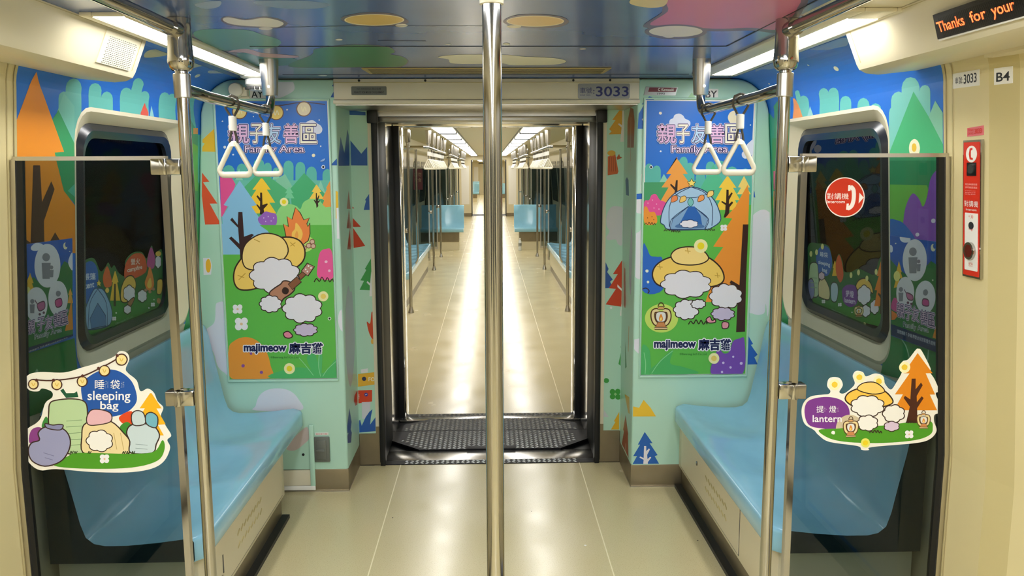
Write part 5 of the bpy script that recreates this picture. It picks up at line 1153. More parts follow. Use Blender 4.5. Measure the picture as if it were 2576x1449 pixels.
  ('K','7f9f74','-1315,887 -1266,890',0.002),
  ('K','7f9f74','-1317,868 -1268,871',0.002),
  ('K','7f9f74','-1319,846 -1270,850',0.002),
  ('K','7f9f74','-1320,826 -1271,829',0.002),
  ('K','7f9f74','-1322,808 -1272,811',0.002),
  ('S','ecd7a2','-1272,786 -1271,835 -1262,874 -1224,888 -1176,883 -1141,846 -1124,818 -1131,779 -1220,777'),
  ('L','3a2620','-1272,786 -1271,835 -1262,874 -1224,888 -1176,883 -1141,846 -1124,818 -1131,779 -1220,777 -1272,786',0.004),
  ('S','e8b8c0','-1251,899 -1234,922 -1200,921 -1176,908 -1180,883 -1225,873 -1249,876'),
  ('L','3a2620','-1251,899 -1234,922 -1200,921 -1176,908 -1180,883 -1225,873 -1249,876 -1251,899',0.0033),
  ('K','c4a868','-1193,847 -1187,793',0.002),
  ('K','c4a868','-1172,847 -1166,793',0.002),
  ('K','c4a868','-1151,847 -1145,792',0.002),
  ('B','3a2620','-1217,822 -1175,821 -1219,786',7,0.0016),
  ('B','f2efe8','-1217,822 -1175,821 -1219,786',7,-0.0016),
  ('S','c6d6da','-1132,846 -1121,869 -1090,877 -1048,868 -1031,839 -1043,809 -1057,781 -1124,782 -1124,818'),
  ('L','3a2620','-1132,846 -1121,869 -1090,877 -1048,868 -1031,839 -1043,809 -1057,781 -1124,782 -1124,818 -1132,846',0.004),
  ('S','c6d6da','-1109,872 -1113,904 -1097,918 -1076,910 -1073,876'),
  ('L','3a2620','-1109,872 -1113,904 -1097,918 -1076,910 -1073,876 -1109,872',0.0035),
  ('S','74b4c4','-1068,874 -1069,903 -1051,912 -1033,896 -1040,863'),
  ('L','3a2620','-1068,874 -1069,903 -1051,912 -1033,896 -1040,863 -1068,874',0.0035),
  ('K','8fa4aa','-1107,810 -1070,806',0.002),
  ('K','8fa4aa','-1108,797 -1071,793',0.002),
  ('S','4f9a26','-1364,744 -1318,774 -1281,784 -1134,779 -1053,784 -1023,822 -1018,793 -1043,755 -1124,734 -1260,732'),
  ('S','9a9cc2','-1439,793 -1427,818 -1402,827 -1404,850 -1384,868 -1347,870 -1318,855 -1307,823 -1317,787 -1344,756 -1392,742 -1430,760'),
  ('L','3a2620','-1439,793 -1427,818 -1402,827 -1404,850 -1384,868 -1347,870 -1318,855 -1307,823 -1317,787 -1344,756 -1392,742 -1430,760 -1439,793',0.004),
  ('S','8a8cb4','-1374,865 -1380,880 -1357,875 -1339,877 -1325,874 -1336,859'),
  ('L','3a2620','-1374,865 -1380,880 -1357,875 -1339,877 -1325,874 -1336,859 -1374,865',0.0035),
  ('L','74769c','-1393,786 -1361,775',0.002),
  ('L','74769c','-1390,770 -1366,762',0.002),
  ('L','2a3a18','-1311,782 -1307,790 -1305,782 -1300,791',0.0025),
  ('L','2a3a18','-1299,782 -1295,789 -1293,782 -1288,790',0.0025),
  ('L','2a3a18','-1256,781 -1252,789 -1250,781 -1245,790',0.0025),
  ('L','2a3a18','-1150,780 -1145,787 -1144,780 -1138,788',0.0025),
  ('L','2a3a18','-1137,780 -1133,787 -1131,779 -1126,788',0.0025),
  ('L','2a3a18','-1121,779 -1117,787 -1115,779 -1110,788',0.0025),
  ('S','f0eef2','-1205,770 -1207,764 -1213,762 -1218,765 -1220,770 -1217,776 -1212,778 -1206,776'),
  ('S','f0eef2','-1191,770 -1194,765 -1200,763 -1205,765 -1206,771 -1204,776 -1198,778 -1193,776'),
  ('S','f0eef2','-1206,757 -1208,752 -1214,749 -1219,752 -1221,757 -1218,763 -1213,765 -1207,763'),
  ('S','f0eef2','-1192,758 -1195,752 -1200,750 -1206,752 -1207,758 -1205,763 -1199,766 -1194,763'),
  ('S','e6c39a','-1203,764 -1204,761 -1206,760 -1208,761 -1209,764 -1208,766 -1206,767 -1204,766'),
  ('L','4a2a22','-1403,1021 -1348,1017 -1262,1028 -1200,1054 -1149,1081 -1136,1096',0.0042),
  ('S','4a2a22','-1389,1006 -1392,997 -1398,991 -1407,989 -1415,992 -1420,998 -1422,1006 -1419,1015 -1412,1021 -1404,1023 -1396,1021 -1390,1014'),
  ('S','f3dd9a','-1393,1006 -1395,999 -1400,995 -1406,993 -1413,995 -1417,1000 -1418,1006 -1416,1013 -1411,1018 -1404,1019 -1398,1017 -1394,1013'),
  ('L','e0b850','-1410,1011 -1406,1001 -1400,1010',0.0025),
  ('S','4a2a22','-1317,1004 -1320,995 -1327,989 -1336,986 -1344,989 -1350,995 -1351,1004 -1348,1013 -1341,1019 -1333,1022 -1324,1019 -1319,1013'),
  ('S','f3dd9a','-1321,1004 -1323,997 -1328,992 -1335,990 -1342,992 -1346,997 -1347,1004 -1345,1011 -1340,1016 -1333,1018 -1326,1016 -1322,1011'),
  ('L','e0b850','-1339,1009 -1334,999 -1329,1008',0.0025),
  ('S','4a2a22','-1239,1013 -1242,1004 -1249,998 -1257,996 -1266,998 -1271,1005 -1273,1013 -1270,1022 -1263,1029 -1255,1031 -1246,1028 -1241,1022'),
  ('S','f3dd9a','-1243,1013 -1245,1006 -1250,1001 -1257,999 -1264,1001 -1268,1006 -1269,1013 -1267,1020 -1262,1025 -1255,1027 -1248,1025 -1244,1020'),
  ('L','e0b850','-1260,1018 -1256,1008 -1251,1017',0.0025),
  ('S','4a2a22','-1168,1046 -1171,1037 -1178,1030 -1187,1028 -1196,1031 -1202,1038 -1203,1047 -1200,1056 -1193,1062 -1184,1065 -1176,1062 -1170,1055'),
  ('S','f3dd9a','-1172,1046 -1174,1039 -1180,1034 -1187,1032 -1194,1034 -1198,1039 -1200,1046 -1197,1054 -1192,1059 -1185,1061 -1178,1059 -1173,1054'),
  ('L','e0b850','-1190,1052 -1186,1041 -1181,1050',0.0025),
  ('S','4a2a22','-1112,1081 -1116,1071 -1123,1064 -1133,1062 -1142,1064 -1148,1071 -1150,1081 -1147,1091 -1139,1098 -1130,1100 -1121,1098 -1114,1090'),
  ('S','f3dd9a','-1116,1081 -1119,1073 -1125,1067 -1132,1065 -1140,1068 -1145,1073 -1146,1081 -1144,1089 -1138,1094 -1130,1096 -1123,1094 -1118,1089'),
  ('L','e0b850','-1136,1086 -1132,1076 -1126,1085',0.0025),
  ('S','5a3028','-1390,1018 -1392,1015 -1395,1014 -1398,1015 -1399,1019 -1398,1022 -1394,1024 -1391,1022'),
  ('S','5a3028','-1338,1018 -1340,1014 -1343,1013 -1346,1014 -1348,1018 -1346,1022 -1342,1023 -1339,1022'),
  ('S','5a3028','-1249,1031 -1250,1027 -1254,1026 -1257,1027 -1258,1031 -1257,1034 -1253,1036 -1250,1034'),
  ('S','5a3028','-1198,1054 -1200,1050 -1204,1049 -1207,1051 -1208,1054 -1206,1058 -1203,1059 -1200,1058'),
  ('S','5a3028','-1139,1094 -1140,1090 -1144,1089 -1147,1090 -1148,1094 -1147,1097 -1143,1099 -1140,1097'),
  ('T','f2f2f6','睡',(-1.219,0.9888),(-1.1899,0.9885),(-1.2168,1.0178),0.005),
  ('T','f2f2f6','袋',(-1.1717,0.9883),(-1.1425,0.988),(-1.1696,1.0173),0.005),
  ('T','a8b8d8','ㄕㄨ',(-1.1873,0.9897),(-1.1776,0.9896),(-1.1855,1.0149),0),
  ('T','a8b8d8','ㄉㄞ',(-1.1398,0.9917),(-1.1289,0.9916),(-1.1384,1.0119),0),
  ('T','f2f2f6','sleeping',(-1.2441,0.9448),(-1.1139,0.9433),(-1.2413,0.9828),0.012),
  ('T','f2f2f6','bag',(-1.2072,0.9164),(-1.1524,0.9157),(-1.2048,0.9494),0.012),
 ],
 'sticker_right':[
  ('S','f1ede2','994,883 998,916 1020,938 1059,944 1078,946 1083,956 1072,972 1075,994 1090,1001 1112,996 1122,974 1112,952 1127,947 1150,964 1160,980 1152,1004 1162,1020 1184,1016 1195,1002 1223,1011 1249,1003 1257,978 1277,958 1293,980 1310,1017 1301,1032 1310,1050 1327,1056 1349,1086 1357,1090 1369,1082 1400,1027 1399,1014 1416,990 1433,952 1423,942 1444,897 1440,880 1424,873 1424,851 1434,820 1414,793 1367,780 1228,769 1218,759 1194,760 1180,773 1088,788 1052,811 1036,828 1006,848'),
  ('S','7c388f','1003,887 1010,920 1038,933 1080,936 1120,925 1145,899 1147,859 1120,830 1060,833 1018,846'),
  ('S','d0c0a0','1198,832 1193,810 1178,794 1155,788 1132,794 1114,811 1107,833 1112,855 1128,871 1150,877 1173,870 1191,854'),
  ('S','4f9a26','1052,828 1120,832 1172,839 1258,840 1345,850 1410,853 1421,829 1413,807 1366,790 1262,782 1153,786 1087,800'),
  ('P','e2891c','1356,1076 1315,1011 1334,1010 1291,942 1317,942 1291,890 1431,888 1404,940 1421,940 1386,1010 1408,1010'),
  ('P','4a2418','1342,993 1355,993 1357,958 1373,980 1379,971 1362,936 1364,916 1378,935 1385,929 1366,896 1370,847 1333,848 1342,901 1320,930 1324,937 1342,925'),
  ('S','f7f0c0','1114,976 1112,967 1106,960 1097,958 1087,960 1080,967 1078,976 1080,985 1086,992 1095,994 1104,992 1111,985'),
  ('S','f0cc40','1105,976 1104,971 1101,968 1096,966 1091,968 1088,971 1086,976 1087,981 1090,984 1095,986 1100,984 1104,981'),
  ('S','f7f0c0','1192,999 1190,990 1184,983 1175,981 1166,983 1159,990 1156,999 1158,1008 1164,1015 1173,1017 1182,1015 1189,1008'),
  ('S','f0cc40','1183,999 1182,994 1179,991 1174,990 1170,991 1166,994 1164,999 1165,1004 1169,1007 1173,1009 1178,1007 1182,1004'),
  ('S','f7f0c0','1255,985 1253,976 1247,969 1238,967 1229,970 1222,976 1219,986 1221,995 1227,1001 1236,1004 1245,1001 1252,994'),
  ('S','f0cc40','1246,985 1246,980 1242,977 1238,976 1233,977 1229,981 1228,985 1228,990 1232,994 1236,995 1241,994 1245,990'),
  ('S','f7f0c0','1335,1030 1333,1021 1327,1014 1318,1012 1309,1014 1302,1021 1299,1030 1301,1039 1307,1046 1316,1048 1325,1046 1332,1039'),
  ('S','f0cc40','1326,1030 1325,1025 1322,1022 1318,1021 1313,1022 1309,1025 1307,1030 1308,1035 1312,1038 1316,1040 1321,1038 1325,1035'),
  ('S','f5c34e','1133,925 1140,947 1170,962 1208,968 1247,959 1274,939 1286,915 1255,902 1212,898 1164,903'),
  ('L','3a2620','1133,925 1140,947 1170,962 1208,968 1247,959 1274,939 1286,915 1255,902 1212,898 1164,903 1133,925',0.0044),
  ('S','f7d070','1170,959 1184,979 1220,983 1247,968 1256,950 1218,944'),
  ('L','3a2620','1170,959 1184,979 1220,983 1247,968 1256,950 1218,944 1170,959',0.0034),
  ('B','3a2620','1205,905 1261,904 1207,869',8,0.0018),
  ('B','f2efe8','1205,905 1261,904 1207,869',8,-0.0018),
  ('B','3a2620','1208,849 1243,849 1210,822',7,0.0017),
  ('B','f2efe8','1208,849 1243,849 1210,822',7,-0.0017),
  ('B','3a2620','1291,879 1328,879 1293,849',7,0.0018),
  ('B','f2efe8','1291,879 1328,879 1293,849',7,-0.0018),
  ('B','3a2620','1287,837 1313,837 1288,820',6,0.0015),
  ('B','d8c4dc','1287,837 1313,837 1288,820',6,-0.0015),
  ('L','5a3a22','1146,861 1150,870 1157,870 1161,860',0.0024),
  ('L','5a3a22','1148,852 1136,849 1136,832 1145,818 1166,817 1174,832 1172,849 1159,852',0.0124),
  ('L','e9d49c','1148,852 1136,849 1136,832 1145,818 1166,817 1174,832 1172,849 1159,852',0.0065),
  ('S','e6e4de','1145,847 1163,847 1168,834 1163,823 1148,823 1142,835'),
  ('L','5a3a22','1145,847 1163,847 1168,834 1163,823 1148,823 1142,835 1145,847',0.0022),
  ('S','e58b2e','1154,843 1160,832 1158,825 1152,825 1150,832'),
  ('S','f5dc7c','1155,835 1157,830 1155,826 1153,830'),
  ('P','d9a56a','1145,854 1148,861 1159,861 1162,854'),
  ('K','5a3a22','1145,854 1148,861 1159,861 1162,854 1145,854',0.0019),
  ('P','cf8a55','1147,822 1164,822 1169,809 1143,809'),
  ('K','5a3a22','1147,822 1164,822 1169,809 1143,809 1147,822',0.0019),
  ('P','e8c79a','1140,809 1172,809 1172,804 1141,804'),
  ('K','5a3a22','1140,809 1172,809 1172,804 1141,804 1140,809',0.0019),
  ('L','5a3a22','1381,879 1384,887 1390,887 1395,879',0.0022),
  ('L','5a3a22','1383,871 1372,869 1372,854 1380,841 1400,841 1406,853 1404,868 1393,871',0.0111),
  ('L','e9d49c','1383,871 1372,869 1372,854 1380,841 1400,841 1406,853 1404,868 1393,871',0.0058),
  ('S','e6e4de','1380,867 1396,867 1401,856 1396,846 1383,846 1378,856'),
  ('L','5a3a22','1380,867 1396,867 1401,856 1396,846 1383,846 1378,856 1380,867',0.0019),
  ('S','e58b2e','1389,863 1394,853 1392,848 1387,848 1385,854'),
  ('S','f5dc7c','1389,856 1392,852 1390,848 1387,852'),
  ('P','d9a56a','1380,874 1383,879 1392,879 1396,873'),
  ('K','5a3a22','1380,874 1383,879 1392,879 1396,873 1380,874',0.0017),
  ('P','cf8a55','1383,845 1397,845 1402,833 1379,834'),
  ('K','5a3a22','1383,845 1397,845 1402,833 1379,834 1383,845',0.0017),
  ('P','e8c79a','1377,834 1404,833 1405,829 1377,829'),
  ('K','5a3a22','1377,834 1404,833 1405,829 1377,829 1377,834',0.0017),
  ('L','3a2620','1216,816 1221,823 1227,817 1232,826 1238,817 1242,825 1248,816 1252,822 1256,815',0.0031),
  ('L','3a2620','1332,848 1335,853 1340,848 1344,855 1348,848 1352,854 1356,848 1360,852 1362,847',0.0027),
  ('S','f0eef2','1346,816 1344,811 1339,808 1334,811 1331,816 1333,821 1338,823 1343,821'),
  ('S','f0eef2','1358,816 1356,811 1351,809 1346,811 1344,816 1346,821 1350,823 1356,821'),
  ('S','f0eef2','1346,804 1345,799 1340,797 1334,799 1332,804 1334,809 1339,811 1344,809'),
  ('S','f0eef2','1359,804 1357,799 1352,797 1347,799 1345,804 1346,810 1351,812 1356,810'),
  ('S','e6c39a','1348,810 1347,808 1345,807 1343,808 1342,810 1343,812 1345,813 1347,812'),
  ('S','f0f0ea','1104,819 1104,816 1102,813 1099,813 1096,814 1093,816 1092,819 1093,822 1095,824 1098,825 1101,824 1104,822'),
  ('S','e8e46a','1219,783 1218,776 1213,770 1205,768 1198,771 1192,776 1190,784 1191,791 1196,797 1204,799 1211,797 1217,791'),
  ('S','f0d428','1213,784 1212,779 1209,776 1205,775 1200,776 1197,779 1196,784 1197,788 1200,791 1204,792 1208,791 1212,788'),
  ('T','f4eef6','提',(1.0411,0.8859),(1.0644,0.8856),(1.0401,0.9079),0.005),
  ('T','f4eef6','燈',(1.0821,0.8854),(1.1046,0.8851),(1.081,0.9074),0.005),
  ('T','c8a8d0','ㄊㄧ',(1.0656,0.8882),(1.0742,0.8881),(1.0648,0.9049),0),
  ('T','c8a8d0','ㄉㄥ',(1.1057,0.8877),(1.1139,0.8876),(1.1049,0.9044),0),
  ('T','f4eef6','lantern',(1.0305,0.8551),(1.1235,0.8539),(1.0295,0.8772),0.012),
 ],
 'intercom_decal':[
  ('S','f2e6e2','1159,1567 1158,1551 1153,1536 1143,1523 1131,1514 1116,1508 1101,1506 1084,1508 1069,1514 1056,1524 1046,1537 1039,1552 1036,1567 1037,1583 1042,1598 1052,1610 1064,1620 1078,1626 1094,1628 1110,1626 1125,1620 1139,1610 1149,1597 1156,1583'),
  ('S','cc3418','1156,1567 1154,1552 1150,1538 1141,1526 1129,1517 1116,1511 1100,1509 1085,1511 1071,1517 1058,1526 1048,1538 1042,1552 1039,1567 1040,1582 1046,1596 1054,1608 1066,1617 1080,1623 1094,1625 1110,1623 1124,1617 1136,1608 1146,1596 1153,1582'),
  ('T','f6eeea','對講機',(1.042,1.561),(1.1096,1.5606),(1.041,1.5804),0.0),
  ('T','f6eeea','Intercom',(1.0425,1.5493),(1.0979,1.549),(1.0421,1.5586),0.01),
  ('P','f6eeea','1106,1604 1113,1605 1114,1587 1106,1586'),
  ('P','f6eeea','1104,1548 1111,1548 1110,1528 1103,1529'),
  ('L','f6eeea','1113,1600 1123,1589 1125,1562 1120,1541 1108,1532',0.0126),
  ('P','f6eeea','1142,1581 1156,1566 1141,1548'),
 ],
}# =====================================================================
# NEAR CAR: the room
# =====================================================================
YE=4.2; YP=2.592       # end wall plane; where the door pillar starts
# floor with welded seams
m=MB(); m.box(-1.47,1.47,-5.6,4.575,-.05,0,'vinyl')
for sx in (-.506,.506): m.box(sx-.0025,sx+.0025,-5.6,4.575,0,.0007,'seam')
for x,y,r in ((.42,3.52,.006),(.93,3.55,.003),(.94,3.2,.003),(.6,3.05,.002),(-.47,3.85,.003),(-.75,3.1,.003),(.95,2.9,.003),(.2,3.9,.002)):
    m.lathe([(r,0),(r*.7,.0015)],(x,y,0),'white' if r>.005 else 'dark_hole',8)
struct(m,'floor')
# ceiling
m=MB(); m.box(-1.21,1.21,-5.6,YE+.42,2.095,2.15,'ivory')
fC=surf_of('C')
m.add([(-1.205,.6,2.0946),(.91,.6,2.0946),(.91,YE,2.0946),(-1.205,YE,2.0946)],[[0,1,2,3]],'ceil_blue')
m.add([(.91,2.5,2.0946),(1.205,2.5,2.0946),(1.205,YE,2.0946),(.91,YE,2.0946)],[[0,1,2,3]],'ceil_blue')
lay(m,'ceiling','C',clip=ccw([(-1.2,.6),(.95,.6),(.95,YE),(-1.2,YE)]),base=.0006)
m.box(-.845,.87,3.112,3.116,2.0925,2.0945,'ink_dark'); m.box(.868,.872,.6,3.116,2.0925,2.0945,'ink_dark'); m.box(-.95,.95,4.03,4.033,2.093,2.0945,'ink_dark')
struct(m,'ceiling')
# side walls with a rounded window opening
HOLE=rrect(2.955,4.075,.935,1.868,.11)
def side_wall(sd):
    nm='wall_left' if sd<0 else 'wall_right'
    m=MB(); fn=surf_of('W-' if sd<0 else 'W+')
    hole=ccw(HOLE); sp=[v+1e-6 for v in SL[1:]]
    def patch(y0,y1,s0,s1,key,o=0,cut=False):
        p=[[(y0,s0),(y1,s0),(y1,s1),(y0,s1)]]
        if cut: p=[r for q in p for r in subtract(q,hole)]
        for q in split_v(p,sp): m.add([fn(u,v,o) for u,v in q],[list(range(len(q)))],key,False)
    smax=SL[19]
    patch(YP,YE+.05,0,.925,'cream'); patch(YP,YE+.05,.925,smax,'wrap_blue',0,True)
    fh=lambda y,s,o:(lambda p:(p[0]-sd*o,p[1],p[2]))(fn(y,s,0))
    lay(m,nm,'W-' if sd<0 else 'W+',clip=ccw([(YP,.86),(YE+.045,.86),(YE+.045,smax),(YP,smax)]),hole=hole,splits=sp)
    # thickness behind the panel so that it is a slab, open at the window
    for q in split_v([r for r in subtract([(YP,0),(YE+.05,0),(YE+.05,SL[3]),(YP,SL[3])],hole)],sp): m.add([fn(u,v,-.075) for u,v in q],[list(range(len(q)))],'tunnel')
    # pillar beside the doors: flat face, slanted face, door edge strip
    for (ya,oa,yb,ob,key) in ((YP,0,2.36,0,'pillar'),(2.36,0,2.27,-.03,'cream_dark'),(2.27,-.03,2.2,-.045,'pillar'),(2.2,-.045,2.2,-.12,'rubber'),(2.2,-.12,.3,-.12,'cream_dark'),(.3,-.12,.3,0,'cream'),(.3,0,-5.6,0,'cream')):
        for i in range(19):
            vs=[fh(ya,SL[i]+1e-6,oa),fh(yb,SL[i]+1e-6,ob),fh(yb,SL[i+1]-1e-6,ob),fh(ya,SL[i+1]-1e-6,oa)]
            m.add(vs,[[0,1,2,3]],key)
    # joint strip between the pillar and the printed panel
    for y0,y1,o,key in ((YP-.014,YP,.004,'cream_dark'),(YP-.05,YP-.045,.0025,'cream_dark')):
        for i in range(7):
            a,b=SL[i]+1e-6,SL[i+1]-1e-6
            m.add([fn(y0,a,o),fn(y1,a,o),fn(y1,b,o),fn(y0,b,o)],[[0,1,2,3]],key)
    m.box(sd*1.372,sd*1.56,.3,2.345,1.956,1.976,'cream')
    struct(m,nm)
side_wall(-1); side_wall(1)
# doors just at the edge of view
for sd,n in ((-1,1),(1,2)):
    m=MB(); fn=surf_of('W-' if sd<0 else 'W+')
    m.extrude([(.32,.02),(2.19,.02),(2.19,1.88),(.32,1.88)],fn,-.09,-.06,'brushed')
    if sd>0: m.extrude([(1.3,.05),(2.15,.05),(2.15,.88),(1.3,.88)],fn,-.06,-.058,'wrap_blue')
    m.extrude([(1.24,.02),(1.27,.02),(1.27,1.88),(1.24,1.88)],fn,-.06,-.052,'rubber')
    m.extrude(rrect(.5,1.1,.9,1.6,.08),fn,-.06,-.056,'charcoal'); m.extrude(rrect(1.4,2.0,.9,1.6,.08),fn,-.06,-.056,'charcoal')
    struct(m,'door_%d'%n)
# rear closing wall of the near car (behind the camera)
m=MB(); m.box(-1.47,1.47,-5.65,-5.6,0,2.1,'cream'); m.box(-.7,.7,-5.6,-5.59,0,1.98,'charcoal'); struct(m,'wall_rear')
for sd,n in ((-1,31),(1,32)):
    fn=surf_of('W-' if sd<0 else 'W+'); m=MB()
    for a in (-5.0,-3.4,-1.8): m.extrude(rrect(a,a+1.5,.9,1.82,.1),fn,.001,.008,'charcoal')
    struct(m,'window_%d'%n)
# window units
for sd,n in ((-1,1),(1,2)):
    fn=surf_of('W-' if sd<0 else 'W+'); m=MB()
    inner=rrect(3.055,3.945,.982,1.828,.10); A=HOLE; flange=rrect(2.952,4.09,.92,1.883,.12)
    N=len(A)
    for (l0,o0,l1,o1) in ((flange,.0005,A,.004),(A,.004,inner,-.045)):
        vs=[fn(u,v,o0) for u,v in l0]+[fn(u,v,o1) for u,v in l1]
        m.add(vs,[[i,(i+1)%N,(i+1)%N+N,i+N] for i in range(N)],'cream',True)
    wf=struct(m,'window_%d'%n)
    m=MB(); in2=rrect(3.075,3.915,1.005,1.803,.09); in3=rrect(3.10,3.875,1.035,1.775,.075)
    for (l0,o0,l1,o1) in ((inner,-.046,in2,-.028),(in2,-.028,in3,-.034),(in3,-.034,in3,-.05)):
        vs=[fn(u,v,o0) for u,v in l0]+[fn(u,v,o1) for u,v in l1]
        m.add(vs,[[i,(i+1)%N,(i+1)%N+N,i+N] for i in range(N)],'gasket',True)
    m.build('gasket',wf)
    m=MB(); pl=rrect(3.09,3.885,1.025,1.785,.08); fnN=surf_of('N-' if sd<0 else 'N+')
    m.extrude(pl,fnN,-.006,0,'window_glass')
    lay(m,'pane_left' if sd<0 else 'pane_right','N-' if sd<0 else 'N+',clip=ccw(pl),base=.0006)
    m.build('pane',wf)
# tunnel wall outside the windows
for sd in (-1,1):
    m=MB(); m.box(sd*2.1,sd*2.2,1.5,6,-.5,3.2,'tunnel')
    for z in (.7,1.25,1.5): m.tube([(sd*2.05,1.5,z),(sd*2.05,6,z)],.03,'charcoal',8)
    struct(m,'wall_tunnel_'+('left' if sd<0 else 'right'))
# end wall: two moulded panels, header, steel skirting, door surround
def end_loop(sd,z0,inset=.003):
    pts=[(.737,z0),(px_at(z0)-inset,z0)]
    for p in PROF[1:-1]:
        if p[1]>z0: pts.append((p[0]-inset,min(p[1],2.09)))
    pts.append((.737,2.09)); return [(sd*x,z) for x,z in pts]
for sd,nm in ((-1,'left'),(1,'right')):
    m=MB(); b=bmesh.new(); L=end_loop(sd,.12)
    f=[b.verts.new((x,YE,z)) for x,z in L]; face=b.faces.new(f); r=bmesh.ops.extrude_face_region(b,geom=[face])
    for v in r['geom']:
        if isinstance(v,bmesh.types.BMVert): v.co.y=YE+.385
    b.normal_update(); b.edges.ensure_lookup_table()
    ed=[e for e in b.edges if all(abs(v.co.y-YE)<1e-5 for v in e.verts) and not all(abs(v.co.z-.12)<1e-5 for v in e.verts)]
    bmesh.ops.bevel(b,geom=ed,offset=.012,segments=3,profile=.5,affect='EDGES'); b.verts.index_update(); m.bm(b,'mint',True)
    lay(m,'end_'+nm,'E',clip=ccw([(sd*.742,.125),(sd*1.45,.125),(sd*1.458,.74),(sd*1.40,1.69),(sd*1.384,1.9),(sd*1.2,2.078),(sd*.742,2.078)]))
    lay(m,'jamb_'+nm,'J-' if sd<0 else 'J+',clip=ccw([(YE+.012,.13),(4.583,.13),(4.583,1.97),(YE+.012,1.97)]))
    # raised rim around the poster
    xa,xb=sorted((sd*.768,sd*1.33))
    for (x0,x1,z0,z1) in ((xa,xb,.588,.600),(xa,xb,1.992,2.0),(xa,xa+.008,.59,1.998),(xb-.008,xb,.59,1.998)): m.box(x0,x1,YE-.009,YE,z0,z1,'mint',.003)
    struct(m,'wall_end_'+nm)
    m=MB(); x0,x1=sorted((sd*.735,sd*1.46)); m.box(x0,x1,YE-.002,YE+.383,.0,.12,'kick',.002)
    m.box(*sorted((sd*.733,sd*1.46)),YE-.008,YE+.3,0,.006,'brushed'); 
    m.box(*sorted((sd*.64,sd*.735)),4.583,4.6,0,.185,'kick')
    m.box(*sorted((sd*.618,sd*.642)),4.581,4.6,0,.225,'kick')
    struct(m,'baseboard_'+nm)
    m=MB(); x0,x1=sorted((sd*.618,sd*.737)); m.box(x0,x1,4.5855,4.62,.18,1.99,'mint'); m.box(*sorted((sd*.616,sd*.642)),4.582,4.62,.22,1.975,'ivory')
    lay(m,'surround_'+nm,'D',clip=ccw([(sd*.643,.19),(sd*.735,.19),(sd*.735,1.968),(sd*.643,1.968)]))
    struct(m,'trim_'+('1' if sd<0 else '2'))
m=MB(); m.box(-.745,.745,YE-.015,4.62,1.992,2.092,'ivory',.004); m.box(-.748,.748,YE-.022,4.3,1.972,1.991,'ivory',.004); m.box(-.74,.74,YE,4.6,1.966,1.973,'brushed')
m.box(-.745,.745,YE-.018,YE-.014,2.072,2.075,'cream_dark')
for x in (-.62,-.3,.42,.6): m.lathe([(.006,0),(.006,-.004)],(x,YE-.014,2.083),'dark_hole',8,'y')
struct(m,'trim_3')
# side light strips set in the ceiling
def lamp_strip(sd,x0,x1,y0,y1,xf0,xf1,ye,label,key='lamp'):
    t=thing('ceiling_light',(sd*(x0+x1)/2,(y0+y1)/2,2.095),label,'light','long light strips')
    m=MB(); a,b=sorted((sd*xf0,sd*xf1)); c,d=sorted((sd*x0,sd*x1))
    for (p,q,r,s_) in ((a,c,y0-ye,y1+.05),(d,b,y0-ye,y1+.05),(c,d,y0-ye,y0),(c,d,y1,y1+.05)): m.box(p,q,r,s_,2.083,2.095,'ivory',.003)
    for e in ((c+d)/2-.046,(c+d)/2+.046): m.box(e-.001,e+.001,y0,y1,2.0815,2.083,'cream_dark')
    m.build('housing',t)
    m=MB(); m.box(c,d,y0,y1,2.084,2.093,key); m.build('diffuser',t)
lamp_strip(-1,1.012,1.095,2.46,3.92,.975,1.13,.015,'white light strip on the left edge of the blue ceiling')
lamp_strip(1,1.045,1.135,2.49,3.97,.96,1.17,.12,'white light strip on the right edge of the blue ceiling')
for sd in (-1,1):
    for y0,y1 in ((-5,-2.9),(-2.3,-.2),(0,1.95)):  # unseen panels, added to light the near car more evenly
        t=thing('ceiling_light',(sd*.5,(y0+y1)/2,2.095),'unseen ceiling light panel added to brighten the near car, %s row'%('left' if sd<0 else 'right'),'light','unseen light panels added behind and above the viewpoint')
        m=MB(); m.box(sd*.4,sd*.6,y0,y1,2.085,2.094,'lamp_unseen'); m.build('diffuser',t)
# bulkheads above the doors
def bulkhead(sd,yend,label):
    t=thing('door_gear_cover',(sd*1.27,1.6,2.0),label,'cover')
    L=[(1.145,2.094),(1.19,1.985),(1.20,1.968),(1.222,1.957),(1.26,1.953),(1.383,1.966),(1.34,2.03),(1.21,2.092)]
    b=bmesh.new(); f=b.faces.new([b.verts.new((sd*x,-.3,z)) for x,z in L]); r=bmesh.ops.extrude_face_region(b,geom=[f])
    vs=[v for v in r['geom'] if isinstance(v,bmesh.types.BMVert)]
    for v in vs: v.co.y=yend
    ed=[e for e in b.edges if all(abs(v.co.y-yend)<1e-5 for v in e.verts) and not (all(v.co.z>2.05 for v in e.verts) or all(abs(v.co.x)>1.3 for v in e.verts))]
    bmesh.ops.recalc_face_normals(b,faces=b.faces[:]); bmesh.ops.bevel(b,geom=ed,offset=.02,segments=4,profile=.5,affect='EDGES'); b.verts.index_update()
    m=MB(); m.bm(b,'cream',True); m.build('housing',t,30)
    m=MB(); n=(sd*-.924,-.38)
    fb=lambda y,h,o:(sd*(1.145+.045*h)-sd*.924*o,y,2.094-.109*h-.38*o)
    m.extrude([(yend-.05,.02),(yend-.047,.02),(yend-.047,.98),(yend-.05,.98)],fb,0,.0012,'cream_dark'); m.extrude([(-.3,.035),(yend-.06,.035),(yend-.06,.05),(-.3,.05)],fb,0,.001,'cream_dark')
    m.build('seam',t)
    return t,fb
tL,fbL=bulkhead(-1,2.97,'cream rounded cover above the left door, with a speaker grille')
m=MB(); m.extrude([(2.66,.10),(2.90,.10),(2.90,.99),(2.66,.99)],fbL,0,.003,'ivory')
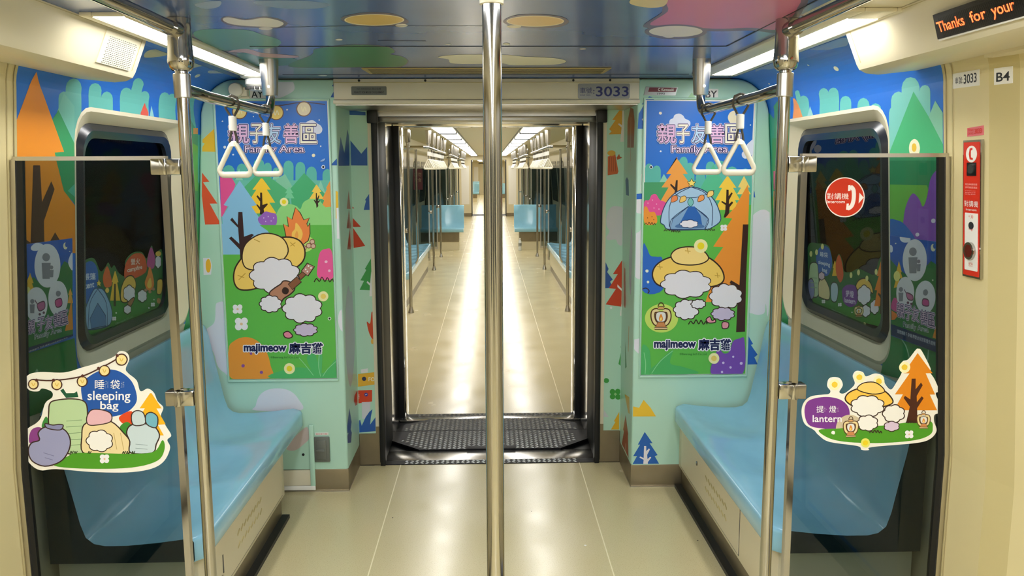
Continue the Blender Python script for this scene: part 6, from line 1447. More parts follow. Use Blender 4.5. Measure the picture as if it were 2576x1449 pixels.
for i in range(15):
    for j in range(13): 
        y=2.69+j*.0155+(.007 if i%2 else 0); h=.24+i*.05
        m.extrude([(y,h),(y+.009,h),(y+.009,h+.018),(y,h+.018)],fbL,.0031,.0036,'grey_box')
m.build('speaker_grille',tL)
tR,fbR=bulkhead(1,2.76,'cream rounded cover above the right door, plain end')
# LED text display on the right cover
t=thing('led_display',(1.17,2.0,2.02),'dark LED strip reading "Thanks for your" in orange letters','sign')
m=MB(); m.extrude([(1.2,.40),(2.213,.40),(2.226,.94),(1.2,.99)],fbR,.0045,.0115,'led_off'); m.build('screen',t)
m=MB(); m.extrude([(1.2,1.0),(2.225,.945),(2.225,.985),(1.2,1.02)],fbR,.0045,.010,'white'); m.build('bottom_edge',t)
m=MB()
for tx,y0,y1 in (('Thanks',2.208,2.088),('for',2.061,1.998),('your',1.974,1.89)):
    put_text(m,tx,fbR,(y0,.80 if tx!='your' else .87),(y1,.80 if tx!='your' else .87),(y0,.58 if tx!='your' else .655),'led_on',.0122,.012)
for i in range(60): m.extrude([(1.75+i*.0075,.5),(1.7508+i*.0075,.5),(1.7508+i*.0075,.92),(1.75+i*.0075,.92)],fbR,.0123,.0126,'led_off')
m.build('lit_text',t)
# =====================================================================
# BENCHES
# =====================================================================
SEATP=[(.948,.372),(.944,.38),(.944,.440),(.949,.449),(.965,.453),(1.02,.450),(1.10,.440),(1.20,.432),(1.27,.432),(1.305,.44),(1.33,.462),(1.345,.51),(1.362,.60),(1.385,.74),(1.405,.86),(1.414,.895),(1.428,.908),(1.445,.905),(1.452,.88)]
def bench_shell(m,sd,y0,y1,ns,key='seat_blue',step=.025,xo=0,end=True):
    n=int((y1-y0)/step); vs=[];P=SEATP;k=len(P)
    for i in range(n+1):
        y=y0+(y1-y0)*i/n; e=min(y-y0,y1-y)
        rnd=.035*(1-min(1,e/.05))**2; 
        ph=((y-y0)/(y1-y0)*ns)%1; bump=math.sin(PI*ph)**1.3 if 0<ph<1 else 0
        for j,(x,z) in enumerate(P):
            dz=dx=0
            if 5<=j<=9: dz=-.034*bump*(1-abs(j-7.2)/3)
            if 10<=j<=14: dx=.024*bump*(1-abs(j-12)/3)
            if j<=4: dx=rnd
            if j>=13: dz-=rnd*.8
            vs.append((sd*(x+xo+dx),y,z+dz))
    fs=[[i*k+j,i*k+j+1,(i+1)*k+j+1,(i+1)*k+j] for i in range(n) for j in range(k-1)]
    m.add(vs,fs,key,True)
    for i in (0,n):
        loop=[vs[i*k+j] for j in range(k)]+[(sd*(1.452+xo),vs[i*k][1],.372)]
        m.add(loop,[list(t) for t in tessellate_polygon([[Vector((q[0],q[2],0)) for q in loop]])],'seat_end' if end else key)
    m.add([vs[0],vs[n*k],(sd*(1.452+xo),y1,.372),(sd*(1.452+xo),y0,.372)],[[0,1,2,3]],key)
def bench(sd,y0,y1,ns,yb0,yb1,label):
    t=thing('bench_seat',(sd*1.2,(y0+y1)/2,0),label,'seat')
    m=MB(); bench_shell(m,sd,y0,y1,ns); m.build('seat_shell',t,50)
    m=MB()
    a,b=sorted((sd*.985,sd*1.45)); m.box(a,b,yb0,yb1,.115,.371,'cream',.003)
    m.build('base_box',t)
    m=MB(); a,b=sorted((sd*1.0,sd*1.44)); m.box(a,b,yb0+.01,yb1-.01,0,.116,'kick'); m.box(*sorted((sd*.965,sd*1.0)),yb0,yb1-.002,.0,.018,'rubber'); m.build('plinth',t)
    return t
def front_panel(t,sd,y0,y1,vents,lock):
    X=.985; fp=lambda u,v,o:(sd*(X-o),u,v)
    m=MB(); m.extrude([(y0,.135),(y1,.135),(y1,.345),(y0,.345)],fp,-.001,.0025,'cream')
    for (a,b,c,d) in ((y0-.005,y0,.130,.350),(y1,y1+.005,.130,.350),(y0,y1,.130,.135),(y0,y1,.345,.350)): m.extrude([(a,c),(b,c),(b,d),(a,d)],fp,0,.0008,'ink_dark')
    d=m.build('door',t)
    for j in range(2):
      for i in range(8):
            m=MB(); y=vents+i*.045; z=.20+j*.05; m.extrude([(y,z),(y+.028,z+.012),(y+.028,z+.02),(y,z+.008)],fp,.0026,.005,'cream_dark'); m.build('louvre',d)
    m=MB(); m.lathe([(.011,0),(.011,-sd*.005),(.006,-sd*.006)],(sd*(X-.002),lock[0],lock[1]),'chrome',12,'x'); m.build('lock',d)
t=bench(-1,2.655,4.175,3,2.70,3.87,'blue moulded bench along the left wall behind the sleeping-bag screen')
front_panel(t,-1,2.82,3.82,3.12,(2.92,.18))
m=MB(); m.box(-.9835,-.981,2.935,2.943,.19,.26,'ink_dark'); m.build('slot',t)
t=bench(1,2.645,4.175,3,2.69,4.19,'blue moulded bench along the right wall behind the lantern screen')
front_panel(t,1,3.13,4.13,3.30,(3.80,.27))
# =====================================================================
# GLASS SCREENS AND GRAB POLES
# =====================================================================
YG=2.568
def screen(sd,nm,label):
    t=thing('glass_screen',(sd*.98,YG,0),label,'screen','glass screens at the ends of the benches')
    X=lambda z:px_at(z)-.012
    fg=lambda u,v,o:(sd*u,2.56+o,v)
    m=MB(); L=[(.972,.20),(X(.2),.20),(X(.74),.74),(X(1.69),1.69),(.972,1.69)]; m.extrude(L,fg,.004,.012,'tinted'); g=m.build('glass',t)
    m=MB(); m.extrude([(.955,.16),(.975,.16),(.975,1.69),(.955,1.69)],fg,-.004,.02,'chrome')
    m.extrude([(.958,1.688),(X(1.69)+.004,1.688),(X(1.7)+.004,1.70),(.958,1.70)],fg,-.004,.02,'brushed'); m.extrude([(.975,.16),(X(.16),.16),(X(.2),.20),(.975,.20)],fg,-.004,.02,'brushed'); m.build('frame',t)
    m=MB()
    for za,zb in ((.16,.74),(.74,1.69)):
        m.extrude([(X(za)-.006,za),(X(za)+.008,za),(X(zb)+.008,zb),(X(zb)-.006,zb)],fg,-.006,.022,'brushed'); m.extrude([(X(za)-.024,za),(X(za)-.006,za),(X(zb)-.006,zb),(X(zb)-.024,zb)],fg,.001,.016,'rubber')
    m.build('wall_channel',t)
    for zc in (1.668,.958):
        m=MB(); m.box(sd*.9125,sd*1.0,2.545,2.59,zc-.024,zc+.024,'chrome',.004); m.box(sd*.952,sd*.972,2.538,2.594,zc-.024,zc+.024,'chrome',.003); m.build('clamp',t)
    m=MB(); lay(m,"sticker_"+nm,"G",base=.0)
    s=m.build('sticker',t); s['label']='die-cut picture sticker reading %s'%('sleeping bag' if sd<0 else 'lantern')
    for v in s.data.vertices: v.co.y+=.0035
    if sd>0:
        m=MB(); lay(m,'intercom_decal','G',base=.0); s=m.build('intercom_sticker',t); s['label']='round red intercom sticker with a white handset'
        for v in s.data.vertices: v.co.y+=.0035
    return t
screen(-1,'left','tinted glass screen with a sleeping-bag sticker, at the end of the left bench')
screen(1,'right','tinted glass screen with a lantern sticker, at the end of the right bench')
def rail_set(sd,label):
    X=sd*.893; Y=2.55
    t=thing('grab_pole',(X,Y,0),label,'pole','steel poles beside the glass screens')
    m=MB(); m.tube([(X,Y,0),(X,Y,1.965)],.0182,'chrome',24); m.build('pole',t)
    m=MB(); m.lathe([(.034,2.094),(.034,2.03),(.036,1.99),(.038,1.972),(.034,1.955),(.026,1.946),(.019,1.944)],(X,Y,0),'chrome',24)
    m.tube([(X,Y,2.06),(X,Y-.075,2.06)],.0245,'chrome',20); m.lathe([(.004,0),(.004,-.006)],(X+.012,Y-.034,1.975),'brushed',8,'y'); m.build('tee_fitting',t)
    m=MB(); m.tube([(X,Y-.07,2.06),(X,-5.5,2.06)],.0185,'chrome',20); m.build('ceiling_rail',t)
    m=MB(); m.lathe([(.0225,1.868),(.0245,1.87),(.0245,1.936),(.0225,1.938)],(X,Y,0),'brushed',24); m.build('sleeve',t)
    m=MB(); B=sd*.872; pts=[(sd*.89,2.565,1.893),(sd*.876,2.62,1.888),(B,2.70,1.884),(B,3.42,1.884)]
    for i in range(1,7):
        a=i/6*PI/2; pts.append((B,3.42+.06*math.sin(a),1.884+.06-.06*math.cos(a)))
    pts.append((B,3.48,1.965)); m.tube(pts,.0178,'chrome',20); m.build('strap_bar',t)
    m=MB(); m.lathe([(.037,2.0945),(.036,2.06),(.031,1.97),(.029,1.952),(.02,1.95)],(B,3.48,0),'brushed',24); m.lathe([(.006,0),(.006,-.004)],(B+.004,3.448,1.985),'chrome',10,'y'); m.build('ceiling_mount',t)
    for y in ((2.956,3.388) if sd<0 else (2.922,3.35)):
        m=MB(); m.box(B-.008,B+.008,y+.014,y+.042,1.899,1.910,'white',.002); m.build('strap_stop',t)
    return t
rail_set(-1,'steel pole and strap rail left of the aisle, clamped to the sleeping-bag screen')
rail_set(1,'steel pole and strap rail right of the aisle, clamped to the lantern screen')
t=thing('grab_pole',(.013,1.7,0),'steel pole standing alone in the middle of the aisle, nearest of all','pole')
m=MB(); m.tube([(.013,1.7,0),(.013,1.7,2.02)],.0188,'chrome',28); m.build('pole',t)
m=MB(); m.lathe([(.036,2.095),(.033,2.05),(.0245,2.0),(.0235,1.977),(.019,1.976)],(.013,1.7,0),'ivory',28); m.lathe([(.003,0),(.003,-.005)],(.022,1.678,1.99),'ink_dark',8,'y'); m.build('ceiling_collar',t)
# hanging straps
def strap(loc,label,group,full=True):
    t=thing('hanging_strap',loc,label,'strap',group); x,y,z=loc; R=.026
    if full:
        m=MB()
        for dy,s_ in ((-.006,1),(.006,-1)):
            p=[(x,y+dy,z-.052)]
            p+=[(x+s_*.009,y+dy,z-.042),(x+s_*.024,y+dy,z-.016),(x+s_*R,y+dy,z+.0),(x+s_*.020,y+dy,z+.018),(x,y+dy*.3,z+R)]
            m.tube(p,.0042,'cord',8)
        for s_ in (-1,1): m.tube([(x+s_*.004,y,z-.088),(x+s_*.010,y,z-.112),(x+s_*.013,y,z-.13),(x+s_*.009,y,z-.146)],.0042,'cord',8)
        m.build('cord',t)
        m=MB(); m.lathe([(.011,-.094),(.0135,-.092),(.0135,-.045),(.011,-.043)],(x,y,z),'white',16); m.build('sleeve',t)
    else:
        m=MB(); m.tube([(x,y,z-.14),(x,y,z+.02)],.005,'cord',6); m.box(x-.012,x+.012,y-.01,y+.01,z-.092,z-.045,'white'); m.build('cord',t)
    m=MB(); T=rrect(-1,1,-1,1,.3,1)
    # rounded triangle ring
    ctr=[(0,-.147),(-.038,-.228),(.038,-.228)]; rad=[.011,.015,.015]; loop=[]
    for (cx,cz),r,a0 in zip(ctr,rad,(28,152,270)):
        for i in range(7):
            a=math.radians(a0+i*20 if a0!=28 else 28+i*20.7); loop.append((cx+r*math.cos(a),cz+r*math.sin(a)))
    # order: top (28..152), left (152..272), right (270..390)
    n=len(loop); rr=.0088; k=8; vs=[];
    for i in range(n):
        a=Vector(loop[i-1]); b=Vector(loop[(i+1)%n]); d=(b-a).normalized(); nn=Vector((-d.y,d.x))
        for j in range(k):
            th=2*PI*j/k; q=Vector(loop[i])+nn*math.cos(th)*rr*(1.25 if loop[i][1]<-.238 else 1); vs.append((x+q.x,y+math.sin(th)*rr*1.1,z+q.y))
    m.add(vs,[[i*k+j,i*k+(j+1)%k,((i+1)%n)*k+(j+1)%k,((i+1)%n)*k+j] for i in range(n) for j in range(k)],'handle_white',True)
    if full: m.tube([(x,y,z-.132),(x,y,z-.146)],[.009,.0155],'handle_white',10)
    m.build('handle',t,60)
    return t
G='hanging straps in the near car'
strap((-.872,2.956,1.884),'hanging strap nearer the left pole, left of the two on the left rail',G)
strap((-.872,3.39,1.884),'hanging strap at the far bend of the left rail',G)
strap((.872,2.922,1.884),'hanging strap nearer the right pole, right of the two on the right rail',G)
strap((.872,3.35,1.884),'hanging strap at the far bend of the right rail',G)
# =====================================================================
# THINGS ON THE END WALL
# =====================================================================
for sd,nm,lab in ((-1,'left','tall blue and green poster with a campfire, left of the gangway'),(1,'right','tall blue and green poster with a tent, right of the gangway')):
    m=MB(); u0,u1=(-1.322,-.776) if sd<0 else (.776,1.322); Z0,Z1=.603,1.989
    m.box(u0,u1,YE-.0035,YE-.0005,Z0,Z1,'white')
    clip=ccw([(u0+.002,Z0+.002),(u1-.002,Z0+.002),(u1-.002,Z1-.002),(u0+.002,Z1-.002)])
    lay(m,'poster_'+nm,'E',clip=clip,base=.0038)
    tag(m.build('poster'),lab,'poster')
for sd,nm in ((-1,'left'),(1,'right')):
    m=MB(); code='W-' if sd<0 else 'W+'; fn=surf_of(code); pts=[(max(u,2.6),v) for u,v in ccw(read_pts(ART['notice_'+nm][0][2]))]
    m.extrude(pts,fn,.0042,.005,'white'); lay(m,'notice_'+nm,code,clip=pts,base=.0053)
    tag(m.build('notice'),'priority seating notice with white circles, on the %s wall behind the glass'%nm,'notice')
fE=lambda u,v,o:(u,YE-o,v); fH=lambda u,v,o:(u,YE-.015-o,v)
def plate(name,fn,loop,key,label,cat,texts,th=.003,rim=None,marks=()):
    m=MB()
    if rim: m.extrude(rim[0],fn,0,th*.6,rim[1])
    m.extrude(loop,fn,0,th,key)
    for lp,k in marks: m.extrude(lp,fn,th,th+.0006,k)
    for tx,bl,br,tl,k in texts: put_text(m,tx,fn,bl,br,tl,k,th+.0012,.015)
    return tag(m.build(name),label,cat)
def rc(x0,x1,z0,z1): return [(x0,z0),(x1,z0),(x1,z1),(x0,z1)]
plate('number_plate',fH,rrect(.443,.697,1.995,2.066,.006,2),'plate','grey plate reading 3033 in blue on the gangway header','sign',
      [('3033',(.532,2.006),(.690,2.006),(.532,2.052),'navy'),('車號',(.453,2.020),(.512,2.020),(.453,2.048),'navy'),(':',(.518,2.018),(.523,2.018),(.518,2.036),'navy'),('CAR NO.',(.453,2.009),(.505,2.009),(.453,2.0145),'navy')])
plate('info_plate',fH,rrect(-.658,-.488,2.014,2.055,.004,2),'grey_box','small grey maker plate with faint lettering on the gangway header','sign',
      [('NO SMOKING 禁止吸煙',(-.63,2.038),(-.515,2.038),(-.63,2.048),'ink_dark'),('PENALTY FOR MISUSE OF EQUIPMENT',(-.645,2.021),(-.50,2.021),(-.645,2.031),'ink_dark')])
plate('maker_plate',fE,[(.768,2.012),(.925,2.010),(.937,2.050),(.778,2.053)],'plate','slanted maroon and silver plate above the tent poster','sign',
      [('C Kawasaki',(.838,2.033),(.915,2.032),(.839,2.046),'white'),('1993',(.835,2.015),(.872,2.015),(.835,2.023),'ink_dark')],marks=[([(.79,2.028),(.925,2.027),(.931,2.047),(.796,2.049)],'maroon')])
plate('letter_sign',fE,rc(-1.15,-1.075,1.998,2.047),'white','white label with black letters AY above the campfire poster','sign',[('AY',(-1.143,2.004),(-1.088,2.004),(-1.143,2.036),'black')],.0015)
plate('letter_sign',fE,rc(1.055,1.137,1.993,2.042),'white','white label with black letters BY above the tent poster','sign',[('BY',(1.075,2.0),(1.13,2.0),(1.075,2.033),'black')],.0015)
# smoke detector and round fitting
t=thing('smoke_detector',(-1.05,4.0,2.095),'white round smoke detector under the ceiling above the AY label','detector')
m=MB(); m.lathe([(.085,2.094),(.083,2.078),(.072,2.073)],(-1.05,4.0,0),'white',28); m.build('base',t)
m=MB(); m.lathe([(.055,2.074),(.064,2.066),(.064,2.046),(.055,2.035),(.045,2.032)],(-1.05,4.0,0),'white',28); m.build('body',t)
m=MB()
for a in range(200,345,24):
    r=math.radians(a); m.box(-1.05+.0565*math.cos(r)-.009,-1.05+.0565*math.cos(r)+.009,4.0+.0565*math.sin(r)-.004,4.0+.0565*math.sin(r)+.004,2.022,2.034,'dark_hole',.001)
m.lathe([(.05,2.034),(.048,2.020),(.04,2.018)],(-1.05,4.0,0),'white',24); m.build('vents',t)
t=thing('wall_camera',(-1.2,4.2,2.04),'white round barrel fitting on the wall left of the AY label','camera')
m=MB(); m.lathe([(.034,0),(.034,-.055),(.030,-.06)],(-1.205,4.198,2.037),'ivory',24,'y'); m.build('barrel',t)
m=MB(); m.box(-1.19,-1.155,4.16,4.2,2.008,2.05,'ivory',.003); m.box(-1.25,-1.15,4.19,4.2,1.998,2.012,'ivory',.002); m.build('bracket',t)
# outlet and access panel
t=thing('power_outlet',(-.865,4.2,.23),'grey covered power outlet low on the left end wall','outlet')
m=MB(); m.box(-.905,-.826,YE-.016,YE,.163,.296,'grey_box',.004); m.build('box',t)
m=MB(); m.box(-.893,-.842,YE-.021,YE-.015,.178,.282,'grey_box',.003); m.box(-.895,-.85,YE-.026,YE-.02,.218,.234,'grey_box',.002); m.build('cover',t)
m=MB(); m.box(-.9,-.832,YE-.002,YE,.303,.316,'white'); put_text(m,'DC 110 V 15A',fE,(-.894,.306),(-.838,.306),(-.894,.3125),'red',.0026,.01); m.build('label',t)
t=thing('access_panel',(-1.1,4.2,.2),'white-edged access panel low on the left end wall under the bench end','panel')
m=MB(); m.box(-1.4,-.905,YE-.009,YE-.003,.035,.118,'ivory',.002); m.build('panel',t)
m=MB(); m.box(-.93,-.905,YE-.015,YE-.008,.03,.36,'mint',.004); m.box(-1.4,-.905,YE-.016,YE-.009,.012,.036,'white',.003); m.build('edge',t)
m=MB(); m.lathe([(.007,0),(.007,-.002)],(-.965,YE-.001,.2),'dark_hole',10,'y'); m.build('hole',t)
# =====================================================================
# THINGS ON THE RIGHT DOOR PILLAR
# =====================================================================
fR=surf_of('W+')
plate('number_sticker',fR,[(2.545,1.893),(2.405,1.890),(2.405,1.935),(2.545,1.937)],'white','white sticker reading 3033 high on the right door pillar','sign',
      [('車號:',(2.53,1.905),(2.488,1.904),(2.53,1.925),'ink_dark'),('3033',(2.483,1.902),(2.418,1.901),(2.483,1.928),'ink_dark')],.001)
fch=lambda u,v,o:(fR(2.36-.09*u,v,0)[0]+.03*u-o*.3,2.36-.09*u-o*.95+.0,fR(2.3,v,0)[2])
fch=lambda u,v,o:tuple(Vector(fR(2.36-.09*u,v,0))+Vector((.03*u,0,0))+Vector((-.95,.32,0))*o)
plate('letter_sign',fch,rc(.18,.78,1.885,1.93),'white','cream sticker with black letters B4 on the right door pillar','sign',[('B4',(.27,1.893),(.70,1.893),(.27,1.917),'ink_dark')],.0012)
plate('warning_sticker',fR,[(2.468,1.748),(2.385,1.750),(2.385,1.777),(2.468,1.773)],mat('pinkish',lin('dc7076'),.4) and 'pinkish','small pink sticker reading 3033 above the intercom','sign',
      [('3033',(2.428,1.755),(2.393,1.756),(2.428,1.769),'red'),('列車編號',(2.462,1.763),(2.433,1.763),(2.462,1.770),'red'),('CAR NO.',(2.462,1.754),(2.433,1.754),(2.462,1.760),'red')],.001)
t=thing('intercom_panel',fR(2.42,1.33,0),'tall red intercom panel on the right door pillar','intercom')
yl,yr=2.475,2.382
def fI(u,v,o): return fR(yl+(yr-yl)*u,v,o)   # u 0..1 from its left edge
def rI(a,b,c,d,r=.03): return [(x,1.335+(1.738-1.335)*y) for x,y in rrect(a,b,c,d,r,4)]
mI=lambda y:1.335+.403*y
m=MB(); m.extrude(rrect(0,1,1.335,1.738,.012,4),fI,.0005,.009,'chrome'); m.build('rim',t)
m=MB(); m.extrude(rrect(.06,.93,1.341,1.732,.010,4),fI,.004,.0105,'red'); 
put_text(m,'對講機',fI,(.12,mI(.52)),(.88,mI(.52)),(.12,mI(.565)),'white',.0112,.02); put_text(m,'Intercom',fI,(.22,mI(.492)),(.8,mI(.492)),(.22,mI(.508)),'white',.0112,.01)
for i,tx in enumerate(('緊急時請按鈕','與司機員通話')): put_text(m,tx,fI,(.17,mI(.675-i*.022)),(.83,mI(.675-i*.022)),(.17,mI(.69-i*.022)),mat('pale_red',lin('f0b0a8'),.4) and 'pale_red',.0112,.0)
for i,tx in enumerate(('In emergency press','the button to talk','to the driver')): put_text(m,tx,fI,(.17,mI(.632-i*.012)),(.75,mI(.632-i*.012)),(.17,mI(.640-i*.012)),'pale_red',.0112,.0)
m.build('face',t)
m=MB(); cyc=[(.5+.30*math.cos(a),mI(.90)+.024*math.sin(a)) for a in [2*PI*i/24 for i in range(24)]]; m.extrude(cyc,fI,.010,.0112,'white')
hs=[(.56,mI(.945)),(.42,mI(.94)),(.37,mI(.90)),(.42,mI(.862)),(.58,mI(.858)),(.58,mI(.872)),(.48,mI(.876)),(.47,mI(.90)),(.48,mI(.925)),(.56,mI(.93))]; m.extrude(hs,fI,.0112,.0118,'red'); m.build('handset_sign',t)
m=MB(); m.extrude(rrect(.27,.77,mI(.745),mI(.84),.004,2),fI,.010,.0125,'black'); cyc=[(.55+.16*math.cos(a),mI(.795)+.014*math.sin(a)) for a in [2*PI*i/16 for i in range(16)]]; m.extrude(cyc,fI,.0125,.017,'charcoal',True); m.build('button_window',t)
m=MB(); m.extrude(rI(.17,.88,.055,.475,.02),fI,.0105,.0118,'white')
for y,tx in ((.435,'◦))'),(.345,'☟'),(.085,'☏')): put_text(m,tx,fI,(.4,mI(y)),(.65,mI(y)),(.4,mI(y+.03)),'red',.0125,.0)
m.build('lower_panel',t)
m=MB(); cyc=[(.53+.14*math.cos(a),mI(.385)+.011*math.sin(a)) for a in [2*PI*i/20 for i in range(20)]]; m.extrude(cyc,fI,.0118,.0128,'ink_dark'); m.build('speaker',t)
m=MB(); cy=lambda r,z:[(.52+r*math.cos(a),mI(.2)+z*math.sin(a)) for a in [2*PI*i/24 for i in range(24)]]; m.extrude(cy(.28,.026),fI,.0118,.020,'chrome',True); m.extrude(cy(.20,.019),fI,.0195,.0205,'red_dark'); m.build('push_button',t)
# air vent in the ceiling before the end wall
t=thing('ceiling_vent',(0,3.86,2.095),'long yellowish air vent in the blue ceiling before the gangway','vent')
m=MB(); m.extrude([(-.545,3.76),(.545,3.76),(.535,3.96),(-.535,3.96)],fC,.0015,.006,'vent'); m.build('frame',t)
m=MB()
for i in range(5): m.box(-.52,.52,3.785+i*.035,3.789+i*.035,2.0875,2.089,'ink_dark')
m.build('slots',t)
# =====================================================================
# GANGWAY
# =====================================================================
m=MB(); m.box(-.66,.66,4.575,5.56,-.06,-.012,'rubber'); m.box(-.62,.62,4.64,4.80,-.012,.004,'sill',.002); m.box(-.60,.60,5.41,5.50,-.012,.004,'sill',.002)
struct(m,'floor_gangway')
def lozenges(m,poly,z,p=.029):
    y0=min(q[1] for q in poly);y1=max(q[1] for q in poly);r=0
    y=y0+.012
    while y<y1-.006:
        x=-.62; c=0
        while x<.62:
            inside=all(((b[0]-a[0])*(y-a[1])-(b[1]-a[1])*(x-a[0]))>.006 for a,b in zip(poly,poly[1:]+poly[:1]))
            if inside:
                s=1 if (r+c)%2 else -1; dx,dy=.0115,.0062*s
                nx,ny=-dy*.36,dx*.36*(1)
                L=[(x-dx,y-dy),(x+nx,y+ny),(x+dx,y+dy),(x-nx,y-ny)]
                m.add([(u,v,z) for u,v in L]+[(x-dx*.4,y-dy*.4,z+.004),(x+dx*.4,y+dy*.4,z+.004)],[[0,1,4],[1,2,5,4],[2,3,5],[3,0,4,5]],'tread_raised',True)
            x+=p; c+=1
        y+=p*.66; r+=1
t=thing('tread_plate',(0,5.1,0),'dark diamond-pattern floor plate bridging the gangway','plate')
oct_=[(-.42,4.80),(.42,4.80),(.60,4.97),(.615,5.10),(.57,5.28),(.40,5.41),(-.40,5.41),(-.57,5.28),(-.615,5.10),(-.60,4.97)]
fz=lambda u,v,o:(u,v,o)
for (ya,yb,nm) in ((4.7,5.155,'near_leaf'),(5.16,5.5,'far_leaf')):
    pl=clip_to(ccw(oct_),ccw([(-1,ya),(1,ya),(1,yb),(-1,yb)])); m=MB(); m.extrude(pl,fz,.0,.012,'tread'); lozenges(m,ccw(pl),.012); m.build('plate',t)
m=MB(); m.box(-.14,.15,4.79,4.845,.012,.016,'tread',.002); m.build('latch',t)
for y0,y1,lab in ((4.578,4.638,'narrow diamond-pattern threshold strip at the near edge of the gangway'),(5.505,5.558,'narrow diamond-pattern threshold strip at the far edge of the gangway')):
    m=MB(); pl=[(-.6,y0),(.6,y0),(.6,y1),(-.6,y1)]; m.extrude(pl,fz,-.012,.003,'tread'); lozenges(m,pl,.003); tag(m.build('threshold_strip'),lab,'strip')
for sd,nm in ((-1,'left'),(1,'right')):
    m=MB(); m.box(sd*.60,sd*.64,4.625,5.02,0,1.96,'gangway_dark',.003); m.box(sd*.602,sd*.64,5.02,5.43,0,1.96,'mirror'); m.box(sd*.558,sd*.62,5.46,5.62,0,1.97,'mirror',.006)
    struct(m,'wall_gangway_'+nm)
    m=MB(); m.box(sd*.590,sd*.618,4.56,4.625,0,1.965,'rubber',.004); m.tube([(sd*.612,4.572,.02),(sd*.612,4.572,1.95)],.010,'charcoal',12); m.box(sd*.566,sd*.604,5.425,5.46,0,1.96,'rubber',.003); m.box(sd*.585,sd*.64,4.55,4.60,1.90,1.965,'rubber',.004)
    struct(m,'trim_'+('4' if sd<0 else '5'))
m=MB(); m.box(-.64,.64,4.60,5.44,1.935,1.98,'dull_steel'); m.box(-.6,.6,4.6,4.63,1.905,1.94,'dull_steel',.003); m.box(-.6,.6,4.63,4.66,1.925,1.945,'rubber'); m.box(-.6,.6,5.40,5.62,1.925,1.975,'mirror',.004)
struct(m,'ceiling_gangway')
# =====================================================================
# THE CARS BEYOND
# =====================================================================
def shell(y0,y1,tagn):
    m=MB(); m.box(-1.47,1.47,y0,y1,-.05,0,'vinyl')
    for sx in (-.506,.506): m.box(sx-.0025,sx+.0025,y0,y1,0,.0007,'seam')
    struct(m,'floor_'+tagn)
    m=MB(); m.box(-1.21,1.21,y0+.06,y1,2.1,2.15,'far_ceiling')
    for sx in (-.368,.368): m.box(sx-.010,sx+.010,y0+.06,y1,2.094,2.101,'ink_dark')
    for sx in (-.63,.63): m.box(sx-.004,sx+.004,y0+.06,y1,2.097,2.101,'kick')
    struct(m,'ceiling_'+tagn)
    for sd,nm in ((-1,'left'),(1,'right')):
        fn=surf_of('W-' if sd<0 else 'W+'); m=MB()
        for i in range(19): m.add([fn(y0,SL[i]+1e-6,0),fn(y1,SL[i]+1e-6,0),fn(y1,SL[i+1]-1e-6,0),fn(y0,SL[i+1]-1e-6,0)],[[0,1,2,3]],'far_cream',True)
        struct(m,'wall_%s_%s'%(tagn,nm))
        x0,x1=sorted((sd*.61,sd*1.47))
        m=MB(); m.box(x0,x1,y0,y0+.37,0,2.1,'far_cream'); m.box(x0,x1,y1-.4,y1,.12,2.1,'far_cream'); m.box(x0,x1,y1-.402,y1,0,.12,'kick')
        m.box(sd*.60,sd*.63,y1-.35,y1,0,1.95,'rubber'); m.box(sd*.68,sd*.95,y1-.405,y1-.4,.42,1.75,'white')
        struct(m,'wall_end_%s_%s'%(tagn,nm))
    m=MB(); m.box(-.61,.61,y1-.4,y1,1.95,2.1,'far_cream'); m.box(-.61,.61,y0+.06,y0+.37,1.97,2.1,'far_cream'); struct(m,'trim_'+tagn)
shell(5.56,29.7,'middle_car')
shell(30.7,54.8,'far_car')
m=MB(); m.box(-.6,.6,29.7,30.7,-.05,0,'tread'); struct(m,'floor_far_gangway')
m=MB(); m.box(-.62,-.58,29.7,30.7,0,1.95,'charcoal'); m.box(.58,.62,29.7,30.7,0,1.95,'charcoal'); m.box(-.6,.6,29.7,30.7,1.95,1.98,'charcoal'); struct(m,'wall_far_gangway')
m=MB(); m.box(-.62,.62,54.4,54.5,0,2.0,'far_cream'); struct(m,'wall_far_end')
# door and window panes along the middle car
for sd,s_ in ((-1,'left'),(1,'right')):
    fn=surf_of('W-' if sd<0 else 'W+')
    for di,y0 in enumerate((7.57,13.8,19.45,25.6)):
        y1=y0+2.0; m=MB()
        m.extrude([(y0,.0),(y1,.0),(y1,1.86),(y0,1.86)],fn,.001,.006,'brushed')
        for a in (y0+.12,y0+1.08): m.extrude(rrect(a,a+.8,.85,1.65,.08),fn,.006,.009,'charcoal')
        m.extrude([(y0+.99,.02),(y0+1.01,.02),(y0+1.01,1.85),(y0+.99,1.85)],fn,.006,.011,'rubber')
        struct(m,'door_%d'%(3+di+(4 if sd>0 else 0)))
    for wi,(a,b) in enumerate(((6.1,7.4),(9.9,11.6),(11.9,13.5),(16.0,17.4),(17.7,19.2),(21.8,23.4),(23.7,25.3))):
        m=MB(); m.extrude(rrect(a,b,.95,1.8,.09),fn,.002,.010,'gasket'); m.extrude(rrect(a+.05,b-.05,1.0,1.75,.07),fn,.010,.011,'charcoal'); struct(m,'window_%d'%(3+wi+(7 if sd>0 else 0)))
    # cover over the doors
    m=MB(); L=[(1.16,2.099),(1.2,1.97),(1.24,1.953),(1.39,1.965),(1.21,2.099)]
    vs=[(sd*x,5.95,z) for x,z in L]+[(sd*x,29.3,z) for x,z in L]; m.add(vs,[[i,(i+1)%5,(i+1)%5+5,i+5] for i in range(5)],'far_cream'); struct(m,'trim_middle_car_'+s_)
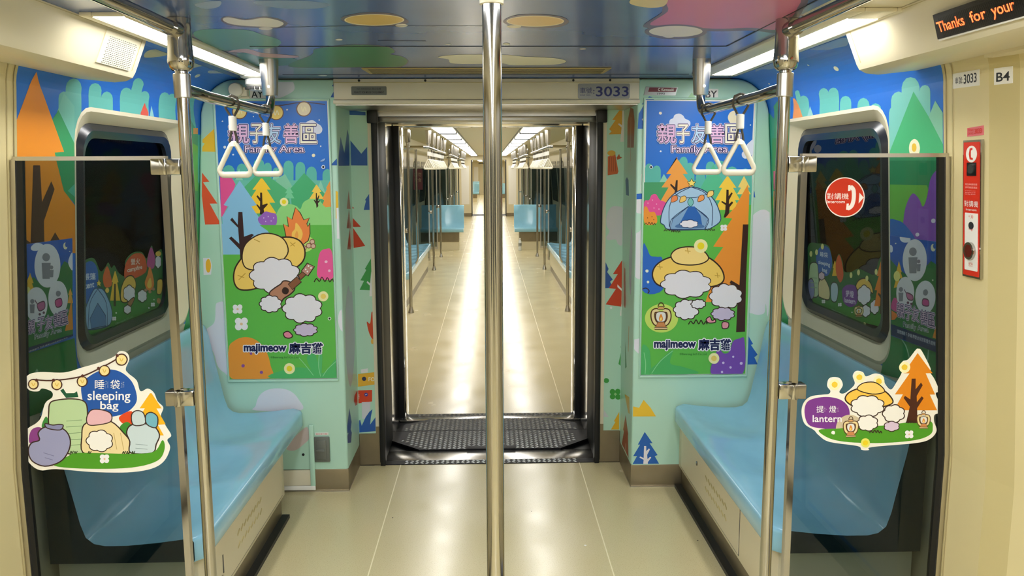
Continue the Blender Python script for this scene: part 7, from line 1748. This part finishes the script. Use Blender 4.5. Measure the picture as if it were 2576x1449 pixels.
# ceiling lights
ordn=['first','second','third','fourth','fifth','sixth','seventh','eighth','ninth','tenth','eleventh','twelfth']
for sd,s_ in ((-1,'left'),(1,'right')):
    for i in range(11):
        y=6.4+i*2.08
        t=thing('ceiling_light',(sd*.5,y+1,2.1),'white ceiling light panel beyond the gangway, %s along the %s row'%(ordn[i],s_),'light','ceiling light panels in the middle car')
        m=MB(); m.box(sd*.395,sd*.595,y,y+1.90,2.084,2.099,'lamp_far'); m.build('diffuser',t)
        m=MB(); a,b=sorted((sd*.385,sd*.605)); m.box(a,b,y+1.90,y+2.08,2.074,2.1,'ink_dark'); m.build('divider',t)
    for i in range(4):
        y=31.3+i*5.6; t=thing('ceiling_light',(sd*.5,y+2,2.1),'white ceiling light in the farthest car, %s along the %s row'%(ordn[i],s_),'light','ceiling lights in the farthest car')
        m=MB(); m.box(sd*.39,sd*.6,y,y+4.8,2.084,2.099,'lamp_far'); m.build('diffuser',t)
# poles, glass screens, rails
zones=((9.65,-1),(13.76,1),(15.82,-1),(19.45,1),(21.5,-1),(25.6,1))
where=['first','second','third','fourth','fifth','sixth']
for sd,s_ in ((-1,'left'),(1,'right')):
    for zi,(y,d) in enumerate(zones):
        X=sd*.91
        t=thing('grab_pole',(X,y,0),'steel pole on the %s side beyond the gangway, %s from the near end'%(s_,where[zi]),'pole','steel poles in the middle car')
        m=MB(); m.tube([(X,y,0),(X,y,1.96)],.0185,'chrome',14); m.build('pole',t)
        m=MB(); m.lathe([(.034,.002),(.032,.02),(.021,.05),(.019,.075)],(X,y,0),'brushed',16); m.build('foot',t)
        m=MB(); m.lathe([(.036,2.099),(.035,2.0),(.030,1.955),(.019,1.95)],(X,y,0),'chrome',16); m.build('ceiling_mount',t)
        t=thing('glass_screen',(sd*1.2,y-d*.02,0),'tinted glass screen beyond the gangway beside the %s pole on the %s'%(where[zi],s_),'screen','glass screens in the middle car')
        m=MB(); a,b=sorted((sd*.985,sd*1.44)); yy=y+.0; m.box(a,b,yy-.005,yy+.005,.2,1.66,'tinted'); m.build('glass',t)
        m=MB(); m.box(*sorted((sd*.965,sd*.985)),yy-.009,yy+.009,.16,1.69,'brushed'); m.box(a,b,yy-.009,yy+.009,1.66,1.685,'brushed'); m.box(a,b,yy-.009,yy+.009,.16,.2,'brushed'); m.build('frame',t)
        m=MB(); m.box(*sorted((sd*.93,sd*.99)),yy-.015,yy+.015,.93,.98,'chrome',.003); m.build('clamp',t)
    # strap rails
    for ri,(a,b) in enumerate(((9.72,13.68),(15.9,19.35),(21.6,25.5))):
        X=sd*.70
        t=thing('strap_rail',(X,(a+b)/2,1.95),'steel strap rail on the %s beyond the gangway, %s from the near end'%(s_,where[ri]),'rail','strap rails in the middle car')
        m=MB(); m.tube([(sd*.952,a-.02,1.90),(sd*.74,a-.02,1.90),(X,a+.04,1.90),(X,b-.04,1.90),(sd*.74,b+.02,1.90),(sd*.952,b+.02,1.90)],.018,'chrome',12); m.build('rail',t)
        for i in range(5):
            y=a+.25+(b-a-.5)*i/4; m=MB(); m.lathe([(.038,2.099),(.036,2.06),(.028,1.95),(.018,1.945),(.016,1.9)],(X,y,0),'brushed',16); m.build('ceiling_mount',t)
# straps: first rails near, the rest with simple copies
grp='hanging straps beyond the gangway'
for sd,s_ in ((-1,'left'),(1,'right')):
    src=None
    for ri,(a,n) in enumerate(((9.95,12),(16.1,10),(21.9,10))):
        g='hanging straps on the %s %s rail beyond the gangway'%(where[ri],s_); lab='white hanging strap in the row on the %s %s rail beyond the gangway'%(where[ri],s_)
        for i in range(n):
            y=a+i*.29
            if src is None: o=src=strap((sd*.70,y,1.90),lab,g,False)
            else: o=copy_tree(src); o.location=(sd*.70,y,1.90); o['label']=lab; o['group']=g
# benches of the middle car
for sd,s_ in ((-1,'left'),(1,'right')):
    for bi,(a,b) in enumerate(((9.72,13.68),(21.58,25.5))):
        t=thing('bench_seat',(sd*1.2,(a+b)/2,0),'blue bench on the %s beyond the gangway, %s from the near end'%(s_,where[bi]),'seat','side benches in the middle car')
        m=MB(); bench_shell(m,sd,a,b,8,step=.06); m.build('seat_shell',t,50)
        m=MB(); m.box(*sorted((sd*.99,sd*1.45)),a+.05,b-.05,.1,.371,'far_cream'); m.build('base_box',t); m=MB(); m.box(*sorted((sd*1.0,sd*1.44)),a+.06,b-.06,0,.1,'kick'); m.build('plinth',t)
        y=(a+b)/2-.9
        m=MB(); P=[(sd*.92,y,1.9),(sd*.92,y,.56)]+[(sd*(.92+.07*(1-math.cos(q))),y,.56-.13*math.sin(q)) for q in [i/6*PI/2 for i in range(1,7)]]
        m.tube(P,.016,'chrome',12); m.build('hand_hold',t)
# transverse seats
TP=[(0,.372),(-.012,.392),(-.014,.436),(-.006,.448),(.03,.452),(.12,.44),(.25,.43),(.33,.435),(.37,.46),(.395,.55),(.43,.75),(.45,.895),(.465,.905),(.485,.9),(.485,.372)]
def cross_seat(x0,x1,y,label,group):
    t=thing('cross_seat',((x0+x1)/2,y,0),label,'seat',group); n=12; k=len(TP); m=MB(); vs=[]
    for i in range(n+1):
        x=x0+(x1-x0)*i/n; ph=(i/n*2)%1; bp=math.sin(PI*ph)
        for j,(d,z) in enumerate(TP): vs.append((x,y+d+(.015*bp if 8<=j<=10 else 0),z-(.02*bp if 5<=j<=7 else 0)))
    m.add(vs,[[i*k+j,i*k+(j+1)%k,(i+1)*k+(j+1)%k,(i+1)*k+j] for i in range(n) for j in range(k)],'seat_blue',True)
    for i in (0,n): m.add(vs[i*k:(i+1)*k],[list(q) for q in tessellate_polygon([[Vector((p[1],p[2],0)) for p in vs[i*k:(i+1)*k]]])],'seat_blue')
    m.build('seat_shell',t,50)
    m=MB(); m.box(x0+.1*(1 if x0>0 else 0)+.0,x1-(.1 if x0<0 else 0),y+.1,y+.44,.17,.371,'kick'); m.build('base_box',t); m=MB(); m.box(x0+(.1 if x0>0 else 0),x1-(.1 if x0<0 else 0),y+.11,y+.43,0,.17,'far_cream'); m.build('plinth',t)
    return t
gs='cross seats beyond the gangway'
cross_seat(-1.40,-.52,17.1,'blue seat facing the viewpoint, left of the aisle in the middle car',gs); cross_seat(.52,1.40,17.1,'blue seat facing the viewpoint, right of the aisle in the middle car',gs)
cross_seat(-1.40,-.50,42.4,'small blue seat facing the viewpoint, left of the aisle in the farthest car',gs); cross_seat(.50,1.40,42.4,'small blue seat facing the viewpoint, right of the aisle in the farthest car',gs)
cross_seat(-1.40,-.55,48.5,'tiny blue seat at the very end, left of the aisle',gs)
# maroon sticker on the second left screen
m=MB(); m.box(-1.22,-1.07,13.745,13.75,1.32,1.65,'maroon_dark')
fS=lambda u,v,o:(u,13.745-o,v)
for i,tx in enumerate(('請勿','飲食')): put_text(m,tx,fS,(-1.2,1.53-i*.09),(-1.09,1.53-i*.09),(-1.2,1.60-i*.09),'kick',.001,.0)
tag(m.build('notice'),'dark maroon notice on a glass screen beyond the gangway, left side','notice')
# bottle on the floor, bags on the right bench
t=thing('plastic_bottle',(.625,17.0,0),'clear plastic bottle standing on the floor by the right seat in the middle car','bottle')
m=MB(); m.lathe([(.03,.001),(.034,.01),(.034,.07),(.031,.075),(.034,.08),(.034,.17),(.028,.20),(.013,.225),(.013,.235)],(.625,17.0,0),'bottle',18); m.build('body',t)
m=MB(); m.lathe([(.0155,.234),(.0155,.255),(.012,.257)],(.625,17.0,0),'white',14); m.build('cap',t)
m=MB(); m.lathe([(.0348,.10),(.0348,.155)],(.625,17.0,0),'plate',18); m.build('label',t)
def bag(loc,sx,sy,sz,key,label):
    t=thing('bag',loc,label,'bag'); b=bmesh.new(); bmesh.ops.create_icosphere(b,subdivisions=3,radius=1)
    for v in b.verts:
        c=v.co; n=.12*math.sin(7*c.x+3*c.z)+.1*math.cos(9*c.y+2*c.z); tp=1-.35*max(0,c.z)
        v.co=(loc[0]+c.x*sx*(1+n)*tp,loc[1]+c.y*sy*(1+n)*tp,loc[2]+(max(c.z,-.9)+.9)*sz)
    b.verts.index_update(); m=MB(); m.bm(b,key,True); m.build('sack',t,80)
    m=MB(); m.tube([(loc[0]-.04,loc[1],loc[2]+sz*1.75),(loc[0]-.02,loc[1],loc[2]+sz*2.15),(loc[0]+.03,loc[1],loc[2]+sz*2.15),(loc[0]+.04,loc[1],loc[2]+sz*1.75)],.008,key,8); m.build('handle',t)
bag((1.12,9.98,.45),.12,.14,.07,'black','black plastic bag lying on the near end of the right bench beyond the gangway')
bag((1.20,10.5,.45),.10,.12,.13,'white','white plastic bag standing on the right bench beyond the gangway')
